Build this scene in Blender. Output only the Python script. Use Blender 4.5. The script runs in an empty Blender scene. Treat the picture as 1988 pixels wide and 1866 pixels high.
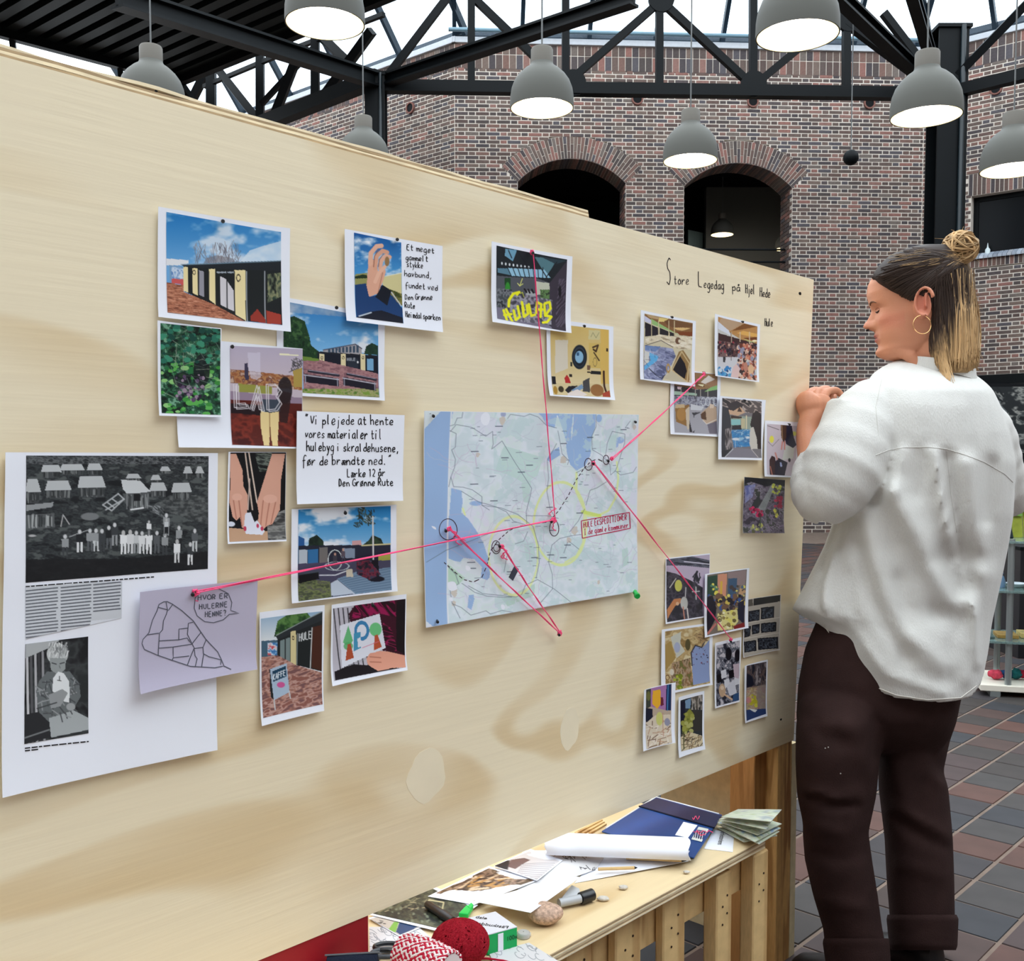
import bpy, math, random
import numpy as np
from mathutils import Vector, Matrix, noise as mnoise
R = random.Random(7)
sc = bpy.context.scene
COL = sc.collection
# ---------------------------------------------------------------- camera
F, CX, CY, PITCH, HC = 1950.0, 994.0, 1001.0, 0.0541, 1.27
cam = bpy.data.cameras.new('camera'); camo = bpy.data.objects.new('camera', cam); COL.objects.link(camo)
camo.location = (0, 0, HC); camo.rotation_euler = (math.pi/2-PITCH, 0, 0)
cam.sensor_width = 36; cam.lens = F/1988*36; cam.shift_y = (CY-933)/1988; cam.clip_start = .05; cam.clip_end = 300
sc.camera = camo
# ---------------------------------------------------------------- sky, lamps, exposure
wd = bpy.data.worlds.new('sky'); sc.world = wd; wd.use_nodes = True
wn = wd.node_tree.nodes; bg = wn['Background']; bg.inputs[0].default_value = (.86, .94, 1, 1); bg.inputs[1].default_value = 3.75
sc.view_settings.view_transform = 'Standard'; sc.view_settings.look = 'None'
sc.view_settings.exposure = 0.0; sc.view_settings.gamma = 1; sc.view_settings.use_curve_mapping = False
# ---------------------------------------------------------------- projection helpers (photograph pixels -> places)
def ray(x, y):
    cx, cy = (x-CX)/F, -(y-CY)/F
    return Vector((cx, math.cos(PITCH)+cy*math.sin(PITCH), cy*math.cos(PITCH)-math.sin(PITCH)))
CAM = Vector((0, 0, HC))
def onY(x, y, Y):
    d = ray(x, y); return CAM+d*(Y/d.y)
def onZ(x, y, Z):
    d = ray(x, y); return CAM+d*((Z-HC)/d.z)
def onP(x, y, P0, n):
    d = ray(x, y); return CAM+d*((P0-CAM).dot(n)/d.dot(n))
# ---------------------------------------------------------------- materials
def lin(c):
    c = np.asarray(c, float)/255.0
    return np.where(c <= .04045, c/12.92, ((c+.055)/1.055)**2.4)
def L(r, g, b): return tuple(float(v) for v in lin((r, g, b)))+(1.0,)
MATS = {}
def mat(name, col=(200, 200, 200), rough=.6, spec=.3, metal=0., noise=0., nscale=20., bump=0., bscale=60., attr=False, rnd=None, emit=None, estr=1., stretch=(1, 1, 1), sheen=0., coat=0., trans=0.):
    """procedural principled material: noise = tone variation, rnd = 'obj'/'island' colours from a ramp, attr = colours from the mesh"""
    if name in MATS: return MATS[name]
    m = bpy.data.materials.new(name); m.use_nodes = True; MATS[name] = m
    nt = m.node_tree; N = nt.nodes; K = nt.links; p = N['Principled BSDF']
    p.inputs['Roughness'].default_value = rough; p.inputs['Specular IOR Level'].default_value = spec
    p.inputs['Metallic'].default_value = metal; p.inputs['Sheen Weight'].default_value = sheen
    p.inputs['Coat Weight'].default_value = coat; p.inputs['Transmission Weight'].default_value = trans
    base = None
    if attr:
        a = N.new('ShaderNodeAttribute'); a.attribute_name = 'Col'; base = a.outputs['Color']
    elif rnd:
        if rnd == 'obj': s = N.new('ShaderNodeObjectInfo').outputs['Random']
        else: s = N.new('ShaderNodeNewGeometry').outputs['Random Per Island']
        r = N.new('ShaderNodeValToRGB'); r.color_ramp.interpolation = 'CONSTANT'
        while len(r.color_ramp.elements) > 1: r.color_ramp.elements.remove(r.color_ramp.elements[-1])
        for i, c in enumerate(col):
            e = r.color_ramp.elements[0] if i == 0 else r.color_ramp.elements.new(i/len(col))
            e.position = i/len(col); e.color = L(*c)
        K.new(s, r.inputs[0]); base = r.outputs[0]
    tc = N.new('ShaderNodeTexCoord'); mp = N.new('ShaderNodeMapping'); mp.inputs['Scale'].default_value = stretch
    K.new(tc.outputs['Object'], mp.inputs[0])
    if noise:
        t = N.new('ShaderNodeTexNoise'); t.inputs['Scale'].default_value = nscale; t.inputs['Detail'].default_value = 4
        K.new(mp.outputs[0], t.inputs[0])
        r = N.new('ShaderNodeMapRange'); r.inputs[1].default_value = .3; r.inputs[2].default_value = .7
        r.inputs[3].default_value = 1-noise; r.inputs[4].default_value = 1+noise
        K.new(t.outputs[0], r.inputs[0])
        v = N.new('ShaderNodeVectorMath'); v.operation = 'SCALE'; K.new(r.outputs[0], v.inputs['Scale'])
        if base: K.new(base, v.inputs[0])
        else: v.inputs[0].default_value = L(*col)[:3]
        K.new(v.outputs[0], p.inputs['Base Color'])
    elif base: K.new(base, p.inputs['Base Color'])
    else: p.inputs['Base Color'].default_value = L(*col)
    if bump:
        t = N.new('ShaderNodeTexNoise'); t.inputs['Scale'].default_value = bscale; t.inputs['Detail'].default_value = 3
        K.new(mp.outputs[0], t.inputs[0])
        b = N.new('ShaderNodeBump'); b.inputs['Strength'].default_value = bump; b.inputs['Distance'].default_value = .01
        K.new(t.outputs[0], b.inputs['Height']); K.new(b.outputs[0], p.inputs['Normal'])
    if emit:
        p.inputs['Emission Color'].default_value = L(*emit); p.inputs['Emission Strength'].default_value = estr
    return m
def wood(name, light, dark, bands=9., sc_=(1, 3, 1), grain=.05, rough=.6):
    """cut veneer or board: contour bands of a stretched noise, plus fine fibre"""
    if name in MATS: return MATS[name]
    m = bpy.data.materials.new(name); m.use_nodes = True; MATS[name] = m
    nt = m.node_tree; N = nt.nodes; K = nt.links; p = N['Principled BSDF']; p.inputs['Roughness'].default_value = rough
    p.inputs['Specular IOR Level'].default_value = .25
    tc = N.new('ShaderNodeTexCoord'); mp = N.new('ShaderNodeMapping'); mp.inputs['Scale'].default_value = sc_; K.new(tc.outputs['Object'], mp.inputs[0])
    t = N.new('ShaderNodeTexNoise'); t.inputs['Scale'].default_value = 1.; t.inputs['Detail'].default_value = 2.2; t.inputs['Distortion'].default_value = .6; K.new(mp.outputs[0], t.inputs[0])
    a = N.new('ShaderNodeMath'); a.operation = 'MULTIPLY'; a.inputs[1].default_value = bands*6.28; K.new(t.outputs[0], a.inputs[0])
    s = N.new('ShaderNodeMath'); s.operation = 'SINE'; K.new(a.outputs[0], s.inputs[0])
    r = N.new('ShaderNodeMapRange'); r.interpolation_type = 'SMOOTHSTEP'; r.inputs[1].default_value = -.1; r.inputs[2].default_value = 1.0; K.new(s.outputs[0], r.inputs[0])
    # how strongly the bands show varies over the sheet
    t2 = N.new('ShaderNodeTexNoise'); t2.inputs['Scale'].default_value = 1.7; t2.inputs['Detail'].default_value = 2; K.new(mp.outputs[0], t2.inputs[0])
    r2 = N.new('ShaderNodeMapRange'); r2.inputs[1].default_value = .36; r2.inputs[2].default_value = .62; K.new(t2.outputs[0], r2.inputs[0])
    mu = N.new('ShaderNodeMath'); mu.operation = 'MULTIPLY'; K.new(r.outputs[0], mu.inputs[0]); K.new(r2.outputs[0], mu.inputs[1])
    mx = N.new('ShaderNodeMix'); mx.data_type = 'RGBA'; mx.inputs[6].default_value = L(*light); mx.inputs[7].default_value = L(*dark); K.new(mu.outputs[0], mx.inputs[0])
    mp2 = N.new('ShaderNodeMapping'); mp2.inputs['Scale'].default_value = (sc_[0]*4, sc_[1]*30, sc_[2]*30); K.new(tc.outputs['Object'], mp2.inputs[0])
    t3 = N.new('ShaderNodeTexNoise'); t3.inputs['Scale'].default_value = 1.; t3.inputs['Detail'].default_value = 3; K.new(mp2.outputs[0], t3.inputs[0])
    r3 = N.new('ShaderNodeMapRange'); r3.inputs[1].default_value = .3; r3.inputs[2].default_value = .7; r3.inputs[3].default_value = 1-grain; r3.inputs[4].default_value = 1+grain; K.new(t3.outputs[0], r3.inputs[0])
    v = N.new('ShaderNodeVectorMath'); v.operation = 'SCALE'; K.new(mx.outputs[2], v.inputs[0]); K.new(r3.outputs[0], v.inputs['Scale'])
    K.new(v.outputs[0], p.inputs['Base Color'])
    b = N.new('ShaderNodeBump'); b.inputs['Strength'].default_value = .15; b.inputs['Distance'].default_value = .003; K.new(t3.outputs[0], b.inputs['Height']); K.new(b.outputs[0], p.inputs['Normal'])
    return m
# ---------------------------------------------------------------- mesh building
class MB:
    def __init__(s): s.v = []; s.f = []; s.c = []; s.fc = []
    def add(s, vs, fs, col=None):
        o = len(s.v); s.v += [tuple(v) for v in vs]
        s.f += [tuple(i+o for i in f) for f in fs]
        if col is not None: s.c += [col]*len(vs)
        return s
    def box(s, o, ax, ay, az, col=None):
        """box from corner o spanned by three edge vectors"""
        o, ax, ay, az = map(Vector, (o, ax, ay, az))
        vs = [o, o+ax, o+ax+ay, o+ay, o+az, o+ax+az, o+ax+ay+az, o+ay+az]
        return s.add(vs, [(0, 3, 2, 1), (4, 5, 6, 7), (0, 1, 5, 4), (1, 2, 6, 5), (2, 3, 7, 6), (3, 0, 4, 7)], col)
    def cbox(s, c, ax, ay, az, col=None):
        c, ax, ay, az = map(Vector, (c, ax, ay, az))
        return s.box(c-ax/2-ay/2-az/2, ax, ay, az, col)
    def bar(s, a, b, w, h=None, up=(0, 0, 1), col=None):
        a, b = Vector(a), Vector(b); d = b-a; u = Vector(up)
        x = d.cross(u)
        if x.length < 1e-6: x = d.cross(Vector((0, 1, 0)))
        x.normalize(); y = x.cross(d).normalized(); h = h or w
        return s.box(a-x*w/2-y*h/2, x*w, y*h, d, col)
    def tube(s, pts, r, n=8, col=None, cap=True):
        pts = [Vector(p) for p in pts]; m = len(pts); rs = r if hasattr(r, '__len__') else [r]*m
        vs = []; prev = None
        for i, p in enumerate(pts):
            t = (pts[min(i+1, m-1)]-pts[max(i-1, 0)])
            t = t.normalized() if t.length > 1e-9 else Vector((0, 0, 1))
            if prev is None:
                x = t.cross(Vector((0, 0, 1)))
                if x.length < .05: x = t.cross(Vector((0, 1, 0)))
            else: x = prev-t*prev.dot(t)
            x.normalize(); prev = x; y = t.cross(x)
            for k in range(n):
                a = 2*math.pi*k/n; vs.append(p+(x*math.cos(a)+y*math.sin(a))*rs[i])
        fs = [(i*n+k, i*n+(k+1) % n, (i+1)*n+(k+1) % n, (i+1)*n+k) for i in range(m-1) for k in range(n)]
        if cap: fs += [tuple(range(n))[::-1], tuple(range((m-1)*n, m*n))]
        return s.add(vs, fs, col)
    def rings(s, rings, cap=True, col=None):
        n = len(rings[0]); m = len(rings); vs = [p for r in rings for p in r]
        fs = [(i*n+k, i*n+(k+1) % n, (i+1)*n+(k+1) % n, (i+1)*n+k) for i in range(m-1) for k in range(n)]
        if cap: fs += [tuple(range(n))[::-1], tuple(range((m-1)*n, m*n))]
        return s.add(vs, fs, col)
    def lathe(s, c, prof, n=32, axis=(0, 0, 1), col=None, cap=False):
        c = Vector(c); z = Vector(axis).normalized(); x = z.orthogonal().normalized(); y = z.cross(x)
        return s.rings([[c+z*h+(x*math.cos(2*math.pi*k/n)+y*math.sin(2*math.pi*k/n))*max(r, 1e-5) for k in range(n)] for r, h in prof], cap, col)
    def ball(s, c, r, n=14, m=9, sq=(1, 1, 1), col=None):
        c = Vector(c); rr = []
        for j in range(m+1):
            t = math.pi*j/m; rr.append([c+Vector((r*sq[0]*max(math.sin(t), 1e-3)*math.cos(2*math.pi*k/n), r*sq[1]*max(math.sin(t), 1e-3)*math.sin(2*math.pi*k/n), -r*sq[2]*math.cos(t))) for k in range(n)])
        return s.rings(rr, True, col)
    def prism(s, pts, off, col=None):
        pts = [Vector(p) for p in pts]; off = Vector(off); n = len(pts)
        return s.add(pts+[p+off for p in pts], [tuple(range(n))[::-1], tuple(range(n, 2*n))]+[(i, (i+1) % n, (i+1) % n+n, i+n) for i in range(n)], col)
def setp(o, label=None, cat=None, group=None, kind=None):
    for k, v in (('label', label), ('category', cat), ('group', group), ('kind', kind)):
        if v: o[k] = v
    return o
def obj(name, mb, m=None, parent=None, label=None, cat=None, group=None, kind=None, smooth=False, bevel=0, recenter=True, fix=False):
    me = bpy.data.meshes.new(name); V = np.array(mb.v, dtype=np.float64)
    org = Vector((0, 0, 0))
    if recenter and parent is None or (recenter and parent is not None and parent != 'none'):
        lo, hi = V.min(0), V.max(0); org = Vector(((lo[0]+hi[0])/2, (lo[1]+hi[1])/2, lo[2])); V = V-np.array(org)
    me.from_pydata(V.tolist(), [], mb.f); me.update()
    if mb.c:
        a = me.color_attributes.new('Col', 'FLOAT_COLOR', 'POINT')
        a.data.foreach_set('color', np.array([tuple(c) for c in mb.c], dtype=np.float32).ravel())
    o = bpy.data.objects.new(name, me); COL.objects.link(o); o.location = org
    if fix:
        import bmesh
        b = bmesh.new(); b.from_mesh(me); bmesh.ops.recalc_face_normals(b, faces=b.faces); b.to_mesh(me); b.free()
    if smooth:
        me.polygons.foreach_set('use_smooth', [True]*len(me.polygons))
        try: me.set_sharp_from_angle(angle=math.radians(45))
        except Exception: pass
    if bevel:
        bv = o.modifiers.new('bevel', 'BEVEL'); bv.width = bevel; bv.segments = 2; bv.limit_method = 'ANGLE'
    if m: me.materials.append(m)
    if parent is not None: attach(o, parent)
    return setp(o, label, cat, group, kind)
def wmat(o):
    M = Matrix.LocRotScale(o.location, o.rotation_euler, o.scale)
    return wmat(o.parent) @ o.matrix_parent_inverse @ M if o.parent else M
def attach(o, parent):
    o.parent = parent; o.matrix_parent_inverse = wmat(parent).inverted()
def thing(name, loc, label, cat, group=None, kind=None, rz=0):
    o = bpy.data.objects.new(name, None); o.empty_display_size = .05; COL.objects.link(o); o.location = loc; o.rotation_euler = (0, 0, rz)
    return setp(o, label, cat, group, kind)
def copy_tree(o, parent=None):
    c = o.copy(); COL.objects.link(c)
    if parent is not None: c.parent = parent
    for ch in [x for x in o.children]: copy_tree(ch, c)
    return c
# ================================================================ the hall: brick walls, arches, floor, roof
BR = [(90, 78, 74), (102, 86, 80), (82, 74, 74), (116, 90, 82), (96, 82, 76), (74, 68, 70), (112, 96, 88), (134, 96, 88), (88, 74, 70), (108, 98, 92), (84, 80, 84), (98, 80, 74), (132, 100, 92), (78, 70, 68)]
M_brick = mat('brick_face', BR, .85, .2, rnd='island', noise=.14, nscale=26., bump=.15, bscale=70.)
M_brick1 = mat('brick_face_single', BR, .85, .2, rnd='obj', noise=.14, nscale=26., bump=.15, bscale=70.)
M_mortar = mat('mortar', (208, 198, 187), .9, .1, noise=.08, nscale=8.)
M_black = mat('black_steel_paint', (3, 7, 10), .55, .15, noise=.1, nscale=6.)
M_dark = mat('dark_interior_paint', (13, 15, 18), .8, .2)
M_teal = mat('grey_green_plaster', (92, 108, 108), .8, .2, noise=.05, nscale=2.)
UP = Vector((0, 0, 1))
def brick_mesh(l, h, d=.018):
    mb = MB(); j = .003
    vs = [(-l/2, 0, 0), (l/2, 0, 0), (l/2, 0, h), (-l/2, 0, h), (-l/2+j, -d, j), (l/2-j, -d, j), (l/2-j, -d, h-j), (-l/2+j, -d, h-j)]
    mb.add(vs, [(4, 5, 6, 7), (0, 1, 5, 4), (1, 2, 6, 5), (2, 3, 7, 6), (3, 0, 4, 7)])
    return mb
_bm = {}
class Wall:
    """one brick wall face: bricks laid in flemish bond, the nearest as parts, the rest joined"""
    def __init__(s, name, P0, P1, z0, z1, thick=.6, keep=None):
        s.P0 = Vector((P0.x, P0.y, 0)); s.u = Vector((P1.x-P0.x, P1.y-P0.y, 0)); s.len = s.u.length; s.u.normalize()
        s.n = Vector((s.u.y, -s.u.x, 0)); s.z0, s.z1, s.t, s.name = z0, z1, thick, name
        s.open = []; s.arch = []; s.bricks = []; s.single = []; s.m = MB(); s.keep = keep
    def at(s, x, y):
        p = onP(x, y, s.P0, s.n); return (p-s.P0).dot(s.u), p.z
    def spans(s, z, grow=True):
        cut = [(a, b) for a, b, zb, zt in s.open if zb < z < zt]
        for cx, cz, ri, ro, ang, zs in s.arch:
            zc = z-cz; xs = ri*math.sin(ang)
            if s_z := (zs is not None and z <= cz+ri*math.cos(ang) and z > zs): cut.append((cx-xs, cx+xs))
            elif z > cz+ri*math.cos(ang) and zc < ro:
                lim = ro*math.sin(ang); k = xs+(z-cz-ri*math.cos(ang))*math.tan(ang)
                w = math.sqrt(max(ro*ro-zc*zc, 0)); cut.append((cx-min(w, k), cx+min(w, k)))
        out = [(0, s.len)]
        for a, b in cut:
            o2 = []
            for p, q in out:
                if b <= p or a >= q: o2.append((p, q)); continue
                if a > p: o2.append((p, a))
                if b < q: o2.append((b, q))
            out = o2
        return out
    def courses(s, z0, z1, pitch=.0667):
        k = 0; z = z0
        while z < z1-.01:
            for a, b in s.spans(z+pitch/2):
                s.m.box(s.P0+s.u*a+UP*z, s.u*(b-a), -s.n*s.t, UP*pitch)
                off = (.0 if k % 2 else .18)+a*0; x = -.36+off; j = 0
                while x < b:
                    w = .228 if j % 2 == 0 else .108
                    p, q = max(x+.003, a+.007), min(x+w-.003, b-.007)
                    if q-p > .035: s.bricks.append((p, q, z+.0085, z+pitch-.0085))
                    x += w+.012; j += 1
            z += pitch; k += 1
    def soldiers(s, a, b, z, h, pitch=.12, back=True, single=True):
        if back: s.m.box(s.P0+s.u*a+UP*z, s.u*(b-a), -s.n*s.t, UP*h)
        n = max(1, int((b-a)/pitch)); pitch = (b-a)/n
        for i in range(n): (s.single if single else s.bricks).append((a+i*pitch+.006, a+(i+1)*pitch-.006, z+.006, z+h-.006))
    def voussoirs(s):
        s.vo = []
        for cx, cz, ri, ro, ang, zs in s.arch:
            n = 41
            C = s.P0+s.u*cx+UP*cz
            ring = lambda r, a: C+(s.u*math.sin(a)+UP*math.cos(a))*r
            for i in range(n):
                a0, a1 = -ang+2*ang*i/n, -ang+2*ang*(i+1)/n; am = (a0+a1)/2
                s.m.prism([ring(ri, a0), ring(ro, a0), ring(ro, a1), ring(ri, a1)], -s.n*s.t)
                cut = ri+.12 if i % 2 else ri+.24
                for r0, r1 in ((ri+.004, cut-.006), (cut+.006, ro-.006)):
                    g = .0055/r0; g1 = .0055/r1
                    fr = s.n*.008
                    s.vo.append([ring(r0, a0+g), ring(r0, a1-g), ring(r1, a1-g1), ring(r1, a0+g1), ring(r0, a0+g*1.3)+fr, ring(r0, a1-g*1.3)+fr, ring(r1, a1-g1*1.3)+fr, ring(r1, a0+g1*1.3)+fr])
    def brick_pts(s, p, q, a, b):
        d = .005+R.random()*.004; j = .001+R.random()*.002; o = s.P0
        f = lambda x, z, n: o+s.u*x+UP*z+s.n*n
        jz = [R.uniform(-.002, .002) for _ in range(4)]
        return [f(p, a, 0), f(q, a, 0), f(q, b, 0), f(p, b, 0), f(p+j, a+j+jz[0], d), f(q-j, a+j+jz[1], d), f(q-j, b-j+jz[2], d), f(p+j, b-j+jz[3], d)]
    def build(s, nsingle=300):
        w = obj(s.name, s.m, M_mortar, recenter=True, kind='structure')
        fs = [(4, 5, 6, 7), (0, 1, 5, 4), (1, 2, 6, 5), (2, 3, 7, 6), (3, 0, 4, 7)]
        one = [s.brick_pts(*b) for b in s.single]+list(getattr(s, 'vo', []))
        rest = [s.brick_pts(*b) for b in s.bricks]
        # fill the allowance with the bricks that show largest (seen and nearest)
        if s.keep:
            vis = [i for i, b in enumerate(s.bricks) if b[1]-b[0] > .2 and s.keep((b[0]+b[1])/2, b[2])]
            R.shuffle(vis); vis.sort(key=lambda i: (s.P0+s.u*s.bricks[i][0]).length+abs(s.bricks[i][2]-1.3)*.5)
            ch = set(vis[:max(0, nsingle-len(one))])
            one += [r for i, r in enumerate(rest) if i in ch]; rest = [r for i, r in enumerate(rest) if i not in ch]
        over = one[nsingle:]; one = one[:nsingle]; rest += over
        for pts in one:
            obj('brick', MB().add(pts, fs), M_brick1, parent=w)
        mb = MB()
        for pts in rest: mb.add(pts, fs)
        obj('brickwork', mb, M_brick, parent=w, kind='stuff')
        return w
C1 = onY(882, 70, 17.4); C2 = onY(1797, 86, 17.84)
WT = C1.z
vr = (onY(1988, 38, 17.09)-onY(1840, 74, 17.84)); vr.z = 0; vr.normalize()
C3 = C2+vr*4.2; vl = Vector((-.77, .64, 0)); C0 = C1+vl*9.5
ZS = WT-.30-.24                      # below the two upright courses
# central wall
wb = Wall('wall_back', C1, C2, 0, WT, keep=lambda x, z: 3.2 < z < 8)
for ax, top in ((1110.5, 307.5), (1434, 316)):
    a, z = wb.at(ax, top); k = wb.at(ax+105, top)[0]-a
    ri = k*144/105; cz = z-ri; wb.arch.append((a, cz, ri, ri+.37, math.asin(105/144), wb.at(ax, 585)[1]))
wb.courses(0, ZS)
wb.soldiers(0, wb.len, ZS, .25, .115); wb.soldiers(0, wb.len, ZS+.25, .17, .115)
wb.voussoirs(); WB = wb.build(300)
# left receding wall
wl = Wall('wall_left', C0, C1, 0, WT, keep=lambda x, z: x > 4.5 and z > 5.2)
wl.courses(3.0, ZS); wl.m.box(wl.P0, wl.u*wl.len, -wl.n*.6, UP*3.0)
wl.soldiers(0, wl.len, ZS, .25, .115); wl.soldiers(0, wl.len, ZS+.25, .17, .115); WL = wl.build(300)
# right wall, with a wide dark window and a glazed sill; it stops over a wide opening
wr = Wall('wall_right', C2, C3, 0, WT, keep=lambda x, z: z > 2.6)
w0, wz1 = wr.at(1886, 381); _, wz0 = wr.at(1897, 497)
wz1b = wr.at(1988, 366)[1]
_, zb = wr.at(1900, 729)
wr.open.append((w0, w0+2.2, wz0, wz1)); wr.open.append((w0-.06, w0+2.26, wz0-.2, wz0)); wr.open.append((w0-.05, w0+2.25, wz1, wz1+.37))
wr.courses(zb, ZS)
wr.soldiers(w0-.05, w0+2.25, wz1, .37, .068); wr.soldiers(w0-.06, w0+2.26, wz0-.2, .2, .068)
wr.soldiers(0, wr.len, ZS, .25, .115); wr.soldiers(0, wr.len, ZS+.25, .17, .115); WR = wr.build(300)
# coping, sills and lintels
M_cop = mat('pale_stone_coping', (186, 190, 196), .6, .4, noise=.05)
for w, nm in ((wb, 'trim_1'), (wl, 'trim_2'), (wr, 'trim_3')):
    obj(nm, MB().box(w.P0-w.u*.05+UP*(ZS+.42)+w.n*.05, w.u*(w.len+.1), -w.n*.7, UP*.1), M_cop, kind='structure', bevel=.01)
M_sill = mat('glazed_sill_brick', [(150, 158, 170), (176, 184, 196), (130, 138, 150), (166, 170, 178)], .2, .6, rnd='obj', noise=.1)
sl = thing('window_sill', wr.P0+wr.u*(w0+1.1)+UP*wz0, 'grey glazed sloping brick sill under the dark window on the right-hand wall', 'sill')
for i in range(32):
    a = w0-.06+i*.0725
    obj('brick', MB().prism([wr.P0+wr.u*a+UP*(wz0+.06)-wr.n*.1, wr.P0+wr.u*a+UP*(wz0-.02)+wr.n*.06, wr.P0+wr.u*a+UP*(wz0-.06)+wr.n*.06, wr.P0+wr.u*a+UP*(wz0-.02)-wr.n*.1], wr.u*.066), M_sill, parent=sl)
# dark window glazing on the right wall
M_pane = mat('dark_window_glass', (6, 9, 13), .3, .12)
wf = MB()
for a, b, z, h in ((w0, w0+2.2, wz0, .08), (w0, w0+2.2, wz1-.08, .08)): wf.box(wr.P0+wr.u*a+UP*z-wr.n*.16, wr.u*(b-a), -wr.n*.06, UP*h)
for a in (w0, w0+1.06, w0+2.12): wf.box(wr.P0+wr.u*a+UP*wz0-wr.n*.16, wr.u*.08, -wr.n*.06, UP*(wz1-wz0))
wfo = obj('window_1', wf, M_black, kind='structure')
for a in (w0+.08, w0+1.14): obj('pane', MB().box(wr.P0+wr.u*a+UP*(wz0+.08)-wr.n*.18, wr.u*.98, -wr.n*.01, UP*(wz1-wz0-.16)), M_pane, parent=wfo)
# lintel beam under the right wall
obj('trim_4', MB().box(wr.P0-wr.u*.02+UP*(zb-.16)+wr.n*.03, wr.u*(wr.len+.02), -wr.n*.6, UP*.16), M_black, kind='structure')
# arch reveals: brick return faces
for k, (cx, cz, ri, ro, ang, zs) in enumerate(wb.arch):
    mb = MB(); mm = MB()
    xs = ri*math.sin(ang); zt = cz+ri*math.cos(ang)
    for sgn in (-1, 1):
        e = wb.P0+wb.u*(cx+sgn*xs); nn = -wb.u*sgn; z = zs; j = 0
        while z < zt-.02:
            x = -.0 if j % 2 else .12
            while x < .58:
                w_ = min(.228, .6-x); p = e-wb.n*(x+.006)+UP*(z+.006)
                mb.box(p, -wb.n*(w_-.012), nn*.012, UP*.055); x += w_
            z += .0667; j += 1
    for i in range(41):
        a0, a1 = -ang+2*ang*(i+.08)/41, -ang+2*ang*(i+.92)/41; C = wb.P0+wb.u*cx+UP*cz
        rr = lambda r, a: C+(wb.u*math.sin(a)+UP*math.cos(a))*r
        mb.prism([rr(ri, a0), rr(ri, a1), rr(ri-.012, a1), rr(ri-.012, a0)], -wb.n*.58)
    obj('reveal_brickwork', mb, M_brick, parent=WB, kind='stuff')
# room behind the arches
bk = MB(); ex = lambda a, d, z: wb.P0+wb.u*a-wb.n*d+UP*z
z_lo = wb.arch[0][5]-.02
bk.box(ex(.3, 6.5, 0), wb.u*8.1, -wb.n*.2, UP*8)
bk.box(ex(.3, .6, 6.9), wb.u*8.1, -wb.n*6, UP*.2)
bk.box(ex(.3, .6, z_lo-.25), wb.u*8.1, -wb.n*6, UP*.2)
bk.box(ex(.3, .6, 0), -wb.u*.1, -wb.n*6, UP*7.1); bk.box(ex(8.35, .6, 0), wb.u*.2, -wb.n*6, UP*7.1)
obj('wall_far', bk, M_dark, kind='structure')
# pale bulkhead and floor edge seen through the right arch
pz = lambda x, y, d: onP(x, y, wb.P0-wb.n*d, wb.n)
q = [pz(1336, 446, 3), pz(1412, 462, 4.6), pz(1534, 446, 3.6), pz(1534, 560, 3.6), pz(1412, 560, 4.6), pz(1336, 560, 3)]
mb = MB(); th = -wb.n*.15
mb.prism([q[0], q[1], q[4], q[5]], th); mb.prism([q[1], q[2], q[3], q[4]], th)
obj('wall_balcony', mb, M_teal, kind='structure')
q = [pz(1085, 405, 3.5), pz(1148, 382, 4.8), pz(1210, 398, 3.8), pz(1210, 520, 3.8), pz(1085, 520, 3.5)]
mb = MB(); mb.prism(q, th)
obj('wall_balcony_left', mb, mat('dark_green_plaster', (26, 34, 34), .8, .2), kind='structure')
rl = thing('balcony_railing', pz(1440, 484, .3), 'thin black railing across the foot of the right-hand arch', 'railing')
for k, yy in enumerate((484, 508)):
    obj('rail', MB().tube([pz(1335, yy, .3), pz(1540, yy+1, .3)], .018, 8), M_black, parent=rl, smooth=True)
for xx in (1345, 1540):
    obj('post', MB().tube([pz(xx, 478, .3), pz(xx, 545, .3)], .022, 8), M_black, parent=rl, smooth=True)
# vent pipes in the brick
M_clay = mat('clay_pipe', (120, 82, 74), .8, .2, noise=.1)
for (x, y, w, lab) in ((798, 210, wl, 'round clay vent pipe in the receding left brick wall'), (1237, 193, wb, 'round clay vent pipe between the two arches of the back wall'),
                       (1461, 198, wb, 'round clay vent pipe above the right-hand arch'), (1687, 201, wb, 'round clay vent pipe left of the black column, above the black ball'), (1934, 173, wr, 'round clay vent pipe in the right-hand brick wall')):
    a, z = w.at(x, y); c = w.P0+w.u*a+UP*z
    t = thing('vent_pipe', c, lab, 'vent', 'vent pipes high in the brick walls')
    obj('pipe', MB().lathe(c-w.n*.05, [(.075, 0), (.075, .09), (.1, .09), (.1, 0)], 20, w.n), M_clay, parent=t, smooth=True)
    obj('opening', MB().lathe(c+w.n*.012, [(.0, 0), (.074, 0), (.074, .012), (0, .012)], 20, w.n), M_dark, parent=t)
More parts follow.
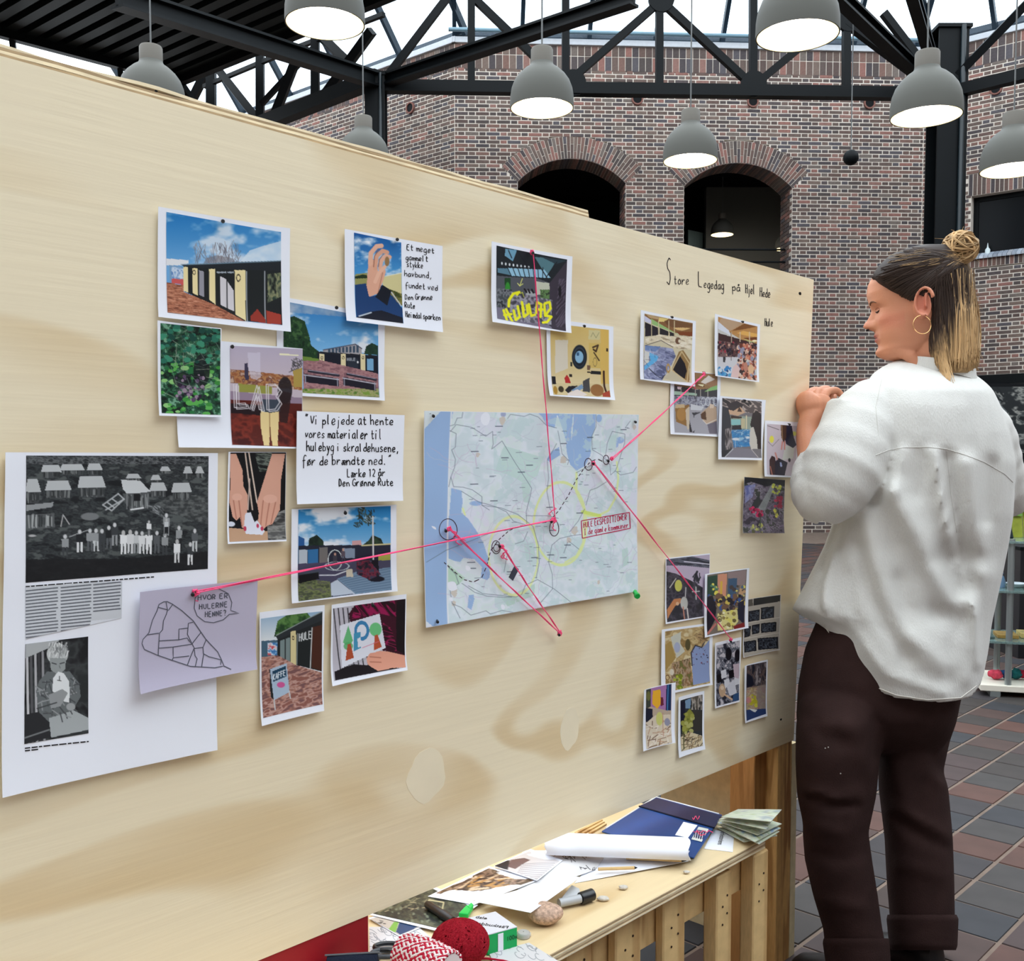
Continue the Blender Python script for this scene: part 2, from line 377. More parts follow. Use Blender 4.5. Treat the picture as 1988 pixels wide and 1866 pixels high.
# ---------------------------------------------------------------- floor: laid quarry tiles on the grid of the stand
D = Vector((.689, .725, 0)); D.normalize(); NB = Vector((D.y, -D.x, 0))       # along the board / toward the viewer
TP = .187
TC = [(66, 50, 46), (50, 46, 48), (58, 46, 42), (76, 52, 45), (46, 46, 50), (62, 49, 48), (56, 52, 51), (78, 53, 46), (52, 46, 44)]
M_tile1 = mat('quarry_tile', TC, .6, .28, rnd='obj', noise=.14, nscale=9., bump=.05, bscale=12.)
M_tile = mat('quarry_tile_far', TC, .6, .28, rnd='island', noise=.14, nscale=3., bump=.05, bscale=12.)
M_grout = mat('floor_grout', (110, 95, 85), .85, .2, noise=.15, nscale=12.)
fl = obj('floor', MB().box((-14, -3, -.10), (30, 0, 0), (0, 34, 0), (0, 0, .0985)), M_grout, kind='structure')
tile_mesh = {}
def tile_geo(w, l):
    j = .004; h = .008
    return MB().add([(-w/2, -l/2, 0), (w/2, -l/2, 0), (w/2, l/2, 0), (-w/2, l/2, 0), (-w/2+j, -l/2+j, h), (w/2-j, -l/2+j, h), (w/2-j, l/2-j, h), (-w/2+j, l/2-j, h)],
                    [(4, 5, 6, 7), (0, 1, 5, 4), (1, 2, 6, 5), (2, 3, 7, 6), (3, 0, 4, 7)])
tg = tile_geo(TP-.007, TP-.003); tme = bpy.data.meshes.new('tile'); tme.from_pydata(tg.v, [], tg.f); tme.materials.append(M_tile1)
rotz = math.atan2(D.y, D.x)-math.pi/2
sing = []; rest = MB()
for i in range(-28, 60):
    for j in range(-16, 90):
        c = NB*(-1.224+.0935-i*TP)+D*(3.132+TP/2+(j-8)*TP)
        if c.y < .6 or c.y > 15.5 or abs(c.x) > 9: continue
        d = c-CAM; fw = d.y*math.cos(PITCH)-d.z*math.sin(PITCH)
        px = CX+F*d.x/fw; py = CY-F*(d.y*math.sin(PITCH)+d.z*math.cos(PITCH))/fw
        vis = 1535 < px < 2020 and 1340 < py < 1900
        if vis: sing.append((c.length, c))
        elif c.y < 9 or c.x > 1: rest.add([Matrix.Rotation(rotz, 3, 'Z') @ Vector(v)+c+Vector((0, 0, -.006)) for v in tg.v], tg.f)
sing.sort(key=lambda t: t[0])
for k, (l, c) in enumerate(sing[:300]):
    o = bpy.data.objects.new('tile', tme); COL.objects.link(o); o.location = (c.x+R.uniform(-.001, .001), c.y, -.006-R.random()*.001); o.rotation_euler = (0, 0, rotz)
    attach(o, fl)
for l, c in sing[300:]: rest.add([Matrix.Rotation(rotz, 3, 'Z') @ Vector(v)+c+Vector((0, 0, -.006)) for v in tg.v], tg.f)
obj('tiling', rest, M_tile, parent=fl, kind='stuff')
# ---------------------------------------------------------------- steel: columns, ring trusses, rafters, glazing, roof deck
tA = onY(737, 170, 14.8); tB = onY(1822, 183, 15.15)
tu = Vector((tB.x-tA.x, tB.y-tA.y, 0)).normalized(); tn = Vector((tu.y, -tu.x, 0))
def onT(x, y): return onP(x, y, tA, tn)
def column(x0, x1, Y, top, lab):
    a = onY(x0, 900, Y); b = onY(x1, 900, Y); w = b.x-a.x; c = Vector(((a.x+b.x)/2, Y, 0))
    t = thing('steel_column', c, lab, 'column', 'steel columns of the hall')
    obj('flange', MB().cbox(c+Vector((0, -w*.45, top/2)), (w, 0, 0), (0, .03, 0), (0, 0, top)), M_black, parent=t)
    obj('flange', MB().cbox(c+Vector((0, w*.45, top/2)), (w, 0, 0), (0, .03, 0), (0, 0, top)), M_black, parent=t)
    obj('web', MB().cbox(c+Vector((0, 0, top/2)), (.05, 0, 0), (0, w*.88, 0), (0, 0, top)), M_black, parent=t)
    obj('pipe', MB().tube([c+Vector((w*.28, -w*.55, 0)), c+Vector((w*.28, -w*.55, top))], w*.09, 10), mat('teal_highlight', (16, 30, 36), .35, .5), parent=t, smooth=True)  # teal tube puts the column's highlight into colour and shape
    obj('cap_plate', MB().cbox(c+Vector((0, 0, top)), (w*1.15, 0, 0), (0, w*1.15, 0), (0, 0, .05)), M_black, parent=t)
    obj('base_plate', MB().cbox(c+Vector((0, 0, .02)), (w*1.3, 0, 0), (0, w*1.3, 0), (0, 0, .04)), M_black, parent=t)
    return t
column(716, 754, 14.8, tA.z+.15, 'black steel column behind the plywood board, at the bend of the roof truss')
column(1794, 1850, 15.15, tB.z+.9, 'thick black steel column rising behind the head of the person')
def truss(name, lab, members, P):
    c = P(*members[0][1]); t = thing(name, (c.x, c.y, c.z), lab, 'truss')
    for kind, a, b, w in members:
        pa, pb = P(*a), P(*b)
        obj(kind, MB().bar(pa, pb, w*1.25, w*1.25, up=tn), M_black, parent=t)
    return t
ch = .125
mem = [('chord', (737, 168), (1822, 183), .13)]
for x in (915, 1098, 1280, 1462, 1643): mem.append(('post', (x, 172), (x, -120), .085))
mem += [('brace', (1103, 160), (1283, 2), .08), ('brace', (1283, 2), (1462, 168), .08), ('brace', (1462, 168), (1643, 18), .08), ('brace', (1643, 42), (1800, 160), .1),
        ('brace', (1098, 168), (915, -8), .08), ('brace', (737, 168), (868, -4), .08), ('brace', (1822, 165), (1715, 25), .08), ('top_chord', (737, -120), (1822, -112), .13)]
T1 = truss('roof_truss', 'black steel lattice truss across the back brick wall', mem, onT)
for x, y in ((1112, 163), (1462, 165), (1283, 0), (1646, 38)):
    c = onT(x, y); obj('gusset_plate', MB().lathe(c+tn*.03, [(.001, -.03), (.19, -.03), (.19, .03), (.001, .03)], 20, tn), M_black, parent=T1)
# truss along the right wall
vrn = Vector((vr.y, -vr.x, 0))
def onR(x, y): return onP(x, y, tB, vrn)
mem = [('chord', (1822, 186), (2120, 112), .13), ('brace', (1840, 165), (2010, -10), .09), ('post', (2010, 140), (2010, -60), .09)]
truss('roof_truss', 'black steel truss running off to the right from the thick column', mem, onR)
# truss along the left wall
vln = Vector((-vl.y, vl.x, 0)); vln = -vln if vln.y > 0 else vln
def onL(x, y): return onP(x, y, tA, vln)
mem = [('chord', (737, 150), (470, 256), .16), ('post', (612, 205), (612, -10), .1), ('post', (505, 245), (505, 90), .1), ('post', (410, 290), (410, 130), .12),
       ('brace', (530, 232), (578, 108), .1), ('brace', (418, 128), (500, 232), .1), ('brace', (620, 200), (722, 60), .1), ('brace', (375, 190), (405, 130), .1),
       ('brace', (612, 60), (715, 160), .1), ('top_chord', (760, -60), (400, 136), .13), ('rail', (396, 168), (570, 95), .05), ('rail', (570, 95), (745, 28), .05), ('brace', (505, 205), (612, 90), .06)]
truss('roof_truss', 'black steel truss in front of the receding left brick wall and skylight', mem, onL)
# rafters that climb from the column heads over the hall
def beam(name, lab, p, q, w=.18, h=.2, cat='beam'):
    t = thing(name, p, lab, cat, 'rafters under the roof'); d = (q-p)
    s = d.cross(UP).normalized(); u2 = s.cross(d).normalized()
    obj('flange', MB().bar(p+u2*h*.45, q+u2*h*.45, w, .03), M_black, parent=t)
    obj('flange', MB().bar(p-u2*h*.45, q-u2*h*.45, w, .03), M_black, parent=t)
    obj('web', MB().bar(p, q, .04, h*.9), M_black, parent=t)
    return t
colA, colB = onT(743, 155), onT(1800, 150)
hub = onY(1040, -900, 9.0)
beam('rafter', 'black rafter climbing rightwards from the column behind the board', onT(743, 158), onY(1232, -4, 11.6), .16, .15)
beam('rafter', 'black hip beam running leftwards under the ribbed roof deck', onT(738, 158), onY(225, -6, 10.6), .18, .2)
beam('rafter', 'black rafter climbing leftwards from the thick column', onT(1815, 172), onY(1615, -20, 12.6), .16, .15)
beam('rafter', 'short black rafter beside the thick column', onT(1822, 160), onY(1766, -30, 12.4), .14, .15)
# rainwater pipe and small rails at the eaves
pp = wb.P0+wb.n*.12+UP*(WT+.06)
obj('eaves_pipe', MB().tube([pp-wb.u*.1, pp+wb.u*wb.len], .035, 10), mat('blue_grey_pipe', (110, 140, 155), .4, .4), smooth=True, label='thin blue-grey pipe running along the top of the back brick wall', cat='pipe')
# glazing: sloping bands between wall tops and ring truss
M_mull = mat('blue_black_glazing_bar', (16, 32, 44), .5, .3)
def glass_mat():
    m = bpy.data.materials.new('roof_glass'); m.use_nodes = True; nt = m.node_tree; N = nt.nodes; N.remove(N['Principled BSDF'])
    t = N.new('ShaderNodeBsdfTransparent'); t.inputs[0].default_value = (.93, .97, 1, 1); g = N.new('ShaderNodeBsdfGlossy'); g.inputs['Roughness'].default_value = .05
    mx = N.new('ShaderNodeMixShader'); mx.inputs[0].default_value = .06; nt.links.new(t.outputs[0], mx.inputs[1]); nt.links.new(g.outputs[0], mx.inputs[2])
    nt.links.new(mx.outputs[0], N['Material Output'].inputs[0]); return m
M_glass = glass_mat()
def glazing(name, w, n, rise=3.2, back=-2.6, nb=2, m=0, ext=.0):
    """sloping glass band over a wall: from the wall head inward and up"""
    a0 = w.P0+UP*(WT+.12)-w.n*.3; up = w.n*(-back)+UP*rise
    fr = MB(); fr.box(a0, w.u*w.len, -w.n*.12, UP*.12)
    g = obj(name, fr, M_mull, kind='structure')
    st = w.len/n
    for i in range(n+1):
        p = a0+w.u*(i*st); obj('glazing_bar', MB().bar(p, p+up, .07, .12), M_mull, parent=g)
    for k in range(1, nb+1):
        p = a0+up*(k/nb); obj('transom', MB().bar(p, p+w.u*w.len, .07, .07), M_mull, parent=g)
    for i in range(n):
        for k in range(nb):
            p = a0+w.u*(i*st+.03)+up*(k/nb+.005)
            obj('pane', MB().box(p, w.u*(st-.06), up*(1/nb-.01), up.cross(w.u).normalized()*.008), M_glass, parent=g)
    return g
glazing('window_2', wb, 7); glazing('window_3', wl, 6); glazing('window_4', wr, 4)
# ribbed roof deck over the left of the hall
Zd = 7.6
M_deck = mat('dark_green_steel_deck', (9, 17, 18), .6, .15, noise=.1, nscale=3.)
k0 = onZ(350, 150, Zd); k1 = onZ(700, 6, Zd); k2 = onZ(-60, 40, Zd)
e1 = (k1-k0).normalized(); e2 = (k2-k0).normalized()
deck = MB(); rib = .28
# ribs run along e1 (parallel to the receding left wall); the deck is cut along the hip
nx = Vector((e1.y, -e1.x, 0)); nx = nx if nx.y < 0 else -nx
nr = 14; c2 = e2.dot(nx)
for i in range(nr):
    o0 = i*rib; s0 = k0+e2*(o0/c2) if c2 > .05 else k0+nx*o0
    s1 = k0+e2*((o0+rib*.55)/c2); s2 = k0+e2*((o0+rib)/c2); Lr = e1*5.2
    deck.prism([s0, s1, s1+Lr, s0+Lr][::1], UP*.02)
    deck.prism([s1+UP*.09, s2+UP*.09, s2+Lr+UP*.09, s1+Lr+UP*.09], UP*.02)
    deck.box(s1+UP*.0, Lr, nx*.01, UP*.11); deck.box(s2+UP*.0, Lr, nx*.01, UP*.11)
obj('ceiling', deck, M_deck, kind='structure', fix=True)
ed = thing('edge_beam', k0, 'black edge beam framing the corner of the ribbed roof deck', 'beam')
obj('beam', MB().bar(k0+UP*.03, k0+e1*5.2+UP*.03, .12, .30), M_black, parent=ed)
obj('beam', MB().bar(k0+UP*.03, k0+e2*5+UP*.03, .12, .30), M_black, parent=ed)
cl = MB()
for i in (1, 2.6, 4.2): 
    p = k0+e2*i; obj('glazing_post', MB().bar(p, p+Vector((-.3, 1.2, -2.2)), .08, .08), M_black, parent=ed)
for dx, dy in ((-.5, 1.6), (.9, 1.4)): obj('strut', MB().bar(k0-UP*.1, k0+Vector((dx, dy, -1.6)), .1, .1), M_black, parent=ed)

# the rest of the hall round the viewer, so that light falls in only from the glass roof
M_plain = mat('brick_wall_plain', (104, 90, 84), .85, .2, noise=.2, nscale=9.)
obj('wall_near', MB().box((-13.5, -5.2, 0), (28, 0, 0), (0, .2, 0), (0, 0, 8.2)), M_plain, kind='structure')
obj('wall_side', MB().box((-13.5, -5, 0), (.2, 0, 0), (0, 30, 0), (0, 0, 8.2)), M_plain, kind='structure')
obj('wall_east', MB().box((C3.x+.6, -5, 0), (.2, 0, 0), (0, C3.y+5.2, 0), (0, 0, 8.2)), M_plain, kind='structure')
# ================================================================ the plywood board
TH = .03
BN = NB*math.cos(TH)-UP*math.sin(TH); BV = NB*math.sin(TH)+UP*math.cos(TH); BQ = CAM+NB*(-1.19)
def bab(x, y):
    p = onP(x, y, BQ, BN)-BQ; return p.dot(D), p.dot(BV)
def bp(a, b, h=0.): return BQ+D*a+BV*b+BN*h
BM = Matrix(((D.x, BV.x, BN.x, BQ.x), (D.y, BV.y, BN.y, BQ.y), (D.z, BV.z, BN.z, BQ.z), (0, 0, 0, 1)))
TR, BRc = bab(1580, 543), bab(1541, 1437)
TL0, BL0 = bab(0, 108), bab(500, 1866)
sT = (TR[1]-TL0[1])/(TR[0]-TL0[0]); sB = (BRc[1]-BL0[1])/(BRc[0]-BL0[0])
aL = TL0[0]-.45
def lob(name, vs, fs, m, **k):
    """object in the board's own frame"""
    me = bpy.data.meshes.new(name); me.from_pydata([tuple(v) for v in vs], [], fs); me.materials.append(m)
    o = bpy.data.objects.new(name, me); COL.objects.link(o); o.matrix_world = BM; o.location = BQ; o.rotation_euler = BM.to_euler()
    return setp(o, **k)
PLY = wood('birch_plywood', (241, 228, 198), (224, 202, 162), bands=6., sc_=(1.0, 2.9, 1), grain=.02, rough=.55)
bt = thing('pinboard', bp(1.2, BRc[1]), 'large pale plywood board covered with photos, notes and a map', 'board')
corn = [(aL, TL0[1]-sT*.45), TR, BRc, (aL, BL0[1]+sB*(aL-BL0[0]))]; corn = [corn[3], corn[2], corn[1], corn[0]]
vs = [(a, b, 0) for a, b in corn]+[(a, b, -.012) for a, b in corn]
pl = lob('plywood_sheet', vs, [(0, 1, 2, 3), (7, 6, 5, 4), (0, 4, 5, 1), (1, 5, 6, 2), (2, 6, 7, 3), (3, 7, 4, 0)], PLY); attach(pl, bt)
# sawn edges of the sheets standing behind: veneer layers that peep out over the top edge
E0, E1 = bab(0, 82), bab(1154, 420)
M_v = [mat('veneer_light', (232, 218, 188), .7, .2, noise=.12, nscale=30, stretch=(1, 6, 6)), mat('veneer_dark', (168, 146, 116), .8, .2, noise=.25, nscale=30, stretch=(1, 8, 8))]
top = lambda a: TL0[1]+sT*(a-TL0[0])
for k in range(5):
    h0, h1 = k*.0036, (k+1)*.0036
    vs = []; n = 60
    for i in range(n+1):
        a = aL+(E1[0]-aL)*i/n; w = 1+.25*mnoise.noise(Vector((a*9, k, 0)))*(i/n < .97)
        vs += [(a, top(a)+h0*w, -.0121-k*.0008), (a, top(a)+h1*w, -.0121-k*.0008), (a, top(a)+h1*w, -.03), (a, top(a)+h0*w, -.03)]
    fs = []
    for i in range(n):
        o = i*4
        for q in range(4): fs.append((o+q, o+(q+1) % 4, o+4+(q+1) % 4, o+4+q))
    fs += [(0, 1, 2, 3), (n*4+3, n*4+2, n*4+1, n*4)]
    o = lob('veneer_layer', vs, fs, M_v[k % 2]); attach(o, bt)
# putty patches, dark specks
M_put = mat('wood_filler', (238, 226, 198), .6, .2, noise=.04, nscale=12)
def patch(x, y, rx, ry, m=M_put, h=.0003, name='filler_patch'):
    a0, b0 = bab(x-rx, y)[0], bab(x, y+ry)[1]; a1, b1 = bab(x+rx, y)[0], bab(x, y-ry)[1]
    ca, cb, ra, rb = (a0+a1)/2, (b0+b1)/2, (a1-a0)/2, (b1-b0)/2
    n = 22; vs = [(ca+ra*math.cos(t)*w, cb+rb*math.sin(t)*w, h) for t, w in [(2*math.pi*k/n, 1+.22*mnoise.noise(Vector((x+math.cos(2*math.pi*k/n)*1.3, y+math.sin(2*math.pi*k/n)*1.3, 0)))) for k in range(n)]]
    vs += [(v[0], v[1], 0) for v in vs]
    o = lob(name, vs, [tuple(range(n))]+[(k, k+n, (k+1) % n+n, (k+1) % n) for k in range(n)], m); attach(o, bt)
patch(828, 1505, 36, 52); patch(1106, 1415, 18, 40)
patch(1553, 570, 2.5, 3, M_black, .0006, 'screw_hole'); patch(303, 177, 3, 2, M_black, .0006, 'screw_hole'); patch(1516, 1397, 1.5, 2, M_black, .0006, 'screw_hole')
# pencil-thin crack at the left
# ================================================================ stand under the board: post, side panels, table, pallet
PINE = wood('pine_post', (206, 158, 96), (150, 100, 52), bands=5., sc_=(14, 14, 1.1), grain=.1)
PINE2 = wood('pine_slats', (216, 184, 130), (176, 134, 84), bands=4., sc_=(9, 9, 1.4), grain=.08)
PINE3 = wood('birch_panel_warm', (214, 172, 118), (190, 140, 88), bands=4., sc_=(2.4, 2.4, 1.2), grain=.03)
TOPM = wood('table_plywood', (226, 204, 164), (206, 176, 130), bands=4., sc_=(1.2, 3.2, 1), grain=.03)
# ================================================================ papers: sheets, printed pictures, handwriting
class Art:
    """a printed picture as a fine mesh of coloured points; drawn in the coordinates of a working grid over the sheet"""
    def __init__(s, q, dens, base=(200, 200, 200)):
        s.q = q; w = max(abs(q[1][0]-q[0][0]), abs(q[2][0]-q[3][0])); h = max(abs(q[3][1]-q[0][1]), abs(q[2][1]-q[1][1]))
        s.W = max(12, int(w*dens)); s.H = max(12, int(h*dens))
        u, v = np.meshgrid(np.linspace(0, 1, s.W), np.linspace(0, 1, s.H)); s.u, s.v = u, v
        q = [np.array(p, float) for p in q]
        P = ((1-u)*(1-v))[..., None]*q[0]+(u*(1-v))[..., None]*q[1]+(u*v)[..., None]*q[2]+((1-u)*v)[..., None]*q[3]
        s.X, s.Y = P[..., 0], P[..., 1]; s.c = np.ones((s.H, s.W, 3))*np.array(base, float); s.px = 1/dens
    def _put(s, m, col, a=1):
        m = (m*a)[..., None]; col = np.array(col, float); s.c = s.c*(1-m)+col*m; return s
    def inside(s, pts):
        m = np.zeros(s.X.shape, bool); n = len(pts); j = n-1
        for i in range(n):
            (xi, yi), (xj, yj) = pts[i], pts[j]
            if yi != yj:
                m ^= ((yi > s.Y) != (yj > s.Y)) & (s.X < (xj-xi)*(s.Y-yi)/(yj-yi)+xi)
            j = i
        return m.astype(float)
    def poly(s, pts, col, a=1): return s._put(s.inside(pts), col, a)
    def line(s, pts, col, w=3, a=1):
        d = np.full(s.X.shape, 1e9)
        for (x0, y0), (x1, y1) in zip(pts[:-1], pts[1:]):
            L2 = (x1-x0)**2+(y1-y0)**2+1e-9; t = np.clip(((s.X-x0)*(x1-x0)+(s.Y-y0)*(y1-y0))/L2, 0, 1)
            d = np.minimum(d, np.hypot(s.X-x0-t*(x1-x0), s.Y-y0-t*(y1-y0)))
        return s._put(np.clip((w/2-d)/s.px+.5, 0, 1), col, a)
    def ell(s, x, y, rx, ry, col, a=1, ring=None):
        r = np.hypot((s.X-x)/rx, (s.Y-y)/ry)
        m = (np.abs(r-1)*min(rx, ry) < ring/2).astype(float) if ring else np.clip((1-r)*min(rx, ry)/s.px+.5, 0, 1)
        return s._put(m, col, a)
    def ns(s, sx, sy, seed, oct=3, ang=0.):
        rs = np.random.RandomState(seed); out = np.zeros(s.X.shape); amp = 1; tot = 0
        c, n = math.cos(ang), math.sin(ang); A, B = s.X*c+s.Y*n, -s.X*n+s.Y*c
        for o in range(oct):
            g = rs.rand(97, 97); gx, gy = A/sx+13.3*o+50, B/sy+7.7*o+50
            ix, iy = np.floor(gx).astype(int), np.floor(gy).astype(int); fx, fy = gx-ix, gy-iy; fx = fx*fx*(3-2*fx); fy = fy*fy*(3-2*fy)
            ix %= 97; iy %= 97; jx, jy = (ix+1) % 97, (iy+1) % 97
            out += amp*((g[iy, ix]*(1-fx)+g[iy, jx]*fx)*(1-fy)+(g[jy, ix]*(1-fx)+g[jy, jx]*fx)*fy); tot += amp; amp *= .55; sx /= 2.1; sy /= 2.1
        return out/tot
    def tex(s, pts, cols, sx, sy=None, seed=1, oct=3, a=1, con=1.6, ang=0.):
        n = s.ns(sx, sy or sx, seed, oct, ang); n = np.clip((n-.5)*con*1.6+.5, 0, .9999)*(len(cols)-1)
        i = n.astype(int); f = (n-i)[..., None]; C = np.array(cols, float); col = C[i]*(1-f)+C[i+1]*f
        m = (s.inside(pts) if pts else np.ones(s.X.shape))[..., None]*a; s.c = s.c*(1-m)+col*m; return s
    def grad(s, c0, c1, y0, y1, pts=None):
        t = np.clip((s.Y-y0)/(y1-y0), 0, 1)[..., None]; col = np.array(c0, float)*(1-t)+np.array(c1, float)*t
        m = (s.inside(pts) if pts else np.ones(s.X.shape))[..., None]; s.c = s.c*(1-m)+col*m; return s
    def clouds(s, y1, sc_=160, seed=3, con=2.2, col=(238, 242, 248), pts=None):
        n = np.clip((s.ns(sc_, sc_*.6, seed, 4)-.48)*con*2, 0, 1)*(s.Y < y1)
        if pts: n = n*s.inside(pts)
        return s._put(n, col)
    def blobs(s, pts, cols, n, r, seed=1, asp=1.):
        rs = np.random.RandomState(seed); xs = [p[0] for p in pts]; ys = [p[1] for p in pts]
        for k in range(n):
            x, y = rs.uniform(min(xs), max(xs)), rs.uniform(min(ys), max(ys)); q = r*rs.uniform(.5, 1.3)
            m = (np.hypot((s.X-x)/q, (s.Y-y)/(q*asp)) < 1)
            if m.any(): s._put(m.astype(float)*1., cols[rs.randint(len(cols))])
        return s
    def strokes(s, pts, cols, n, ln, w, ang=0., spread=.6, seed=1):
        rs = np.random.RandomState(seed); xs = [p[0] for p in pts]; ys = [p[1] for p in pts]
        for k in range(n):
            x, y = rs.uniform(min(xs), max(xs)), rs.uniform(min(ys), max(ys)); t = ang+rs.uniform(-spread, spread); l = ln*rs.uniform(.4, 1.2)/2
            s.line([(x-l*math.cos(t), y-l*math.sin(t)), (x+l*math.cos(t), y+l*math.sin(t))], cols[rs.randint(len(cols))], w)
        return s
    def people(s, spots, h, cols, seed=1, skin=(190, 150, 130)):
        rs = np.random.RandomState(seed)
        for x, y in spots:
            c = cols[rs.randint(len(cols))]; c2 = cols[rs.randint(len(cols))]; w = h*.15
            s.poly([(x-w, y-h*.8), (x+w, y-h*.8), (x+w*.9, y-h*.42), (x-w*.9, y-h*.42)], c)
            s.poly([(x-w*.8, y-h*.45), (x-.1*w, y-h*.45), (x-.3*w, y), (x-w*.8, y)], c2); s.poly([(x+.1*w, y-h*.45), (x+w*.8, y-h*.45), (x+w*.8, y), (x+.3*w, y)], c2)
            s.ell(x, y-h*.9, h*.075, h*.1, skin)
        return s
M_sheet = mat('white_paper', (240, 243, 252), .7, .25, bump=.03, bscale=30.)
M_print = mat('photo_print_ink', (200, 200, 200), .38, .35, attr=True)
class Paper:
    """a sheet on the board; q = its corners in the photograph (TL TR BR BL); lay = how high it lies over its neighbours"""
    n = 0
    def __init__(s, name, label, cat, q, lay, m=None, curl=(.0, .0, .0, .0), group='papers pinned to the plywood board', zoom=(0, 0, 1), cut=None, wav=.0):
        s.z = zoom; s.q = [bab(*s.px(p)) for p in q]; s.h0 = .0015+.0016*lay; s.curl = curl; s.wav = wav; s.layer = 0; Paper.n += 1; s.seed = Paper.n
        s.cx = sum(p[0] for p in s.q)/4; s.cy = sum(p[1] for p in s.q)/4
        s.hx = max(abs(p[0]-s.cx) for p in s.q); s.hy = max(abs(p[1]-s.cy) for p in s.q)
        n = 14; vs = []; fs = []
        for side in (0, 1):
            for j in range(n+1):
                for i in range(n+1):
                    a, b = s.uv(i/n, j/n); vs.append(bp(a, b, s.lift(a, b)-side*.0004))
        N = (n+1)**2; g = lambda i, j, k=0: k*N+j*(n+1)+i
        for j in range(n):
            for i in range(n):
                if cut and cut(i, j, n): continue
                fs.append((g(i, j), g(i, j+1), g(i+1, j+1), g(i+1, j))); fs.append((g(i, j, 1), g(i+1, j, 1), g(i+1, j+1, 1), g(i, j+1, 1)))
        for i in range(n):
            fs += [(g(i, 0), g(i+1, 0), g(i+1, 0, 1), g(i, 0, 1)), (g(i, n), g(i, n, 1), g(i+1, n, 1), g(i+1, n)), (g(0, i), g(0, i, 1), g(0, i+1, 1), g(0, i+1)), (g(n, i), g(n, i+1), g(n, i+1, 1), g(n, i, 1))]
        s.t = thing(name, bp(s.cx, min(p[1] for p in s.q), .001), label, cat, group)
        s.sheet = obj('sheet', MB().add(vs, fs), m or M_sheet, parent=s.t, smooth=True)
    def px(s, p): return (s.z[0]+p[0]*s.z[2], s.z[1]+p[1]*s.z[2])
    def uv(s, u, v, q=None):
        q = q or s.q; return tuple((1-u)*(1-v)*q[0][k]+u*(1-v)*q[1][k]+u*v*q[2][k]+(1-u)*v*q[3][k] for k in (0, 1))
    def lift(s, a, b):
        x, y = (a-s.cx)/s.hx, (b-s.cy)/s.hy; l, r, t, bo = s.curl
        k = l*max(0, -x)**3+r*max(0, x)**3+t*max(0, y)**3+bo*max(0, -y)**3
        if s.wav: k += s.wav*(1+mnoise.noise(Vector((a*14, b*14, s.seed))))*.5
        return s.h0+k
    def print(s, art, name='print', m=None, label=None):
        q = [bab(*s.px(p)) for p in art.q]; s.layer += 1; H, W = art.H, art.W
        u, v = art.u, art.v; Q = [np.array(p) for p in q]
        P = ((1-u)*(1-v))[..., None]*Q[0]+(u*(1-v))[..., None]*Q[1]+(u*v)[..., None]*Q[2]+((1-u)*v)[..., None]*Q[3]
        A, B = P[..., 0].ravel(), P[..., 1].ravel()
        x, y = (A-s.cx)/s.hx, (B-s.cy)/s.hy; l, r, t, bo = s.curl
        h = s.h0+l*np.maximum(0, -x)**3+r*np.maximum(0, x)**3+t*np.maximum(0, y)**3+bo*np.maximum(0, -y)**3+.0002*s.layer+.00012
        if s.wav: h = np.array([s.lift(a, b) for a, b in zip(A, B)])+.0003+.0001*s.layer
        V = np.array(BQ)+A[:, None]*np.array(D)+B[:, None]*np.array(BV)+h[:, None]*np.array(BN)
        org = V.mean(0); V = V-org
        me = bpy.data.meshes.new(name); n = H*W; me.vertices.add(n); me.vertices.foreach_set('co', V.ravel())
        i, j = np.meshgrid(np.arange(W-1), np.arange(H-1)); o = (j*W+i).ravel()
        idx = np.stack([o, o+W, o+W+1, o+1], 1).ravel(); nf = len(o)
        me.loops.add(nf*4); me.loops.foreach_set('vertex_index', idx); me.polygons.add(nf); me.polygons.foreach_set('loop_start', np.arange(nf)*4); me.polygons.foreach_set('loop_total', np.full(nf, 4))
        me.update(calc_edges=True)
        at = me.color_attributes.new('Col', 'FLOAT_COLOR', 'POINT'); c = np.ones((n, 4)); c[:, :3] = lin(np.clip(art.c, 0, 255)).reshape(-1, 3); at.data.foreach_set('color', c.astype(np.float32).ravel())
        me.materials.append(m or M_print); ob = bpy.data.objects.new(name, me); COL.objects.link(ob); ob.location = Vector(org); attach(ob, s.t)
        if label: ob['label'] = label
        return ob
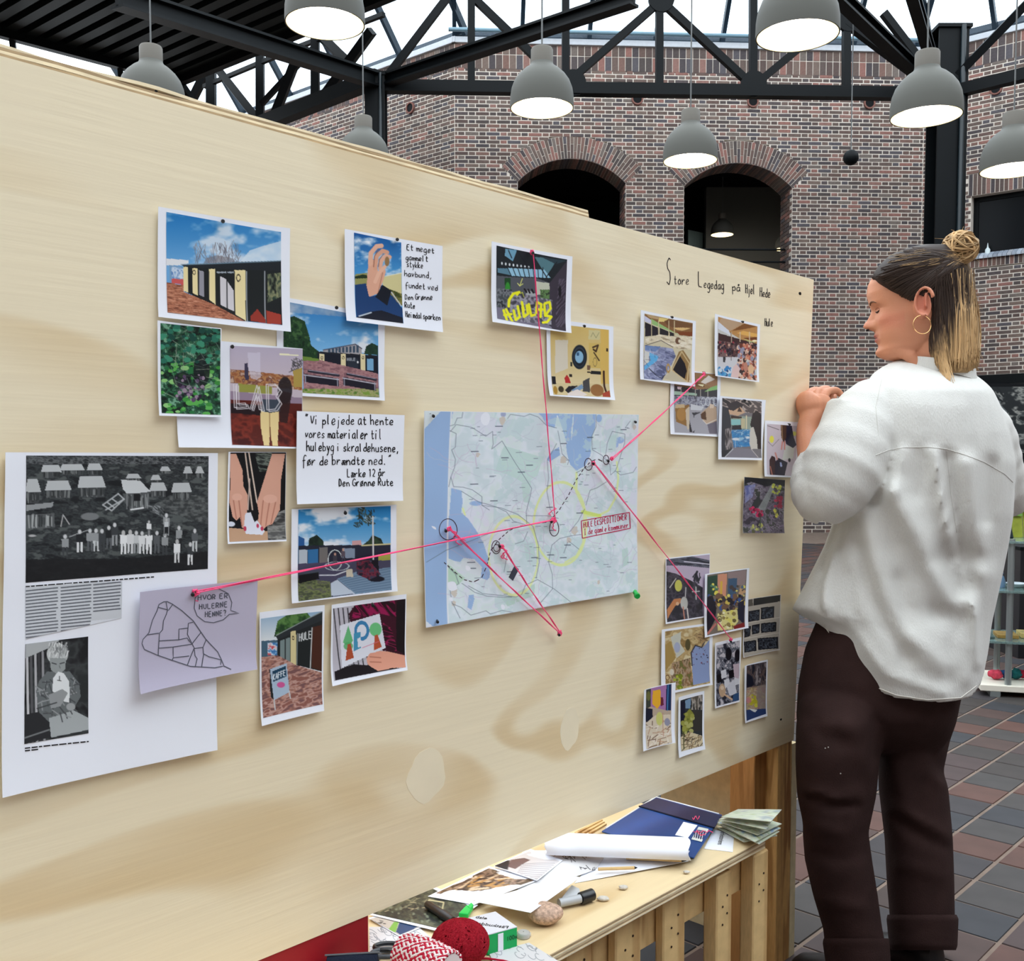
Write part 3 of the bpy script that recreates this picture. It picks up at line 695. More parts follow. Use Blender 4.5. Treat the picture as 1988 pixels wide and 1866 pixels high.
# ---------------------------------------------------------------- a single-stroke hand
GL = dict(a='5j2j0h0f2e4f5h|5j5f6e', b='0n0e|0h2j5i5f2e0e', c='5i3j0h0f3e5f', d='5n5e|5h3j0h0f3e5f', e='0g5h4j2j0h0f2e5f', f='6m4n2l2b|0i5i', g='5j2j0h0f3e5g|5j5c3a0b', h='0n0e|0h3j5h5e', i='1j1e|1l2m',
          j='3j3b1a|3l4m', k='0n0e|5j0g5e', l='1n1f2e', m='0j0e|0h2j3h3e|3h5j6h6e', n='0j0e|0h3j5h5e', o='2j0h0f2e5f5h3j2j', p='0j0a|0h3j5h5f2e0f', r='0j0e|0g3j5i', s='5i3j1i1h4g5f2e0f', t='2m2f3e5f|0j5j',
          u='0j0f2e5f|5j5e', v='0j2e5j', w='0j1e3i4e6j', y='0j2f|5j2b0a', z='0j5j0e5e', A='0e3n6e|1h5h', B='0e0n4m4k0j|0j5i5f0e', C='6l3n0k0g3e6f', D='0e0n4l5i4f0e', E='5n0n0e5e|0j4j', F='5n0n0e|0j4j',
          G='6l3n0k0g3e6f6i3i', H='0n0e|5n5e|0j5j', I='2n2e|0n4n|0e4e', J='5n5g3e0f', K='0n0e|5n0i5e', L='0n0e5e', M='0e0n3g6n6e', N='0e0n5e5n', O='2n0k0g3e6g6k4n2n', P='0e0n4m5k4i0i', R='0e0n4m5k4i0i|2i5e',
          S='5m3n0l1j4i5g3e0f', T='0n6n|3n3e', U='0n0g3e5g5n', V='0n3e6n', X='0n6e|6n0e', k1='', )
GL.update({'1': '1l3n3e', '2': '0l2n5l4i0e5e', '?': '0l2n5l4j3h|3f3e', '.': '1f1e2e', ',': '2f1c', '"': '1n0l|3n2l', '!': '1n1g|1f1e', 'å': '5j2j0i0f2e4f5h|5j5f6e|3l2m3n4m3l', 'æ': '0i2j3i3f1e0f0g3h|3g6g6i4j3h3f5e6f', 'ø': '2j0h0f2e5f5h3j2j|0d5k', '-': '1i4i'})
def stroke_text(txt, p0, p1, size, w, lift, par, m, name='handwriting', seed=1, jit=.35, slant=0., zoom=(0, 0, 1), label=None, squeeze=.62):
    """writes txt from p0 to p1 (base line, photograph pixels); the letters are raised ink ribbons on the sheet"""
    rs = random.Random(seed); z = lambda p: (zoom[0]+p[0]*zoom[2], zoom[1]+p[1]*zoom[2]); p0, p1 = z(p0), z(p1); size *= zoom[2]; w *= zoom[2]
    adv = sum(4.5 if c == ' ' else 8.0 for c in txt); tot = math.dist(p0, p1); k = tot/adv; dx, dy = (p1[0]-p0[0])/tot, (p1[1]-p0[1])/tot
    mb = MB(); pen = 0.
    for c in txt:
        if c == ' ': pen += 4.5; continue
        g = GL.get(c) or GL.get(c.lower(), ''); sy = size/9.*(1+rs.uniform(-.1, .1)); oy = rs.uniform(-.3, .3)*jit*2
        for st in g.split('|'):
            pts = []
            for i in range(0, len(st)-1, 2):
                gx = int(st[i])+rs.uniform(-jit, jit); gy = ord(st[i+1])-101+rs.uniform(-jit, jit)+oy
                s_ = (pen+gx)*k+gy*sy*slant; pts.append((p0[0]+dx*s_, p0[1]+dy*s_-gy*sy))
            q = []
            for i in range(len(pts)):                       # round the corners a little
                if 0 < i < len(pts)-1:
                    a, b, d_ = pts[i-1], pts[i], pts[i+1]; q += [(b[0]*.75+a[0]*.25, b[1]*.75+a[1]*.25), (b[0]*.88+a[0]*.06+d_[0]*.06, b[1]*.88+a[1]*.06+d_[1]*.06), (b[0]*.75+d_[0]*.25, b[1]*.75+d_[1]*.25)]
                else: q.append(pts[i])
            ribbon(mb, q, w*rs.uniform(.85, 1.15), lift)
        pen += 8.0
    if not mb.v: return
    o = obj(name, mb, m, parent=par); 
    if label: o['label'] = label
    return o
def ribbon(mb, pts, w, lift):
    ab = [bab(*p) for p in pts]; n = len(ab); L_, R_ = [], []
    for i in range(n):
        x0, y0 = pts[max(i-1, 0)]; x1, y1 = pts[min(i+1, n-1)]; d = math.hypot(x1-x0, y1-y0) or 1; nx_, ny_ = -(y1-y0)/d*w/2, (x1-x0)/d*w/2
        for S, sg in ((L_, 1), (R_, -1)):
            a, b = bab(pts[i][0]+nx_*sg, pts[i][1]+ny_*sg); S.append(bp(a, b, lift(a, b)))
    mb.add(L_+R_, [(i, i+1, n+i+1, n+i) for i in range(n-1)])
M_ink = mat('black_marker_ink', (18, 18, 24), .5, .3); M_pencil = mat('grey_pencil', (90, 92, 104), .6, .2); M_red = mat('red_marker_ink', (190, 40, 84), .5, .3)
M_pin = mat('black_pin', (14, 16, 22), .35, .6)
def pin(x, y, lab, h=.004, dx=.006, m=None, s=1.):
    """thin nail-like pin with a round head, leaning out of the board"""
    a, b = bab(x, y); t = thing('push_pin', bp(a, b, h), lab, 'pin', 'pins that hold the papers')
    p = bp(a, b, h-.002); q = bp(a-dx*s, b-.003*s, h+.007*s); q2 = bp(a-dx*1.15*s, b-.0035*s, h+.0085*s)
    obj('needle', MB().tube([q, p], .0006*s, 6), mat('steel_needle', (120, 124, 130), .3, .5, metal=.8), parent=t); n_ = (q2-p).normalized()
    obj('head', MB().tube([p+n_*.001, p+n_*.005, p+n_*.0055, q, q, q2], [.0009*s, .0011*s, .0022*s, .0022*s, .0030*s, .0026*s], 8), m or M_pin, parent=t, smooth=True)
Z4, Z5, Z6, Z7, Z8 = (290, 390, .29175), (0, 860, .37509), (420, 780, .3484), (790, 770, .26257), (920, 440, .20367)
ZB, ZC, Z3, Z9 = (1220, 590, .14469), (1370, 600, .16071), (1220, 480, .31071), (1200, 1050, .25192)
K = lambda *v: [(v[i], v[i+1]) for i in range(0, len(v), 2)]
dn = lambda z, f=.85: z[2]*f
# --- 1 long glazed building under a blue sky
p = Paper('photo_print', 'photo of a low glazed building with a bare tree, top left of the board', 'photo', K(45, 42, 905, 190, 905, 875, 42, 775), 2, zoom=Z4, curl=(0, .006, .001, .003))
a = Art(K(98, 78, 850, 213, 855, 830, 103, 745), dn(Z4), (60, 140, 200))
a.grad((30, 120, 190), (110, 170, 220), 90, 430).clouds(460, 210, 5, 2.4, (205, 222, 238)).poly(K(560, 420, 640, 330, 740, 300, 860, 270, 860, 420), (222, 234, 244), .75)
a.strokes(K(275, 290, 575, 410), [(120, 118, 130), (150, 144, 150), (92, 92, 104)], 90, 60, 3, -1.57, .55, 4).poly(K(330, 420, 350, 380, 420, 360, 520, 380, 560, 420), (120, 112, 116), .6)
a.poly(K(100, 385, 235, 395, 235, 415, 205, 430, 100, 430), (230, 232, 236)).poly(K(118, 430, 208, 440, 208, 560, 118, 545), (120, 160, 196)).tex(K(130, 440, 205, 450, 205, 520, 130, 515), [(60, 110, 180), (220, 230, 240), (90, 140, 200)], 30).poly(K(130, 518, 206, 522, 206, 560, 130, 548), (206, 90, 90))
a.poly(K(190, 425, 560, 405, 860, 400, 860, 470, 600, 468, 420, 460, 210, 440), (28, 34, 40)).line(K(190, 425, 560, 410, 860, 402), (120, 150, 170), 6)
a.poly(K(205, 440, 860, 470, 860, 830, 600, 800, 205, 600), (24, 30, 32))
for x0, x1, y0, y1, t in ((205, 232, 600, 610, 440), (262, 295, 612, 632, 448), (365, 408, 655, 690, 452), (535, 610, 755, 800, 460)): a.poly(K(x0, t, x1, t, x1, y1, x0, y0), (238, 222, 168))
a.poly(K(300, 460, 335, 470, 335, 640, 300, 625), (150, 150, 160)).poly(K(440, 500, 480, 520, 532, 600, 532, 735, 485, 715, 440, 690), (214, 210, 214)).poly(K(412, 470, 535, 470, 535, 480, 420, 480), (160, 170, 180))
for x in (300, 340, 365, 412, 485, 535, 618, 742, 850): a.line(K(x, 470, x, 830), (170, 176, 182) if x in (618, 742) else (20, 22, 26), 7)
a.tex(K(760, 490, 850, 480, 850, 640, 760, 680), [(40, 60, 50), (150, 150, 110), (90, 100, 80), (20, 26, 24)], 26, 60, 8).poly(K(640, 770, 690, 720, 742, 790, 742, 815, 640, 800), (150, 52, 40)).poly(K(750, 730, 850, 760, 850, 825, 750, 820), (164, 60, 46))
a.ell(563, 512, 13, 22, (90, 80, 60), 1, 6).ell(272, 475, 8, 14, (90, 80, 60), 1, 5)
a.poly(K(100, 545, 205, 560, 205, 605, 410, 695, 600, 800, 640, 812, 400, 790, 100, 750), (170, 104, 78)).tex(K(100, 545, 205, 560, 205, 605, 410, 695, 600, 800, 640, 812, 400, 790, 100, 750), [(120, 68, 50), (196, 128, 98), (150, 90, 66), (210, 150, 120)], 40, 7, 3, 2, .85, ang=.12)
p.print(a)
# --- 2 hand holding a stone, handwritten note beside it
p = Paper('photo_print', 'photo of a hand holding a stone with a handwritten note beside it', 'photo', K(1282, 190, 1925, 305, 1918, 877, 1285, 800), 3, zoom=Z4, curl=(0, .003, 0, .004)); lf = lambda a_, b_, p=p: p.lift(a_, b_)+.0004
a = Art(K(1343, 215, 1657, 280, 1665, 818, 1350, 778), dn(Z4, 1.), (30, 110, 180)); a.grad((14, 84, 156), (80, 160, 216), 220, 520)
a.clouds(560, 90, 8, 1.6).poly(K(1350, 490, 1430, 480, 1430, 560, 1350, 560), (150, 150, 90)).poly(K(1350, 505, 1400, 490, 1432, 500, 1432, 516, 1350, 520), (30, 50, 26)).poly(K(1530, 510, 1660, 480, 1662, 640, 1530, 600), (214, 204, 150)).line(K(1530, 505, 1660, 482), (230, 230, 210), 5)
a.tex(K(1530, 570, 1662, 620, 1664, 700, 1560, 650), [(90, 96, 40), (150, 140, 80), (60, 70, 30)], 20)
a.poly(K(1420, 600, 1428, 520, 1434, 440, 1448, 380, 1480, 400, 1500, 470, 1545, 430, 1550, 480, 1530, 545, 1495, 620, 1440, 640), (226, 170, 144)).line(K(1448, 420, 1452, 350, 1490, 305, 1522, 302), (232, 180, 154), 30).line(K(1480, 450, 1490, 370, 1530, 335, 1560, 345), (222, 164, 136), 28).line(K(1512, 450, 1522, 400, 1552, 368, 1578, 376), (230, 176, 150), 26).line(K(1470, 440, 1476, 370, 1502, 328), (150, 92, 72), 5).line(K(1502, 440, 1508, 392, 1535, 358), (150, 92, 72), 5).line(K(1480, 540, 1505, 480, 1545, 440), (236, 186, 160), 24)
a.ell(1560, 405, 16, 32, (150, 116, 76)).line(K(1530, 480, 1500, 610), (190, 130, 104), 6)
a.poly(K(1350, 560, 1420, 550, 1440, 640, 1500, 625, 1520, 560, 1600, 640, 1664, 720, 1664, 820, 1352, 780), (22, 60, 110)).poly(K(1480, 640, 1530, 560, 1590, 600, 1560, 700), (12, 20, 34)).poly(K(1350, 780, 1440, 740, 1520, 730, 1664, 780, 1664, 820), (10, 18, 36)).line(K(1370, 770, 1450, 745), (190, 200, 210), 9).line(K(1590, 610, 1655, 700), (200, 200, 200), 8)
p.print(a)
for k, (s_, x0, y0, x1, y1, h) in enumerate((('Et meget', 1695, 330, 1880, 355, 40), ('gammelt', 1688, 395, 1840, 410, 40), ('stykke', 1695, 442, 1805, 452, 38), ('havbund,', 1680, 505, 1868, 520, 40), ('fundet ved', 1686, 580, 1900, 600, 40), ('Den Grønne', 1683, 660, 1865, 662, 40), ('Rute', 1680, 712, 1752, 718, 40), ('Heimdalsparken', 1683, 775, 1912, 800, 40))):
    stroke_text(s_, (x0, y0), (x1, y1), h, 4.8, lf, p.t, M_ink, seed=k+3, zoom=Z4)
# --- 3 black benches in front of the building
p = Paper('photo_print', 'photo of a glazed building with black benches in front, clouds above', 'photo', K(845, 632, 1558, 762, 1550, 1330, 843, 1290), 0, zoom=Z4, curl=(0, .002, 0, .003))
a = Art(K(888, 668, 1513, 785, 1517, 1308, 888, 1270), dn(Z4), (60, 140, 200)); a.grad((40, 120, 190), (120, 180, 225), 680, 980).clouds(1010, 200, 12, 3.4, (226, 232, 240)).tex(K(905, 650, 1290, 700, 1290, 770, 905, 740), [(150, 170, 196), (120, 150, 186), (170, 180, 196)], 80, a=.7)
a.tex(K(888, 790, 950, 765, 1020, 800, 1050, 900, 1060, 960, 1110, 1000, 1110, 1060, 888, 1040), [(14, 40, 24), (34, 70, 40), (20, 50, 30), (60, 96, 54)], 26, 26, 5).tex(K(1415, 1020, 1430, 965, 1470, 945, 1513, 965, 1513, 1025), [(24, 50, 40), (40, 70, 50)], 20)
a.poly(K(1140, 990, 1355, 950, 1400, 985, 1400, 1020, 1140, 1010), (170, 166, 170)).line(K(1140, 990, 1355, 952, 1400, 982), (60, 60, 80), 6)
for i in range(9): a.poly(K(1170+i*24, 985-i*3, 1186+i*24, 983-i*3, 1186+i*24, 1008, 1170+i*24, 1008), (60, 80, 100))
a.poly(K(1100, 1000, 1513, 1028, 1513, 1045, 1100, 1015), (30, 34, 44)).poly(K(1100, 1010, 1513, 1040, 1513, 1160, 1100, 1130), (20, 26, 40))
for x in (1115, 1257, 1392): a.poly(K(x, 1015, x+33, 1018, x+33, 1150, x, 1138), (226, 212, 168)); a.ell(x+16, 1042, 6, 9, (90, 80, 60), 1, 4)
a.poly(K(1435, 1050, 1480, 1050, 1480, 1130, 1435, 1125), (120, 170, 206)).poly(K(1300, 1045, 1375, 1050, 1375, 1120, 1300, 1115), (40, 48, 60)).ell(1372, 1072, 6, 8, (240, 240, 240))
for i, s_ in enumerate(('H', 'U', 'L', 'E')):
    x = 1300+i*15
    for st in GL[s_].split('|'): a.line([(x+int(st[j])*1.8, 1062-(ord(st[j+1])-101)*2) for j in range(0, len(st), 2)], (210, 214, 220), 3)
a.tex(K(1010, 1050, 1110, 1055, 1513, 1150, 1513, 1300, 1010, 1280), [(150, 104, 110), (176, 132, 132), (130, 90, 98)], 30, 14, 4).poly(K(1000, 1030, 1110, 1050, 1110, 1065, 1000, 1060), (110, 140, 60)).tex(K(888, 1250, 1513, 1250, 1517, 1308, 888, 1290), [(120, 150, 60), (170, 160, 120), (80, 120, 40)], 30, 20, 8)
for (x0, y0, x1, y1) in ((1015, 1150, 1240, 1180), (1270, 1170, 1495, 1210)):
    a.poly(K(x0, y0, x1, y1, x1, y1+55, x0, y0+55), (26, 24, 38)).line(K(x0, y0+8, x1, y1+8), (200, 196, 206), 7).line(K(x0+8, y0+8, x0+8, y0+60), (180, 180, 196), 5).line(K(x1-8, y1, x1-8, y1+50), (180, 180, 196), 5).line(K(x0+30, y0-18, x1, y1-20), (30, 30, 44), 16).line(K(x0+30, y0-24, x1, y1-26), (170, 170, 186), 4)
p.print(a)
# --- 4 foliage
p = Paper('photo_print', 'photo of dense green leaves and twigs, left edge of the cluster', 'photo', K(37, 797, 462, 850, 458, 1440, 42, 1430), 2, zoom=Z4, curl=(.002, .002, 0, .003))
a = Art(K(57, 815, 455, 855, 452, 1425, 60, 1412), dn(Z4, 1.)); a.tex(None, [(8, 26, 22), (30, 76, 50), (16, 46, 36), (60, 120, 84), (24, 60, 44), (110, 160, 130)], 30, 30, 11, 4, con=2.0)
a.blobs(K(60, 1080, 450, 1420), [(60, 140, 60), (36, 110, 60), (90, 170, 80), (20, 70, 40), (140, 196, 120)], 90, 22, 5, .6).ell(330, 1130, 55, 110, (12, 16, 22), .8).ell(200, 1190, 60, 50, (14, 14, 24), .7).blobs(K(150, 1150, 350, 1340), [(150, 130, 150), (90, 70, 100), (40, 30, 50)], 45, 12, 7)
a.strokes(K(80, 850, 440, 1300), [(120, 140, 130), (80, 90, 86), (150, 160, 140)], 45, 120, 3, .6, 1.2, 3).blobs(K(60, 830, 450, 1080), [(40, 110, 90), (60, 140, 110), (20, 70, 60)], 70, 20, 9, .7)
p.print(a)
# --- 5 person behind glass with LAB lettering, on a white sheet
p = Paper('photo_print', 'photo taken through glass with outlined letters LAB and beige trousers', 'photo', K(172, 905, 1003, 985, 1001, 1648, 175, 1640), 1, zoom=Z4, curl=(0, .003, 0, .005))
a = Art(K(527, 965, 1002, 988, 999, 1638, 530, 1622), dn(Z4)); a.grad((186, 176, 196), (200, 186, 196), 970, 1180).tex(K(530, 1120, 640, 1130, 1000, 1170, 1000, 1260, 530, 1210), [(150, 90, 60), (190, 140, 90), (110, 60, 50), (200, 170, 150)], 36, 24, 4)
a.poly(K(620, 1080, 640, 1080, 648, 1190, 622, 1190), (60, 56, 80)).strokes(K(925, 1050, 1000, 1140), [(60, 60, 66), (90, 86, 80)], 40, 30, 4, 0, 1.5, 3).poly(K(940, 1130, 1000, 1110, 1000, 1240, 940, 1240), (176, 150, 76)).poly(K(580, 1215, 800, 1235, 800, 1285, 580, 1270), (150, 150, 70)).poly(K(530, 1265, 1000, 1310, 1000, 1350, 530, 1330), (150, 130, 150)).poly(K(530, 1320, 1000, 1350, 1000, 1640, 530, 1630), (90, 30, 24)).tex(K(530, 1400, 1000, 1420, 1000, 1640, 530, 1630), [(70, 22, 20), (130, 50, 38), (90, 34, 28)], 70, 50, 6).poly(K(530, 1345, 760, 1360, 760, 1430, 530, 1410), (34, 20, 26))
a.poly(K(640, 1010, 720, 1010, 725, 1170, 700, 1190, 660, 1180, 645, 1110), (210, 204, 220), .7).poly(K(850, 1015, 975, 1025, 975, 1035, 850, 1028), (240, 236, 200)).ell(885, 1260, 48, 90, (26, 22, 28), .85).poly(K(845, 1260, 930, 1280, 900, 1480, 850, 1470), (40, 24, 26), .8)
a.poly(K(725, 1390, 845, 1400, 840, 1500, 825, 1630, 790, 1630, 785, 1500, 770, 1630, 735, 1625, 720, 1480), (232, 208, 150)).poly(K(735, 1320, 850, 1320, 850, 1400, 790, 1410, 735, 1400), (60, 70, 84)).line(K(783, 1410, 780, 1560), (150, 110, 70), 5)
for o_ in ((0, 0), (14, 10)):
    for pts in (K(550, 1220, 555, 1375, 635, 1370, 625, 1345, 570, 1348, 568, 1220), K(655, 1385, 700, 1225, 735, 1390, 715, 1388, 695, 1290, 665, 1385), K(760, 1220, 765, 1390, 820, 1385, 850, 1340, 825, 1300, 850, 1260, 820, 1220, 760, 1220)): a.line([(x+o_[0], y+o_[1]) for x, y in pts], (226, 222, 226), 5)
p.print(a)
# --- 6 handwritten quote
p = Paper('handwritten_note', 'white note with a handwritten quote in black marker, above the courtyard photo', 'note', K(420, 52, 1012, 75, 998, 548, 415, 568), 7, zoom=Z6, curl=(0, .003, 0, .003)); lf = lambda a_, b_, p=p: p.lift(a_, b_)+.0004
for k, (s_, x0, y0, x1, y1, h) in enumerate((('"Vi plejede at hente', 468, 125, 960, 130, 52), ('vores materialer til', 466, 200, 900, 208, 52), ('hulebyg i skraldehusene,', 474, 272, 992, 280, 50), ('før de brændte ned."', 450, 352, 955, 348, 52), ('Lærke 12 år', 700, 420, 915, 412, 44), ('Den Grønne Rute', 652, 470, 956, 465, 44))):
    stroke_text(s_, (x0, y0), (x1, y1), h, 5.2, lf, p.t, M_ink, seed=k+20, zoom=Z6)
# --- 7 two hands
p = Paper('photo_print', 'photo of two hands holding a crumpled white paper over a table', 'photo', K(57, 278, 383, 280, 375, 775, 45, 790), 1, zoom=Z6, curl=(.002, 0, 0, .004))
a = Art(K(68, 283, 380, 283, 373, 765, 55, 778), dn(Z6, 1.), (16, 18, 22)); a.tex(K(200, 283, 300, 283, 300, 380, 230, 390), [(20, 24, 26), (120, 130, 120), (30, 36, 34)], 60, 12, 3, ang=.2)
a.poly(K(55, 700, 270, 720, 270, 775, 55, 778), (196, 158, 128)).tex(K(270, 640, 375, 600, 375, 770, 270, 765), [(90, 90, 90), (150, 150, 146), (60, 60, 60)], 60, 14, 4).line(K(150, 283, 190, 600), (216, 196, 180), 8).line(K(170, 283, 215, 560), (226, 206, 190), 8).line(K(175, 430, 165, 600), (200, 180, 170), 7)
sk = (222, 168, 146); sd = (188, 124, 104)
a.poly(K(60, 290, 100, 290, 135, 380, 140, 470, 165, 520, 160, 620, 150, 710, 130, 700, 120, 640, 100, 660, 80, 640, 62, 560, 68, 440), sk).poly(K(300, 290, 375, 290, 350, 440, 350, 520, 345, 600, 300, 680, 270, 690, 240, 715, 215, 700, 225, 620, 215, 560, 240, 480), sk)
for q_ in (K(85, 550, 100, 650), K(115, 550, 130, 690), K(250, 550, 232, 700), K(285, 560, 262, 690), K(320, 560, 292, 680)): a.line(q_, sd, 6)
a.ell(105, 530, 28, 20, (236, 186, 166), .7).ell(290, 540, 40, 24, (236, 186, 166), .7).poly(K(150, 620, 180, 615, 200, 670, 215, 660, 255, 720, 240, 740, 150, 735, 140, 700), (226, 228, 240)).ell(146, 706, 8, 14, (196, 60, 90)).ell(240, 706, 8, 12, (196, 60, 90)).ell(217, 690, 7, 12, (196, 60, 90)).ell(70, 680, 22, 14, (220, 224, 236))
p.print(a)
# --- 8 courtyard
p = Paper('photo_print', 'photo of a courtyard with wooden deck and birch tree under clouds', 'photo', K(405, 597, 988, 572, 988, 1052, 400, 1120), 2, zoom=Z6, curl=(.002, .002, 0, .003))
a = Art(K(443, 600, 957, 580, 957, 1045, 438, 1108), dn(Z6, .9), (60, 140, 200)); a.grad((30, 124, 190), (130, 184, 224), 590, 800).clouds(810, 150, 21, 3.2, (230, 236, 244)).tex(K(495, 800, 500, 760, 540, 740, 575, 770, 580, 805), [(20, 34, 30), (40, 60, 44)], 16).tex(K(790, 800, 830, 770, 850, 740, 900, 760, 920, 800), [(24, 34, 28), (50, 70, 50)], 16)
a.strokes(K(750, 590, 860, 700), [(40, 50, 44), (70, 84, 70)], 60, 18, 6, .8, 1., 3).poly(K(735, 775, 785, 770, 790, 805, 735, 805), (206, 160, 160)).poly(K(443, 745, 475, 760, 475, 800, 443, 800), (40, 90, 150))
a.poly(K(443, 800, 957, 795, 957, 880, 443, 900), (36, 40, 56)).poly(K(445, 822, 490, 822, 490, 900, 445, 910), (180, 190, 200)).poly(K(492, 822, 548, 820, 548, 930, 492, 925), (50, 110, 160)).poly(K(555, 810, 600, 810, 600, 900, 555, 900), (190, 180, 160), .5).poly(K(680, 815, 750, 815, 750, 870, 680, 870), (170, 190, 210), .7).poly(K(885, 850, 957, 840, 957, 905, 885, 890), (170, 170, 80)).line(K(790, 800, 957, 790), (210, 200, 150), 8)
a.poly(K(438, 900, 957, 880, 957, 1045, 438, 1108), (74, 72, 96)).tex(K(438, 980, 610, 1000, 615, 1090, 438, 1108), [(70, 76, 60), (120, 130, 80), (90, 90, 80)], 24, 12, 5).poly(K(650, 985, 760, 945, 957, 920, 957, 1045, 745, 1068), (116, 140, 164))
for i in range(8): a.line(K(665+i*12, 990+i*10, 955, 925+i*15), (80, 104, 130), 3)
a.poly(K(615, 1010, 650, 990, 745, 1068, 615, 1080), (190, 200, 214)).poly(K(443, 955, 550, 945, 552, 985, 443, 1010), (14, 16, 22)).line(K(443, 960, 550, 945), (70, 80, 90), 7).line(K(555, 965, 640, 965, 720, 935), (220, 224, 230), 6)
a.line(K(853, 640, 857, 980), (214, 214, 214), 9).poly(K(845, 880, 885, 880, 890, 1000, 840, 1000), (20, 20, 30)).ell(870, 985, 48, 16, (20, 20, 34)).tex(K(760, 890, 830, 880, 900, 960, 830, 990, 760, 960), [(30, 30, 44), (120, 40, 60), (60, 60, 80)], 20, 20, 3).poly(K(700, 935, 735, 930, 740, 975, 700, 975), (206, 196, 176)).ell(640, 880, 38, 55, (196, 206, 206), 1, 4).ell(650, 915, 66, 24, (180, 190, 196), 1, 3)
a.people(K(640, 920, 685, 895), 80, [(60, 60, 70), (90, 80, 90)], 2)
p.print(a)
# --- 9 KAFFE sign
p = Paper('photo_print', 'photo of a pavement sign reading KAFFE in front of a dark shop front', 'photo', K(230, 1172, 590, 1130, 578, 1715, 232, 1800), 1, zoom=Z6, curl=(.002, .003, 0, .005))
a = Art(K(237, 1207, 578, 1165, 572, 1680, 242, 1757), dn(Z6, 1.), (180, 190, 200)); a.grad((150, 180, 206), (220, 226, 230), 1180, 1320).tex(K(310, 1310, 330, 1220, 400, 1175, 490, 1170, 515, 1200, 440, 1260), [(30, 60, 34), (60, 100, 50), (90, 130, 70)], 24)
a.poly(K(240, 1330, 330, 1325, 330, 1410, 240, 1420), (70, 100, 120)).tex(K(275, 1340, 328, 1340, 328, 1410, 275, 1410), [(60, 120, 180), (220, 230, 235), (200, 80, 90)], 22).poly(K(320, 1305, 578, 1165, 578, 1225, 330, 1325), (40, 46, 50)).line(K(322, 1300, 575, 1168), (140, 150, 150), 5).poly(K(330, 1325, 578, 1215, 578, 1500, 432, 1465, 330, 1440), (28, 34, 36)).poly(K(345, 1330, 400, 1310, 400, 1450, 345, 1435), (120, 136, 136)).line(K(372, 1322, 372, 1445), (30, 34, 36), 6).poly(K(402, 1280, 432, 1272, 432, 1465, 402, 1455), (214, 200, 150)).ell(416, 1315, 5, 9, (60, 50, 40), 1, 4).poly(K(520, 1255, 575, 1240, 575, 1495, 520, 1480), (70, 36, 24)).line(K(522, 1258, 512, 1480), (196, 200, 200), 6).line(K(440, 1290, 437, 1460), (150, 160, 160), 4)
for i, s_ in enumerate('HULE'):
    x = 450+i*18
    for st in GL[s_].split('|'): a.line([(x+int(st[j])*2.3, 1332-i*5-(ord(st[j+1])-101)*4.4) for j in range(0, len(st), 2)], (226, 230, 230), 5)
a.poly(K(240, 1420, 330, 1410, 432, 1465, 575, 1505, 573, 1690, 242, 1757), (170, 128, 120)).tex(K(240, 1420, 330, 1410, 432, 1465, 575, 1505, 573, 1690, 242, 1757), [(140, 90, 80), (196, 160, 150), (170, 120, 104), (120, 84, 84)], 34, 14, 5, 2, ang=-.35)
a.poly(K(285, 1490, 298, 1485, 305, 1660, 290, 1640), (30, 36, 40)).poly(K(288, 1487, 380, 1455, 395, 1615, 308, 1660), (170, 190, 210)).poly(K(300, 1500, 375, 1470, 380, 1528, 306, 1558), (24, 64, 90)).ell(348, 1575, 22, 16, (206, 90, 150)).line(K(308, 1655, 312, 1712), (200, 206, 210), 6).line(K(393, 1612, 398, 1650), (200, 206, 210), 6)
for i, s_ in enumerate('KAFFE'):
    x = 306+i*14
    for st in GL[s_].split('|'): a.line([(x+int(st[j])*1.8, 1546-i*5.4-(ord(st[j+1])-101)*3.4) for j in range(0, len(st), 2)], (226, 232, 238), 4.5)
p.print(a)
# --- 10 striped jumper and child's drawing
p = Paper('photo_print', "photo of a child's drawing of trees held in front of a pink striped jumper", 'photo', K(630, 1130, 1048, 1070, 1042, 1490, 620, 1578), 1, zoom=Z6, curl=(.003, .002, 0, .006))
a = Art(K(637, 1150, 1042, 1097, 1035, 1475, 633, 1550), dn(Z6, 1.), (190, 186, 196))
for i in range(7): a.line(K(640+i*26, 1150, 680+i*26, 1540), (40, 40, 46), 6)
a.poly(K(760, 1130, 1042, 1097, 1040, 1420, 930, 1400, 730, 1220, 725, 1180), (60, 16, 34)).tex(K(760, 1125, 980, 1105, 990, 1200, 900, 1180, 740, 1210), [(40, 12, 24), (170, 30, 90), (50, 14, 30), (150, 24, 80)], 60, 15, 3, 1, ang=.9, con=2.4).tex(K(915, 1230, 960, 1260, 1000, 1380, 950, 1400, 920, 1330), [(40, 12, 24), (160, 30, 84), (50, 14, 30)], 60, 14, 6, 1, ang=.3, con=2.4)
a.poly(K(640, 1500, 740, 1460, 1000, 1480, 1035, 1475, 640, 1548), (26, 22, 28)).poly(K(990, 1110, 1042, 1097, 1040, 1410, 990, 1380), (22, 14, 20))
a.poly(K(675, 1245, 895, 1180, 930, 1370, 685, 1480), (224, 226, 236)).line(K(720, 1470, 930, 1385), (160, 160, 170), 3)
a.poly(K(692, 1340, 722, 1245, 748, 1330, 735, 1350, 710, 1355), (90, 180, 110), .9).ell(722, 1360, 26, 22, (80, 170, 100), .8).poly(K(718, 1350, 735, 1345, 752, 1425, 705, 1442), (176, 80, 50)).ell(873, 1268, 34, 38, (90, 190, 110), .85).poly(K(868, 1300, 884, 1296, 908, 1365, 862, 1385), (186, 84, 54))
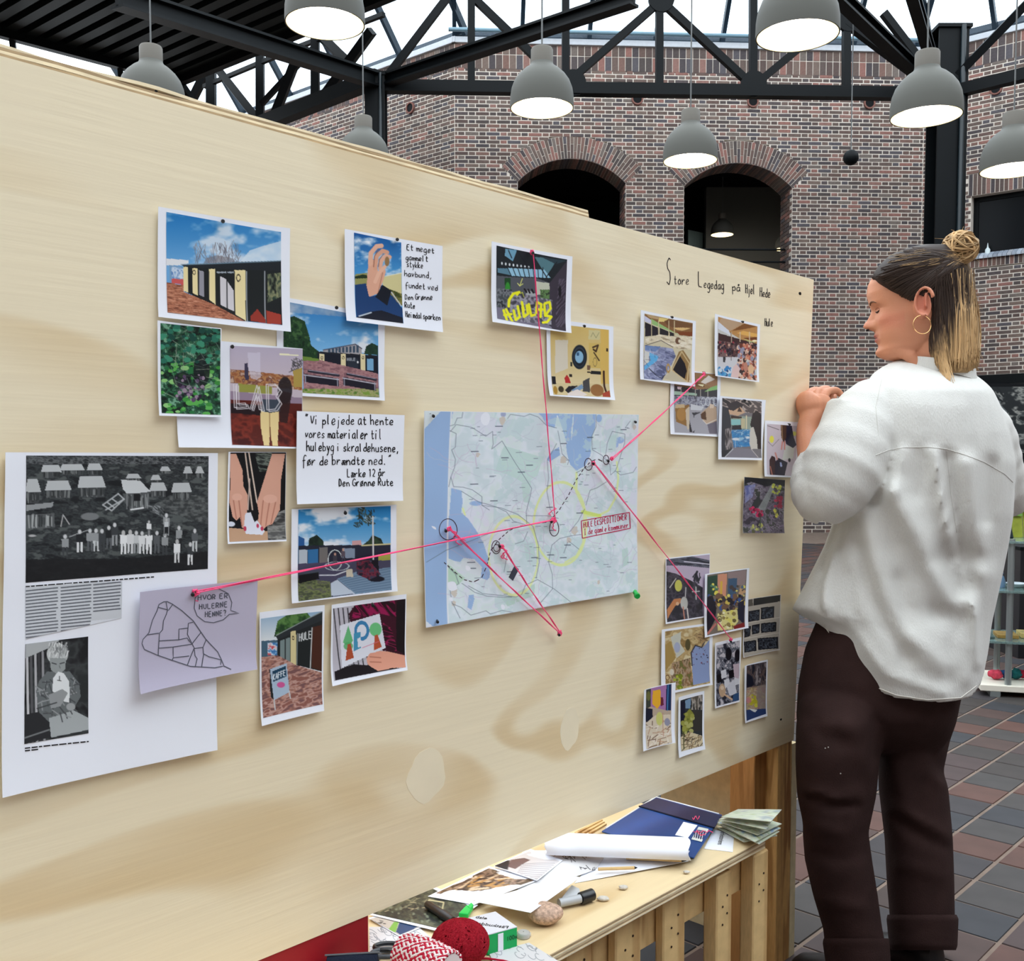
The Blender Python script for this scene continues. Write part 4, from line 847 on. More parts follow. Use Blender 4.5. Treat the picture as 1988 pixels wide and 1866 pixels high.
a.ell(796, 1275, 34, 45, (60, 130, 180), 1, 16).poly(K(752, 1290, 790, 1280, 792, 1370, 752, 1390), (70, 150, 186)).poly(K(772, 1320, 790, 1310, 792, 1362, 776, 1370), (224, 226, 236)).line(K(800, 1370, 890, 1335), (220, 120, 150), 3)
a.poly(K(820, 1430, 840, 1400, 900, 1388, 940, 1390, 1035, 1410, 1035, 1475, 960, 1480, 880, 1498, 850, 1480, 825, 1460), (226, 160, 136)).line(K(840, 1420, 900, 1425), (180, 110, 90), 5).line(K(840, 1448, 900, 1450), (180, 110, 90), 5)
p.print(a)
# --- 11 yellow graffiti on a hall photo
p = Paper('photo_print', 'photo of a glass-roofed hall with yellow letters written over it', 'photo', K(138, 145, 905, 290, 882, 1018, 133, 912), 2, zoom=Z8, curl=(.003, .004, 0, .004))
a = Art(K(187, 185, 858, 318, 835, 1000, 185, 880), dn(Z8, 1.05), (26, 34, 40)); a.poly(K(270, 215, 380, 225, 340, 330, 265, 280), (110, 160, 186)).poly(K(540, 290, 680, 300, 740, 350, 660, 480), (84, 124, 134)).poly(K(590, 280, 850, 330, 750, 360), (40, 60, 70)).poly(K(195, 400, 300, 400, 340, 470, 200, 440), (90, 130, 150)).poly(K(290, 395, 640, 410, 700, 490, 330, 470), (150, 196, 220))
for i in range(8): a.ell(238+i*36, 353+i*5, 8, 14, (220, 226, 230)); a.line(K(290+i*48, 390, 330+i*42, 480), (20, 34, 44), 7)
for q_ in (K(380, 230, 480, 380), K(520, 260, 700, 300), K(540, 290, 660, 480, 720, 570), K(240, 200, 260, 300), K(300, 230, 330, 300), K(660, 480, 760, 340), K(200, 380, 500, 395)): a.line(q_, (18, 26, 34), 9)
a.poly(K(190, 470, 330, 480, 560, 490, 700, 540, 700, 900, 185, 870), (84, 88, 96)).poly(K(265, 490, 320, 490, 320, 700, 265, 690), (24, 70, 34)).ell(292, 600, 24, 70, (50, 140, 50)).tex(K(190, 590, 330, 600, 330, 780, 190, 770), [(40, 44, 50), (130, 134, 140), (70, 76, 80)], 30, 40, 4).poly(K(550, 520, 690, 540, 690, 640, 560, 650), (196, 200, 180)).tex(K(600, 600, 690, 600, 690, 700, 600, 700), [(40, 50, 40), (110, 150, 90), (70, 90, 60)], 20).poly(K(690, 540, 858, 330, 835, 1000, 690, 990), (60, 54, 66)).tex(K(780, 500, 845, 500, 835, 960, 740, 960), [(50, 44, 56), (96, 88, 104)], 60, 8, 3, 1, ang=-.9)
a.ell(790, 620, 14, 56, (20, 20, 28)).poly(K(185, 770, 500, 800, 700, 960, 700, 985, 185, 880), (120, 116, 134)).poly(K(480, 600, 560, 640, 560, 740, 440, 700), (170, 176, 180)).tex(K(330, 620, 720, 700, 700, 940, 260, 890), [(90, 90, 100), (170, 170, 180), (110, 104, 120), (60, 60, 70)], 40, 40, 9)
for q_ in (K(450, 595, 470, 625), K(485, 600, 500, 630), K(520, 600, 535, 630)): a.line(q_, (14, 14, 20), 16)
Yw = (240, 238, 40)
a.line(K(300, 760, 305, 700, 345, 640, 400, 625), Yw, 26).line(K(400, 625, 380, 650), Yw, 20).line(K(430, 495, 405, 565, 435, 545), (220, 224, 120), 7).line(K(405, 565, 385, 540), (220, 224, 120), 7).line(K(410, 640, 430, 625, 445, 670), (220, 226, 60), 5)
for q_ in (K(250, 800, 275, 890), K(275, 790, 325, 905), K(255, 845, 320, 835), K(345, 800, 360, 890, 400, 860, 385, 760), K(430, 770, 440, 860, 480, 830, 470, 750), K(425, 720, 440, 800), K(490, 740, 510, 850, 545, 840), K(560, 820, 570, 720, 610, 740, 600, 860), K(565, 790, 620, 790), K(640, 740, 645, 850, 700, 780, 690, 720, 650, 730), K(660, 850, 705, 860, 660, 910, 620, 915)): a.line(q_, Yw, 24)
p.print(a)
# --- 12 round window in a yellow room
p = Paper('photo_print', 'photo of a yellow room with a round porthole window and laptop', 'photo', K(672, 872, 1318, 955, 1312, 1655, 688, 1612), 0, zoom=Z8, curl=(.003, .002, 0, .006))
a = Art(K(712, 922, 1275, 985, 1275, 1628, 725, 1603), dn(Z8, 1.05), (220, 196, 130)); a.grad((214, 184, 110), (222, 204, 160), 950, 1500).poly(K(760, 1080, 880, 1080, 880, 1350, 760, 1400), (222, 216, 206), .8).poly(K(1195, 980, 1275, 985, 1275, 1600, 1195, 1560), (222, 182, 90), .8)
a.ell(990, 1242, 72, 116, (24, 34, 46)).ell(990, 1242, 56, 94, (60, 70, 80)).ell(990, 1245, 50, 84, (20, 28, 38)).ell(988, 1242, 40, 58, (140, 184, 214)).poly(K(962, 1200, 985, 1195, 985, 1228, 962, 1230), (50, 90, 130)).poly(K(1080, 1108, 1195, 1110, 1195, 1350, 1080, 1345), (214, 184, 104)).poly(K(1080, 985, 1190, 990, 1185, 1080, 1075, 1075), (212, 200, 150))
a.line(K(1120, 1150, 1170, 1130, 1150, 1190, 1125, 1170), (70, 50, 36), 16).line(K(1130, 1200, 1180, 1275), (80, 60, 40), 12).ell(1140, 1290, 18, 40, (130, 110, 70), 1, 4).line(K(1100, 1050, 1120, 1010, 1150, 1060, 1180, 1010), (130, 130, 90), 4)
a.poly(K(1100, 1372, 1198, 1378, 1198, 1410, 1095, 1405), (30, 34, 36)).poly(K(905, 1290, 922, 1290, 922, 1332, 905, 1332), (60, 60, 50)).poly(K(890, 1405, 920, 1408, 918, 1432, 890, 1430), (40, 34, 34)).poly(K(1062, 1320, 1095, 1322, 1092, 1368, 1062, 1366), (120, 90, 70)).poly(K(1250, 1160, 1268, 1160, 1268, 1190, 1250, 1190), (60, 40, 30)).poly(K(1062, 1378, 1095, 1380, 1093, 1395, 1062, 1394), (50, 40, 36))
a.poly(K(845, 1440, 870, 1412, 890, 1440, 908, 1510, 855, 1505), (186, 44, 44)).poly(K(725, 1490, 1275, 1500, 1275, 1628, 725, 1603), (214, 196, 150)).poly(K(725, 1425, 760, 1430, 765, 1500, 725, 1505), (24, 26, 34)).ell(1150, 1560, 65, 58, (150, 104, 60)).poly(K(1020, 1470, 1085, 1440, 1080, 1580, 1010, 1570), (70, 70, 72)).poly(K(840, 1560, 880, 1520, 970, 1515, 870, 1590), (26, 28, 36)).poly(K(900, 1560, 1010, 1500, 1020, 1540, 930, 1590), (120, 150, 180)).poly(K(860, 1590, 960, 1550, 1050, 1600, 1000, 1620, 860, 1610), (226, 214, 206)).line(K(1225, 1380, 1225, 1520, 1240, 1590), (60, 30, 26), 18).ell(805, 1550, 26, 30, (60, 50, 30)).ell(750, 1560, 20, 40, (170, 130, 50)).poly(K(1200, 1590, 1275, 1560, 1275, 1628, 1200, 1622), (170, 70, 50))
p.print(a)
# --- 13 paper caves (right cluster)
p = Paper('photo_print', 'photo of a crumpled paper cave and a dark tent mouth in a hall', 'photo', K(130, 85, 865, 235, 838, 1110, 110, 1015), 2, zoom=ZB, curl=(.002, .003, 0, .003))
a = Art(K(180, 132, 825, 260, 800, 1060, 160, 1005), dn(ZB, 1.2), (210, 200, 170)); a.poly(K(180, 132, 420, 180, 825, 260, 825, 430, 600, 390, 400, 300, 180, 160), (140, 100, 64)).poly(K(200, 140, 410, 185, 370, 215, 250, 190), (190, 160, 120)).poly(K(380, 185, 500, 200, 450, 240, 360, 240), (232, 206, 130)).poly(K(440, 230, 560, 210, 825, 280, 820, 310, 560, 320, 480, 280), (120, 84, 56)).poly(K(560, 320, 690, 320, 800, 330, 700, 360, 620, 350), (226, 190, 130)).poly(K(600, 370, 820, 380, 820, 440, 650, 420), (130, 70, 40))
a.poly(K(180, 160, 270, 220, 270, 270, 185, 240), (206, 206, 230)).poly(K(270, 200, 560, 370, 660, 425, 560, 380, 270, 270), (150, 190, 120)).poly(K(185, 245, 360, 320, 370, 420, 190, 440), (34, 32, 42)).poly(K(385, 320, 500, 370, 500, 425, 385, 410), (40, 38, 44)).poly(K(515, 370, 590, 400, 590, 435, 515, 430), (40, 38, 44))
for x in (275, 368, 505, 580): a.line(K(x, 230, x, 430), (206, 190, 150), 12)
a.poly(K(190, 470, 380, 410, 560, 440, 825, 440, 825, 620, 640, 600, 560, 580, 380, 490, 190, 540), (226, 214, 186)).tex(K(190, 470, 380, 410, 560, 440, 825, 440, 825, 620, 640, 600, 560, 580, 380, 490, 190, 540), [(150, 130, 104), (232, 222, 196), (216, 200, 170), (240, 232, 214)], 70, 24, 3, a=.8, ang=.3).tex(K(185, 550, 560, 600, 600, 700, 540, 820, 400, 1030, 160, 1005), [(90, 96, 130), (150, 156, 190), (120, 126, 160), (170, 176, 206)], 110, 50, 6, 2, ang=.5)
a.poly(K(190, 560, 400, 570, 330, 640, 190, 620), (100, 130, 180), .8).poly(K(240, 650, 370, 700, 340, 770, 180, 890, 175, 840, 260, 760), (96, 176, 226)).poly(K(185, 630, 245, 650, 240, 780, 180, 820), (216, 214, 206)).line(K(240, 870, 330, 960, 400, 1000, 440, 960), (50, 56, 76), 14).line(K(190, 560, 400, 490, 560, 580), (80, 70, 66), 8).strokes(K(200, 600, 520, 980), [(80, 84, 120), (200, 206, 226)], 40, 90, 4, .5, 1.5, 5)
a.ell(630, 495, 38, 46, (110, 80, 60)).ell(650, 500, 18, 24, (226, 214, 190)).poly(K(420, 1000, 560, 880, 760, 1050, 560, 1040), (196, 186, 160)).poly(K(540, 880, 640, 640, 700, 620, 790, 760, 770, 1050, 740, 1050), (150, 120, 76)).poly(K(560, 880, 650, 690, 720, 800, 745, 900, 710, 1010, 600, 930), (24, 24, 32)).line(K(545, 890, 740, 1045, 780, 800, 680, 640, 550, 880), (206, 184, 140), 14).ell(495, 865, 22, 50, (180, 146, 90), 1, 14)
p.print(a)
# --- 14 crowd
p = Paper('photo_print', 'photo of a crowd gathered under a wooden hall roof', 'photo', K(75, 60, 628, 190, 603, 885, 72, 810), 2, zoom=ZC, curl=(.003, .002, 0, .003))
a = Art(K(115, 95, 597, 212, 580, 868, 105, 800), dn(ZC, 1.2), (200, 200, 196)); a.poly(K(115, 95, 597, 212, 590, 460, 400, 370, 120, 200), (190, 140, 84)).poly(K(150, 110, 380, 150, 440, 170, 270, 265, 120, 200), (190, 160, 130)).poly(K(280, 265, 440, 175, 590, 215, 400, 250), (130, 84, 46)).poly(K(350, 290, 420, 265, 590, 300, 590, 340, 440, 320), (226, 176, 96)).poly(K(420, 350, 590, 340, 590, 380, 500, 375), (110, 60, 34)).ell(562, 385, 30, 12, (250, 236, 190))
a.poly(K(115, 150, 250, 260, 270, 320, 115, 240), (220, 224, 236)).poly(K(120, 290, 590, 420, 590, 470, 120, 430), (60, 40, 44)).poly(K(270, 280, 500, 400, 590, 410, 400, 350), (170, 190, 130))
for x in (280, 385, 500): a.line(K(x, 280, x, 460), (210, 190, 160), 12)
a.poly(K(120, 380, 590, 450, 585, 600, 118, 590), (120, 96, 96)).blobs(K(118, 400, 590, 560), [(60, 40, 50), (150, 50, 70), (40, 40, 60), (200, 160, 140), (90, 60, 60), (30, 26, 36)], 160, 14, 3, 1.3).poly(K(118, 580, 400, 580, 440, 640, 300, 780, 110, 800), (206, 206, 210)).blobs(K(360, 440, 590, 860), [(214, 150, 120), (190, 110, 90), (60, 44, 44), (220, 190, 170), (110, 60, 50), (150, 150, 170)], 170, 17, 9, 1.4)
a.blobs(K(110, 700, 300, 810), [(50, 130, 190), (30, 70, 120), (90, 160, 200), (200, 210, 220)], 45, 20, 4).poly(K(178, 575, 210, 575, 206, 645, 176, 640), (50, 54, 60)).poly(K(300, 700, 340, 660, 380, 720, 350, 830, 260, 820), (220, 190, 186)).ell(515, 725, 36, 55, (220, 180, 140)).ell(450, 700, 26, 60, (190, 130, 110)).line(K(275, 280, 278, 620), (70, 60, 60), 5).line(K(320, 420, 340, 560), (50, 50, 50), 4)
p.print(a)
# --- 15 cardboard forms
p = Paper('photo_print', 'photo of brown cardboard forms in a hall, behind two other photos', 'photo', K(550, 860, 1230, 950, 1215, 1785, 535, 1748), 0, zoom=ZB, curl=(.002, 0, 0, .003))
a = Art(K(598, 900, 1187, 945, 1172, 1752, 595, 1725), dn(ZB, 1.2), (170, 170, 176)); a.poly(K(598, 900, 1187, 945, 1185, 1130, 1000, 1160, 598, 1100), (150, 116, 80)).poly(K(950, 1050, 1060, 960, 1150, 1010, 1030, 1080), (222, 214, 206)).poly(K(1020, 1070, 1160, 1010, 1187, 1080, 1100, 1130), (160, 120, 90)).poly(K(850, 1030, 1000, 1080, 1010, 1120, 860, 1110), (120, 84, 50)).poly(K(900, 1080, 1000, 1080, 980, 1110), (236, 230, 190))
a.poly(K(598, 1090, 900, 1150, 1187, 1130, 1185, 1250, 598, 1240), (60, 60, 66)).poly(K(640, 1110, 700, 1110, 690, 1150, 640, 1140), (250, 230, 240)).poly(K(1090, 1120, 1187, 1090, 1187, 1150, 1000, 1180), (140, 190, 120)).poly(K(600, 1170, 900, 1200, 900, 1230, 600, 1220), (170, 200, 180))
for x in (690, 780, 880, 950, 1050): a.line(K(x, 1150, x, 1400), (190, 186, 176), 10)
a.tex(K(600, 1230, 1187, 1250, 1187, 1400, 600, 1380), [(110, 110, 130), (180, 184, 196), (140, 140, 156), (90, 90, 104)], 40, 30, 4)
for x in (990, 1050, 1110, 1160): a.ell(x, 1310, 32, 52, (206, 210, 216), 1, 7)
a.poly(K(595, 1450, 800, 1380, 980, 1420, 1175, 1560, 1172, 1752, 595, 1725), (166, 164, 172)).poly(K(820, 1340, 1000, 1380, 960, 1430, 820, 1420), (206, 208, 214)).poly(K(610, 1380, 800, 1350, 800, 1660, 620, 1580), (150, 110, 60)).ell(695, 1480, 62, 90, (176, 130, 70)).poly(K(620, 1350, 740, 1345, 740, 1390, 610, 1400), (206, 180, 140)).poly(K(750, 1420, 800, 1370, 800, 1650, 770, 1700, 760, 1640), (206, 190, 166)).poly(K(800, 1550, 830, 1720, 790, 1720), (44, 40, 46)).poly(K(830, 1720, 870, 1690, 850, 1730), (50, 50, 56))
a.poly(K(960, 1460, 1080, 1360, 1172, 1380, 1172, 1580, 1030, 1610, 980, 1560), (190, 164, 140)).poly(K(950, 1480, 1020, 1430, 1030, 1560, 960, 1540), (90, 60, 40)).poly(K(1080, 1340, 1140, 1350, 1130, 1400, 1080, 1400), (220, 200, 180)).line(K(980, 1560, 1030, 1612, 1172, 1550), (226, 216, 206), 9).poly(K(1040, 1620, 1172, 1570, 1172, 1740, 1060, 1740), (110, 104, 116)).poly(K(830, 1460, 960, 1450, 860, 1500), (60, 60, 66)).line(K(860, 1480, 860, 1520), (60, 60, 66), 10)
p.print(a)
# --- 16 cave mouth
p = Paper('photo_print', 'photo looking out of a dark paper cave towards a blue floor', 'photo', K(135, 1050, 688, 1100, 635, 1825, 105, 1815), 3, zoom=ZC, curl=(.002, .002, 0, .002))
a = Art(K(163, 1075, 640, 1118, 630, 1798, 150, 1788), dn(ZC, 1.2), (120, 116, 120)); a.tex(K(163, 1075, 640, 1118, 640, 1260, 163, 1240), [(90, 80, 80), (206, 190, 180), (150, 136, 130), (40, 36, 40)], 70, 34, 4, 2, ang=.5, con=2.4).poly(K(215, 1150, 340, 1105, 420, 1160, 360, 1240, 250, 1220), (50, 42, 48)).poly(K(220, 1210, 300, 1230, 380, 1180, 440, 1250, 350, 1290, 250, 1270), (206, 170, 140)).poly(K(340, 1240, 370, 1180, 400, 1240), (70, 50, 44))
a.poly(K(260, 1290, 540, 1300, 520, 1470, 280, 1450), (150, 164, 150)).poly(K(265, 1285, 400, 1300, 400, 1320, 265, 1320), (60, 34, 30)).poly(K(270, 1330, 380, 1335, 380, 1400, 270, 1400), (140, 196, 196)).poly(K(390, 1320, 440, 1320, 440, 1440, 390, 1440), (196, 186, 150)).line(K(455, 1290, 455, 1440), (220, 206, 170), 14).poly(K(280, 1405, 390, 1400, 395, 1460, 280, 1460), (40, 40, 50)).tex(K(270, 1460, 510, 1450, 500, 1660, 300, 1670), [(40, 120, 180), (80, 150, 200), (50, 104, 160), (150, 190, 214)], 40, 24, 6).ell(325, 1570, 45, 16, (214, 222, 230)).ell(470, 1550, 24, 14, (214, 222, 230)).line(K(320, 1580, 322, 1680), (200, 210, 220), 5)
a.poly(K(163, 1170, 235, 1200, 265, 1320, 280, 1680, 200, 1720, 150, 1788), (44, 46, 56)).tex(K(200, 1450, 270, 1430, 285, 1690, 200, 1710), [(90, 86, 90), (170, 160, 160), (60, 56, 60)], 24, 90, 4).poly(K(530, 1260, 590, 1230, 640, 1280, 640, 1690, 590, 1690, 560, 1520, 500, 1400), (44, 38, 42)).poly(K(500, 1440, 540, 1420, 580, 1560, 590, 1690, 510, 1690, 490, 1620), (206, 200, 190)).poly(K(290, 1670, 500, 1690, 590, 1790, 210, 1790), (130, 126, 136)).poly(K(150, 1710, 280, 1690, 190, 1790, 150, 1788), (36, 38, 46)).line(K(290, 1690, 190, 1788), (196, 196, 200), 10).line(K(510, 1690, 590, 1790), (200, 190, 190), 8)
p.print(a)
# --- 17 two children working, print hung upside down
p = Paper('photo_print', 'photo of two dark-haired children beside the raised arm', 'photo', K(840, 1082, 1062, 1094, 1046, 1440, 835, 1432), 1, zoom=Z3, curl=(.002, 0, 0, .003))
a = Art(K(855, 1103, 1048, 1118, 1036, 1430, 852, 1420), dn(Z3, 1.2), (206, 196, 206)); a.line(K(858, 1115, 930, 1140), (60, 60, 66), 3).line(K(862, 1215, 890, 1243, 930, 1200), (120, 116, 120), 3).ell(885, 1200, 14, 22, (232, 226, 90)).ell(1028, 1165, 14, 14, (226, 230, 110)).poly(K(970, 1240, 1030, 1240, 1020, 1320, 950, 1330), (216, 222, 214))
a.poly(K(975, 1105, 1010, 1110, 1025, 1190, 1042, 1235, 1020, 1255, 975, 1230, 965, 1180), (30, 36, 60)).poly(K(940, 1105, 978, 1103, 975, 1190, 960, 1220, 945, 1190), (80, 58, 50)).line(K(948, 1110, 952, 1200), (190, 160, 120), 4).line(K(952, 1215, 946, 1262), (214, 140, 130), 8).line(K(966, 1215, 966, 1262), (214, 140, 130), 8)
a.poly(K(870, 1330, 885, 1302, 905, 1310, 915, 1360, 905, 1430, 868, 1430), (60, 40, 44)).poly(K(905, 1345, 925, 1315, 985, 1345, 960, 1430, 900, 1430), (28, 28, 48)).line(K(920, 1325, 908, 1285), (206, 140, 130), 9).ell(996, 1330, 8, 12, (30, 34, 40)).poly(K(935, 1345, 945, 1343, 950, 1370, 938, 1372), (170, 180, 220)).line(K(875, 1370, 885, 1425), (190, 120, 100), 6)
p.print(a)
# --- 18 dark collage with magenta spots
p = Paper('photo_print', 'dark torn-edged picture with magenta and yellow spots, no white border', 'photo', K(708, 1435, 962, 1455, 950, 1785, 695, 1785), 2, zoom=Z3, curl=(.002, .002, 0, .004))
a = Art(K(708, 1435, 962, 1455, 950, 1785, 695, 1785), dn(Z3, 1.3), (110, 104, 120)); a.tex(None, [(56, 50, 62), (120, 108, 126), (86, 80, 92), (150, 140, 156), (60, 64, 60)], 36, 36, 14, 4, con=2).poly(K(708, 1435, 962, 1455, 962, 1495, 900, 1480, 850, 1495, 800, 1480, 750, 1465, 708, 1480), (24, 26, 34)).tex(K(712, 1490, 780, 1480, 760, 1560, 712, 1600), [(90, 96, 150), (140, 144, 180), (110, 104, 140)], 24).poly(K(790, 1640, 880, 1480, 905, 1480, 840, 1640), (150, 158, 156), .8).poly(K(750, 1620, 800, 1540, 810, 1590, 770, 1650), (50, 54, 56))
a.blobs(K(745, 1625, 830, 1690), [(206, 40, 96), (170, 30, 80), (120, 24, 60)], 16, 13, 3).blobs(K(890, 1565, 940, 1625), [(206, 50, 90), (160, 34, 70)], 12, 12, 5).blobs(K(885, 1480, 935, 1540), [(216, 216, 90), (190, 196, 80)], 12, 10, 7).blobs(K(890, 1630, 915, 1680), [(226, 222, 90)], 6, 9, 8).blobs(K(750, 1730, 820, 1780), [(190, 190, 100), (90, 90, 60), (150, 150, 110)], 20, 9, 9).strokes(K(850, 1600, 950, 1780), [(150, 130, 160), (80, 60, 90)], 50, 26, 3, 0, 1.5, 3).line(K(800, 1770, 810, 1690, 800, 1650), (60, 80, 60), 5)
p.print(a)
# --- 19 glove and crosses
p = Paper('photo_print', 'photo of a hand with small figures against a dark hill and cloudy sky', 'photo', K(357, 135, 703, 97, 697, 580, 350, 640), 0, zoom=Z9, curl=(.002, 0, 0, .003))
a = Art(K(362, 142, 700, 105, 692, 572, 362, 625), dn(Z9, 1.2), (190, 176, 196)); a.tex(K(362, 142, 560, 120, 700, 150, 698, 210, 480, 190, 362, 190), [(60, 62, 76), (110, 112, 126), (40, 42, 54)], 90, 16, 3, ang=.1).line(K(500, 160, 695, 180), (210, 206, 220), 8).poly(K(362, 235, 430, 250, 560, 310, 645, 360, 640, 590, 362, 625), (54, 50, 62)).tex(K(362, 235, 430, 250, 560, 310, 645, 360, 640, 590, 362, 625), [(44, 40, 52), (90, 86, 98), (60, 58, 66), (40, 40, 46)], 30, 30, 4, a=.8)
a.poly(K(368, 600, 365, 530, 420, 450, 470, 440, 490, 470, 430, 500, 390, 560), (196, 130, 84)).ell(455, 345, 28, 45, (206, 204, 100)).line(K(388, 360, 436, 290), (210, 206, 196), 7).ell(498, 480, 28, 50, (190, 190, 184)).line(K(508, 430, 512, 360), (206, 206, 206), 7).line(K(490, 510, 495, 600), (190, 130, 110), 9).line(K(520, 520, 524, 595), (214, 206, 200), 9).line(K(590, 355, 592, 450), (206, 210, 206), 8).line(K(562, 392, 618, 388), (206, 210, 206), 7).strokes(K(570, 250, 620, 340), [(40, 40, 50)], 24, 50, 7, -1.4, .5, 2).ell(447, 484, 12, 14, (220, 176, 140))
p.print(a)
# --- 20 workshop table with many people
p = Paper('photo_print', 'photo of people around a craft table, crossed by the pink thread', 'photo', K(650, 255, 992, 208, 977, 668, 642, 742), 2, zoom=Z9, curl=(.002, .002, 0, .003))
a = Art(K(668, 262, 974, 218, 952, 660, 662, 725), dn(Z9, 1.2), (120, 110, 100)); a.poly(K(668, 275, 745, 262, 745, 420, 668, 430), (40, 70, 56)).poly(K(750, 260, 820, 250, 812, 440, 750, 420), (216, 150, 120)).poly(K(768, 310, 786, 310, 784, 430, 768, 428), (220, 180, 70)).poly(K(828, 245, 970, 222, 960, 340, 828, 340), (150, 130, 130)).poly(K(828, 290, 900, 285, 890, 410, 828, 420), (60, 90, 120)).blobs(K(700, 330, 760, 430), [(226, 216, 90), (90, 140, 110), (60, 100, 80)], 14, 12, 3).blobs(K(830, 340, 955, 480), [(230, 220, 110), (200, 190, 120), (70, 60, 60), (90, 110, 130), (200, 160, 120)], 30, 14, 5)
a.blobs(K(668, 420, 955, 540), [(30, 30, 44), (60, 50, 60), (214, 190, 90), (40, 34, 44), (120, 90, 70), (60, 90, 150)], 60, 18, 7).poly(K(668, 430, 710, 420, 740, 520, 730, 600, 662, 725), (30, 26, 40)).poly(K(745, 560, 900, 525, 905, 620, 850, 680, 745, 690), (220, 210, 140)).blobs(K(760, 540, 880, 670), [(226, 216, 110), (150, 130, 80), (236, 230, 190), (110, 96, 60)], 30, 12, 9).ell(762, 600, 15, 20, (90, 80, 60), 1, 6).poly(K(905, 480, 955, 450, 950, 640, 905, 600), (36, 36, 56)).poly(K(865, 655, 950, 625, 950, 665, 870, 680), (130, 40, 40)).line(K(668, 710, 730, 640), (196, 120, 110), 16)
p.print(a)
# --- 21 framed shelves
p = Paper('photo_print', 'photo of rows of dark framed pictures on pale shelves', 'photo', K(958, 455, 1238, 412, 1221, 836, 945, 897), 1, zoom=Z9, curl=(.002, .003, 0, .003))
a = Art(K(962, 455, 1235, 414, 1219, 832, 949, 893), dn(Z9, 1.2), (180, 172, 160)); a.poly(K(962, 455, 1025, 447, 1025, 500, 962, 508), (90, 84, 76)).poly(K(1030, 444, 1235, 416, 1232, 465, 1030, 500), (36, 36, 38))
for x0, x1, y0, h in ((990, 1080, 540, 85), (1087, 1190, 515, 90), (958, 1010, 665, 80), (1018, 1080, 650, 72), (1088, 1205, 635, 75), (955, 1052, 775, 85), (1062, 1215, 750, 90)): a.poly(K(x0, y0, x1, y0-12, x1-4, y0+h-14, x0, y0+h), (26, 28, 36)); a.tex(K(x0+10, y0+8, x1-10, y0-2, x1-12, y0+h-20, x0+10, y0+h-8), [(26, 28, 36), (96, 104, 116), (40, 44, 52), (30, 32, 40)], 16, 16, x0)
for y in (628, 745): a.line(K(958, y+8, 1228, y-40), (206, 198, 186), 7)
p.print(a)
# --- 22 map-like relief
p = Paper('photo_print', 'photo of a clay landscape model with a pale blue lake', 'photo', K(318, 683, 716, 630, 705, 1105, 313, 1192), 1, zoom=Z9, curl=(.003, .002, 0, .003))
a = Art(K(345, 697, 692, 650, 688, 1093, 350, 1165), dn(Z9, 1.2), (196, 170, 120)); a.tex(None, [(150, 120, 74), (206, 184, 136), (180, 150, 100), (216, 200, 160)], 60, 60, 3).poly(K(390, 740, 470, 700, 465, 790, 500, 850, 440, 900, 410, 820), (200, 200, 186)).poly(K(548, 860, 580, 810, 640, 820, 690, 760, 688, 1080, 560, 1110, 555, 960), (140, 156, 196)).line(K(555, 960, 548, 860, 580, 805, 630, 820, 670, 740), (60, 60, 70), 9).blobs(K(560, 820, 680, 960), [(120, 80, 100), (60, 60, 80)], 22, 5, 4)
a.ell(440, 820, 24, 40, (170, 176, 200)).ell(522, 800, 20, 44, (90, 80, 50)).tex(K(400, 940, 540, 900, 560, 1110, 380, 1140), [(120, 96, 70), (180, 160, 130), (150, 110, 80), (110, 110, 60)], 20, 40, 7).blobs(K(400, 1040, 470, 1140), [(170, 176, 60), (120, 130, 40)], 14, 16, 5).ell(400, 1010, 16, 24, (220, 210, 190)).ell(365, 1050, 15, 18, (120, 84, 60), 1, 5).poly(K(345, 800, 390, 770, 430, 900, 350, 1000), (170, 140, 80)).poly(K(620, 690, 692, 655, 690, 740, 630, 800, 580, 740), (180, 150, 106)).strokes(K(580, 670, 680, 780), [(110, 84, 60)], 20, 30, 4, .5, 1, 3)
p.print(a)
# --- 23 chequered pattern scene
p = Paper('photo_print', 'photo of a chequered table seen from above, under the end of the pink thread', 'photo', K(728, 785, 937, 740, 917, 1237, 725, 1288), 2, zoom=Z9, curl=(.002, 0, 0, .002))
a = Art(K(737, 805, 924, 765, 914, 1225, 738, 1272), dn(Z9, 1.3), (90, 92, 106)); a.tex(None, [(40, 42, 54), (140, 140, 150), (80, 84, 96), (196, 190, 196)], 26, 40, 5, 3, con=2.2).ell(835, 870, 24, 50, (20, 20, 28)).ell(905, 880, 22, 46, (24, 22, 30))
for i, (x, y) in enumerate(((740, 1035), (775, 1000), (835, 1000), (800, 1070), (850, 1090), (880, 1050))): a.poly(K(x, y, x+38, y-14, x+46, y+46, x+6, y+62), (16, 16, 22) if i % 2 == 0 else (214, 214, 220))
a.poly(K(820, 1120, 880, 1060, 900, 1180, 840, 1190), (206, 206, 214)).ell(785, 1150, 26, 52, (190, 160, 130)).ell(785, 1130, 14, 16, (220, 196, 170)).line(K(800, 1180, 860, 1220), (206, 170, 140), 14).poly(K(870, 1180, 915, 1165, 914, 1225, 860, 1235), (50, 80, 120)).poly(K(870, 950, 920, 940, 916, 1060, 880, 1050), (196, 176, 186))
p.print(a)
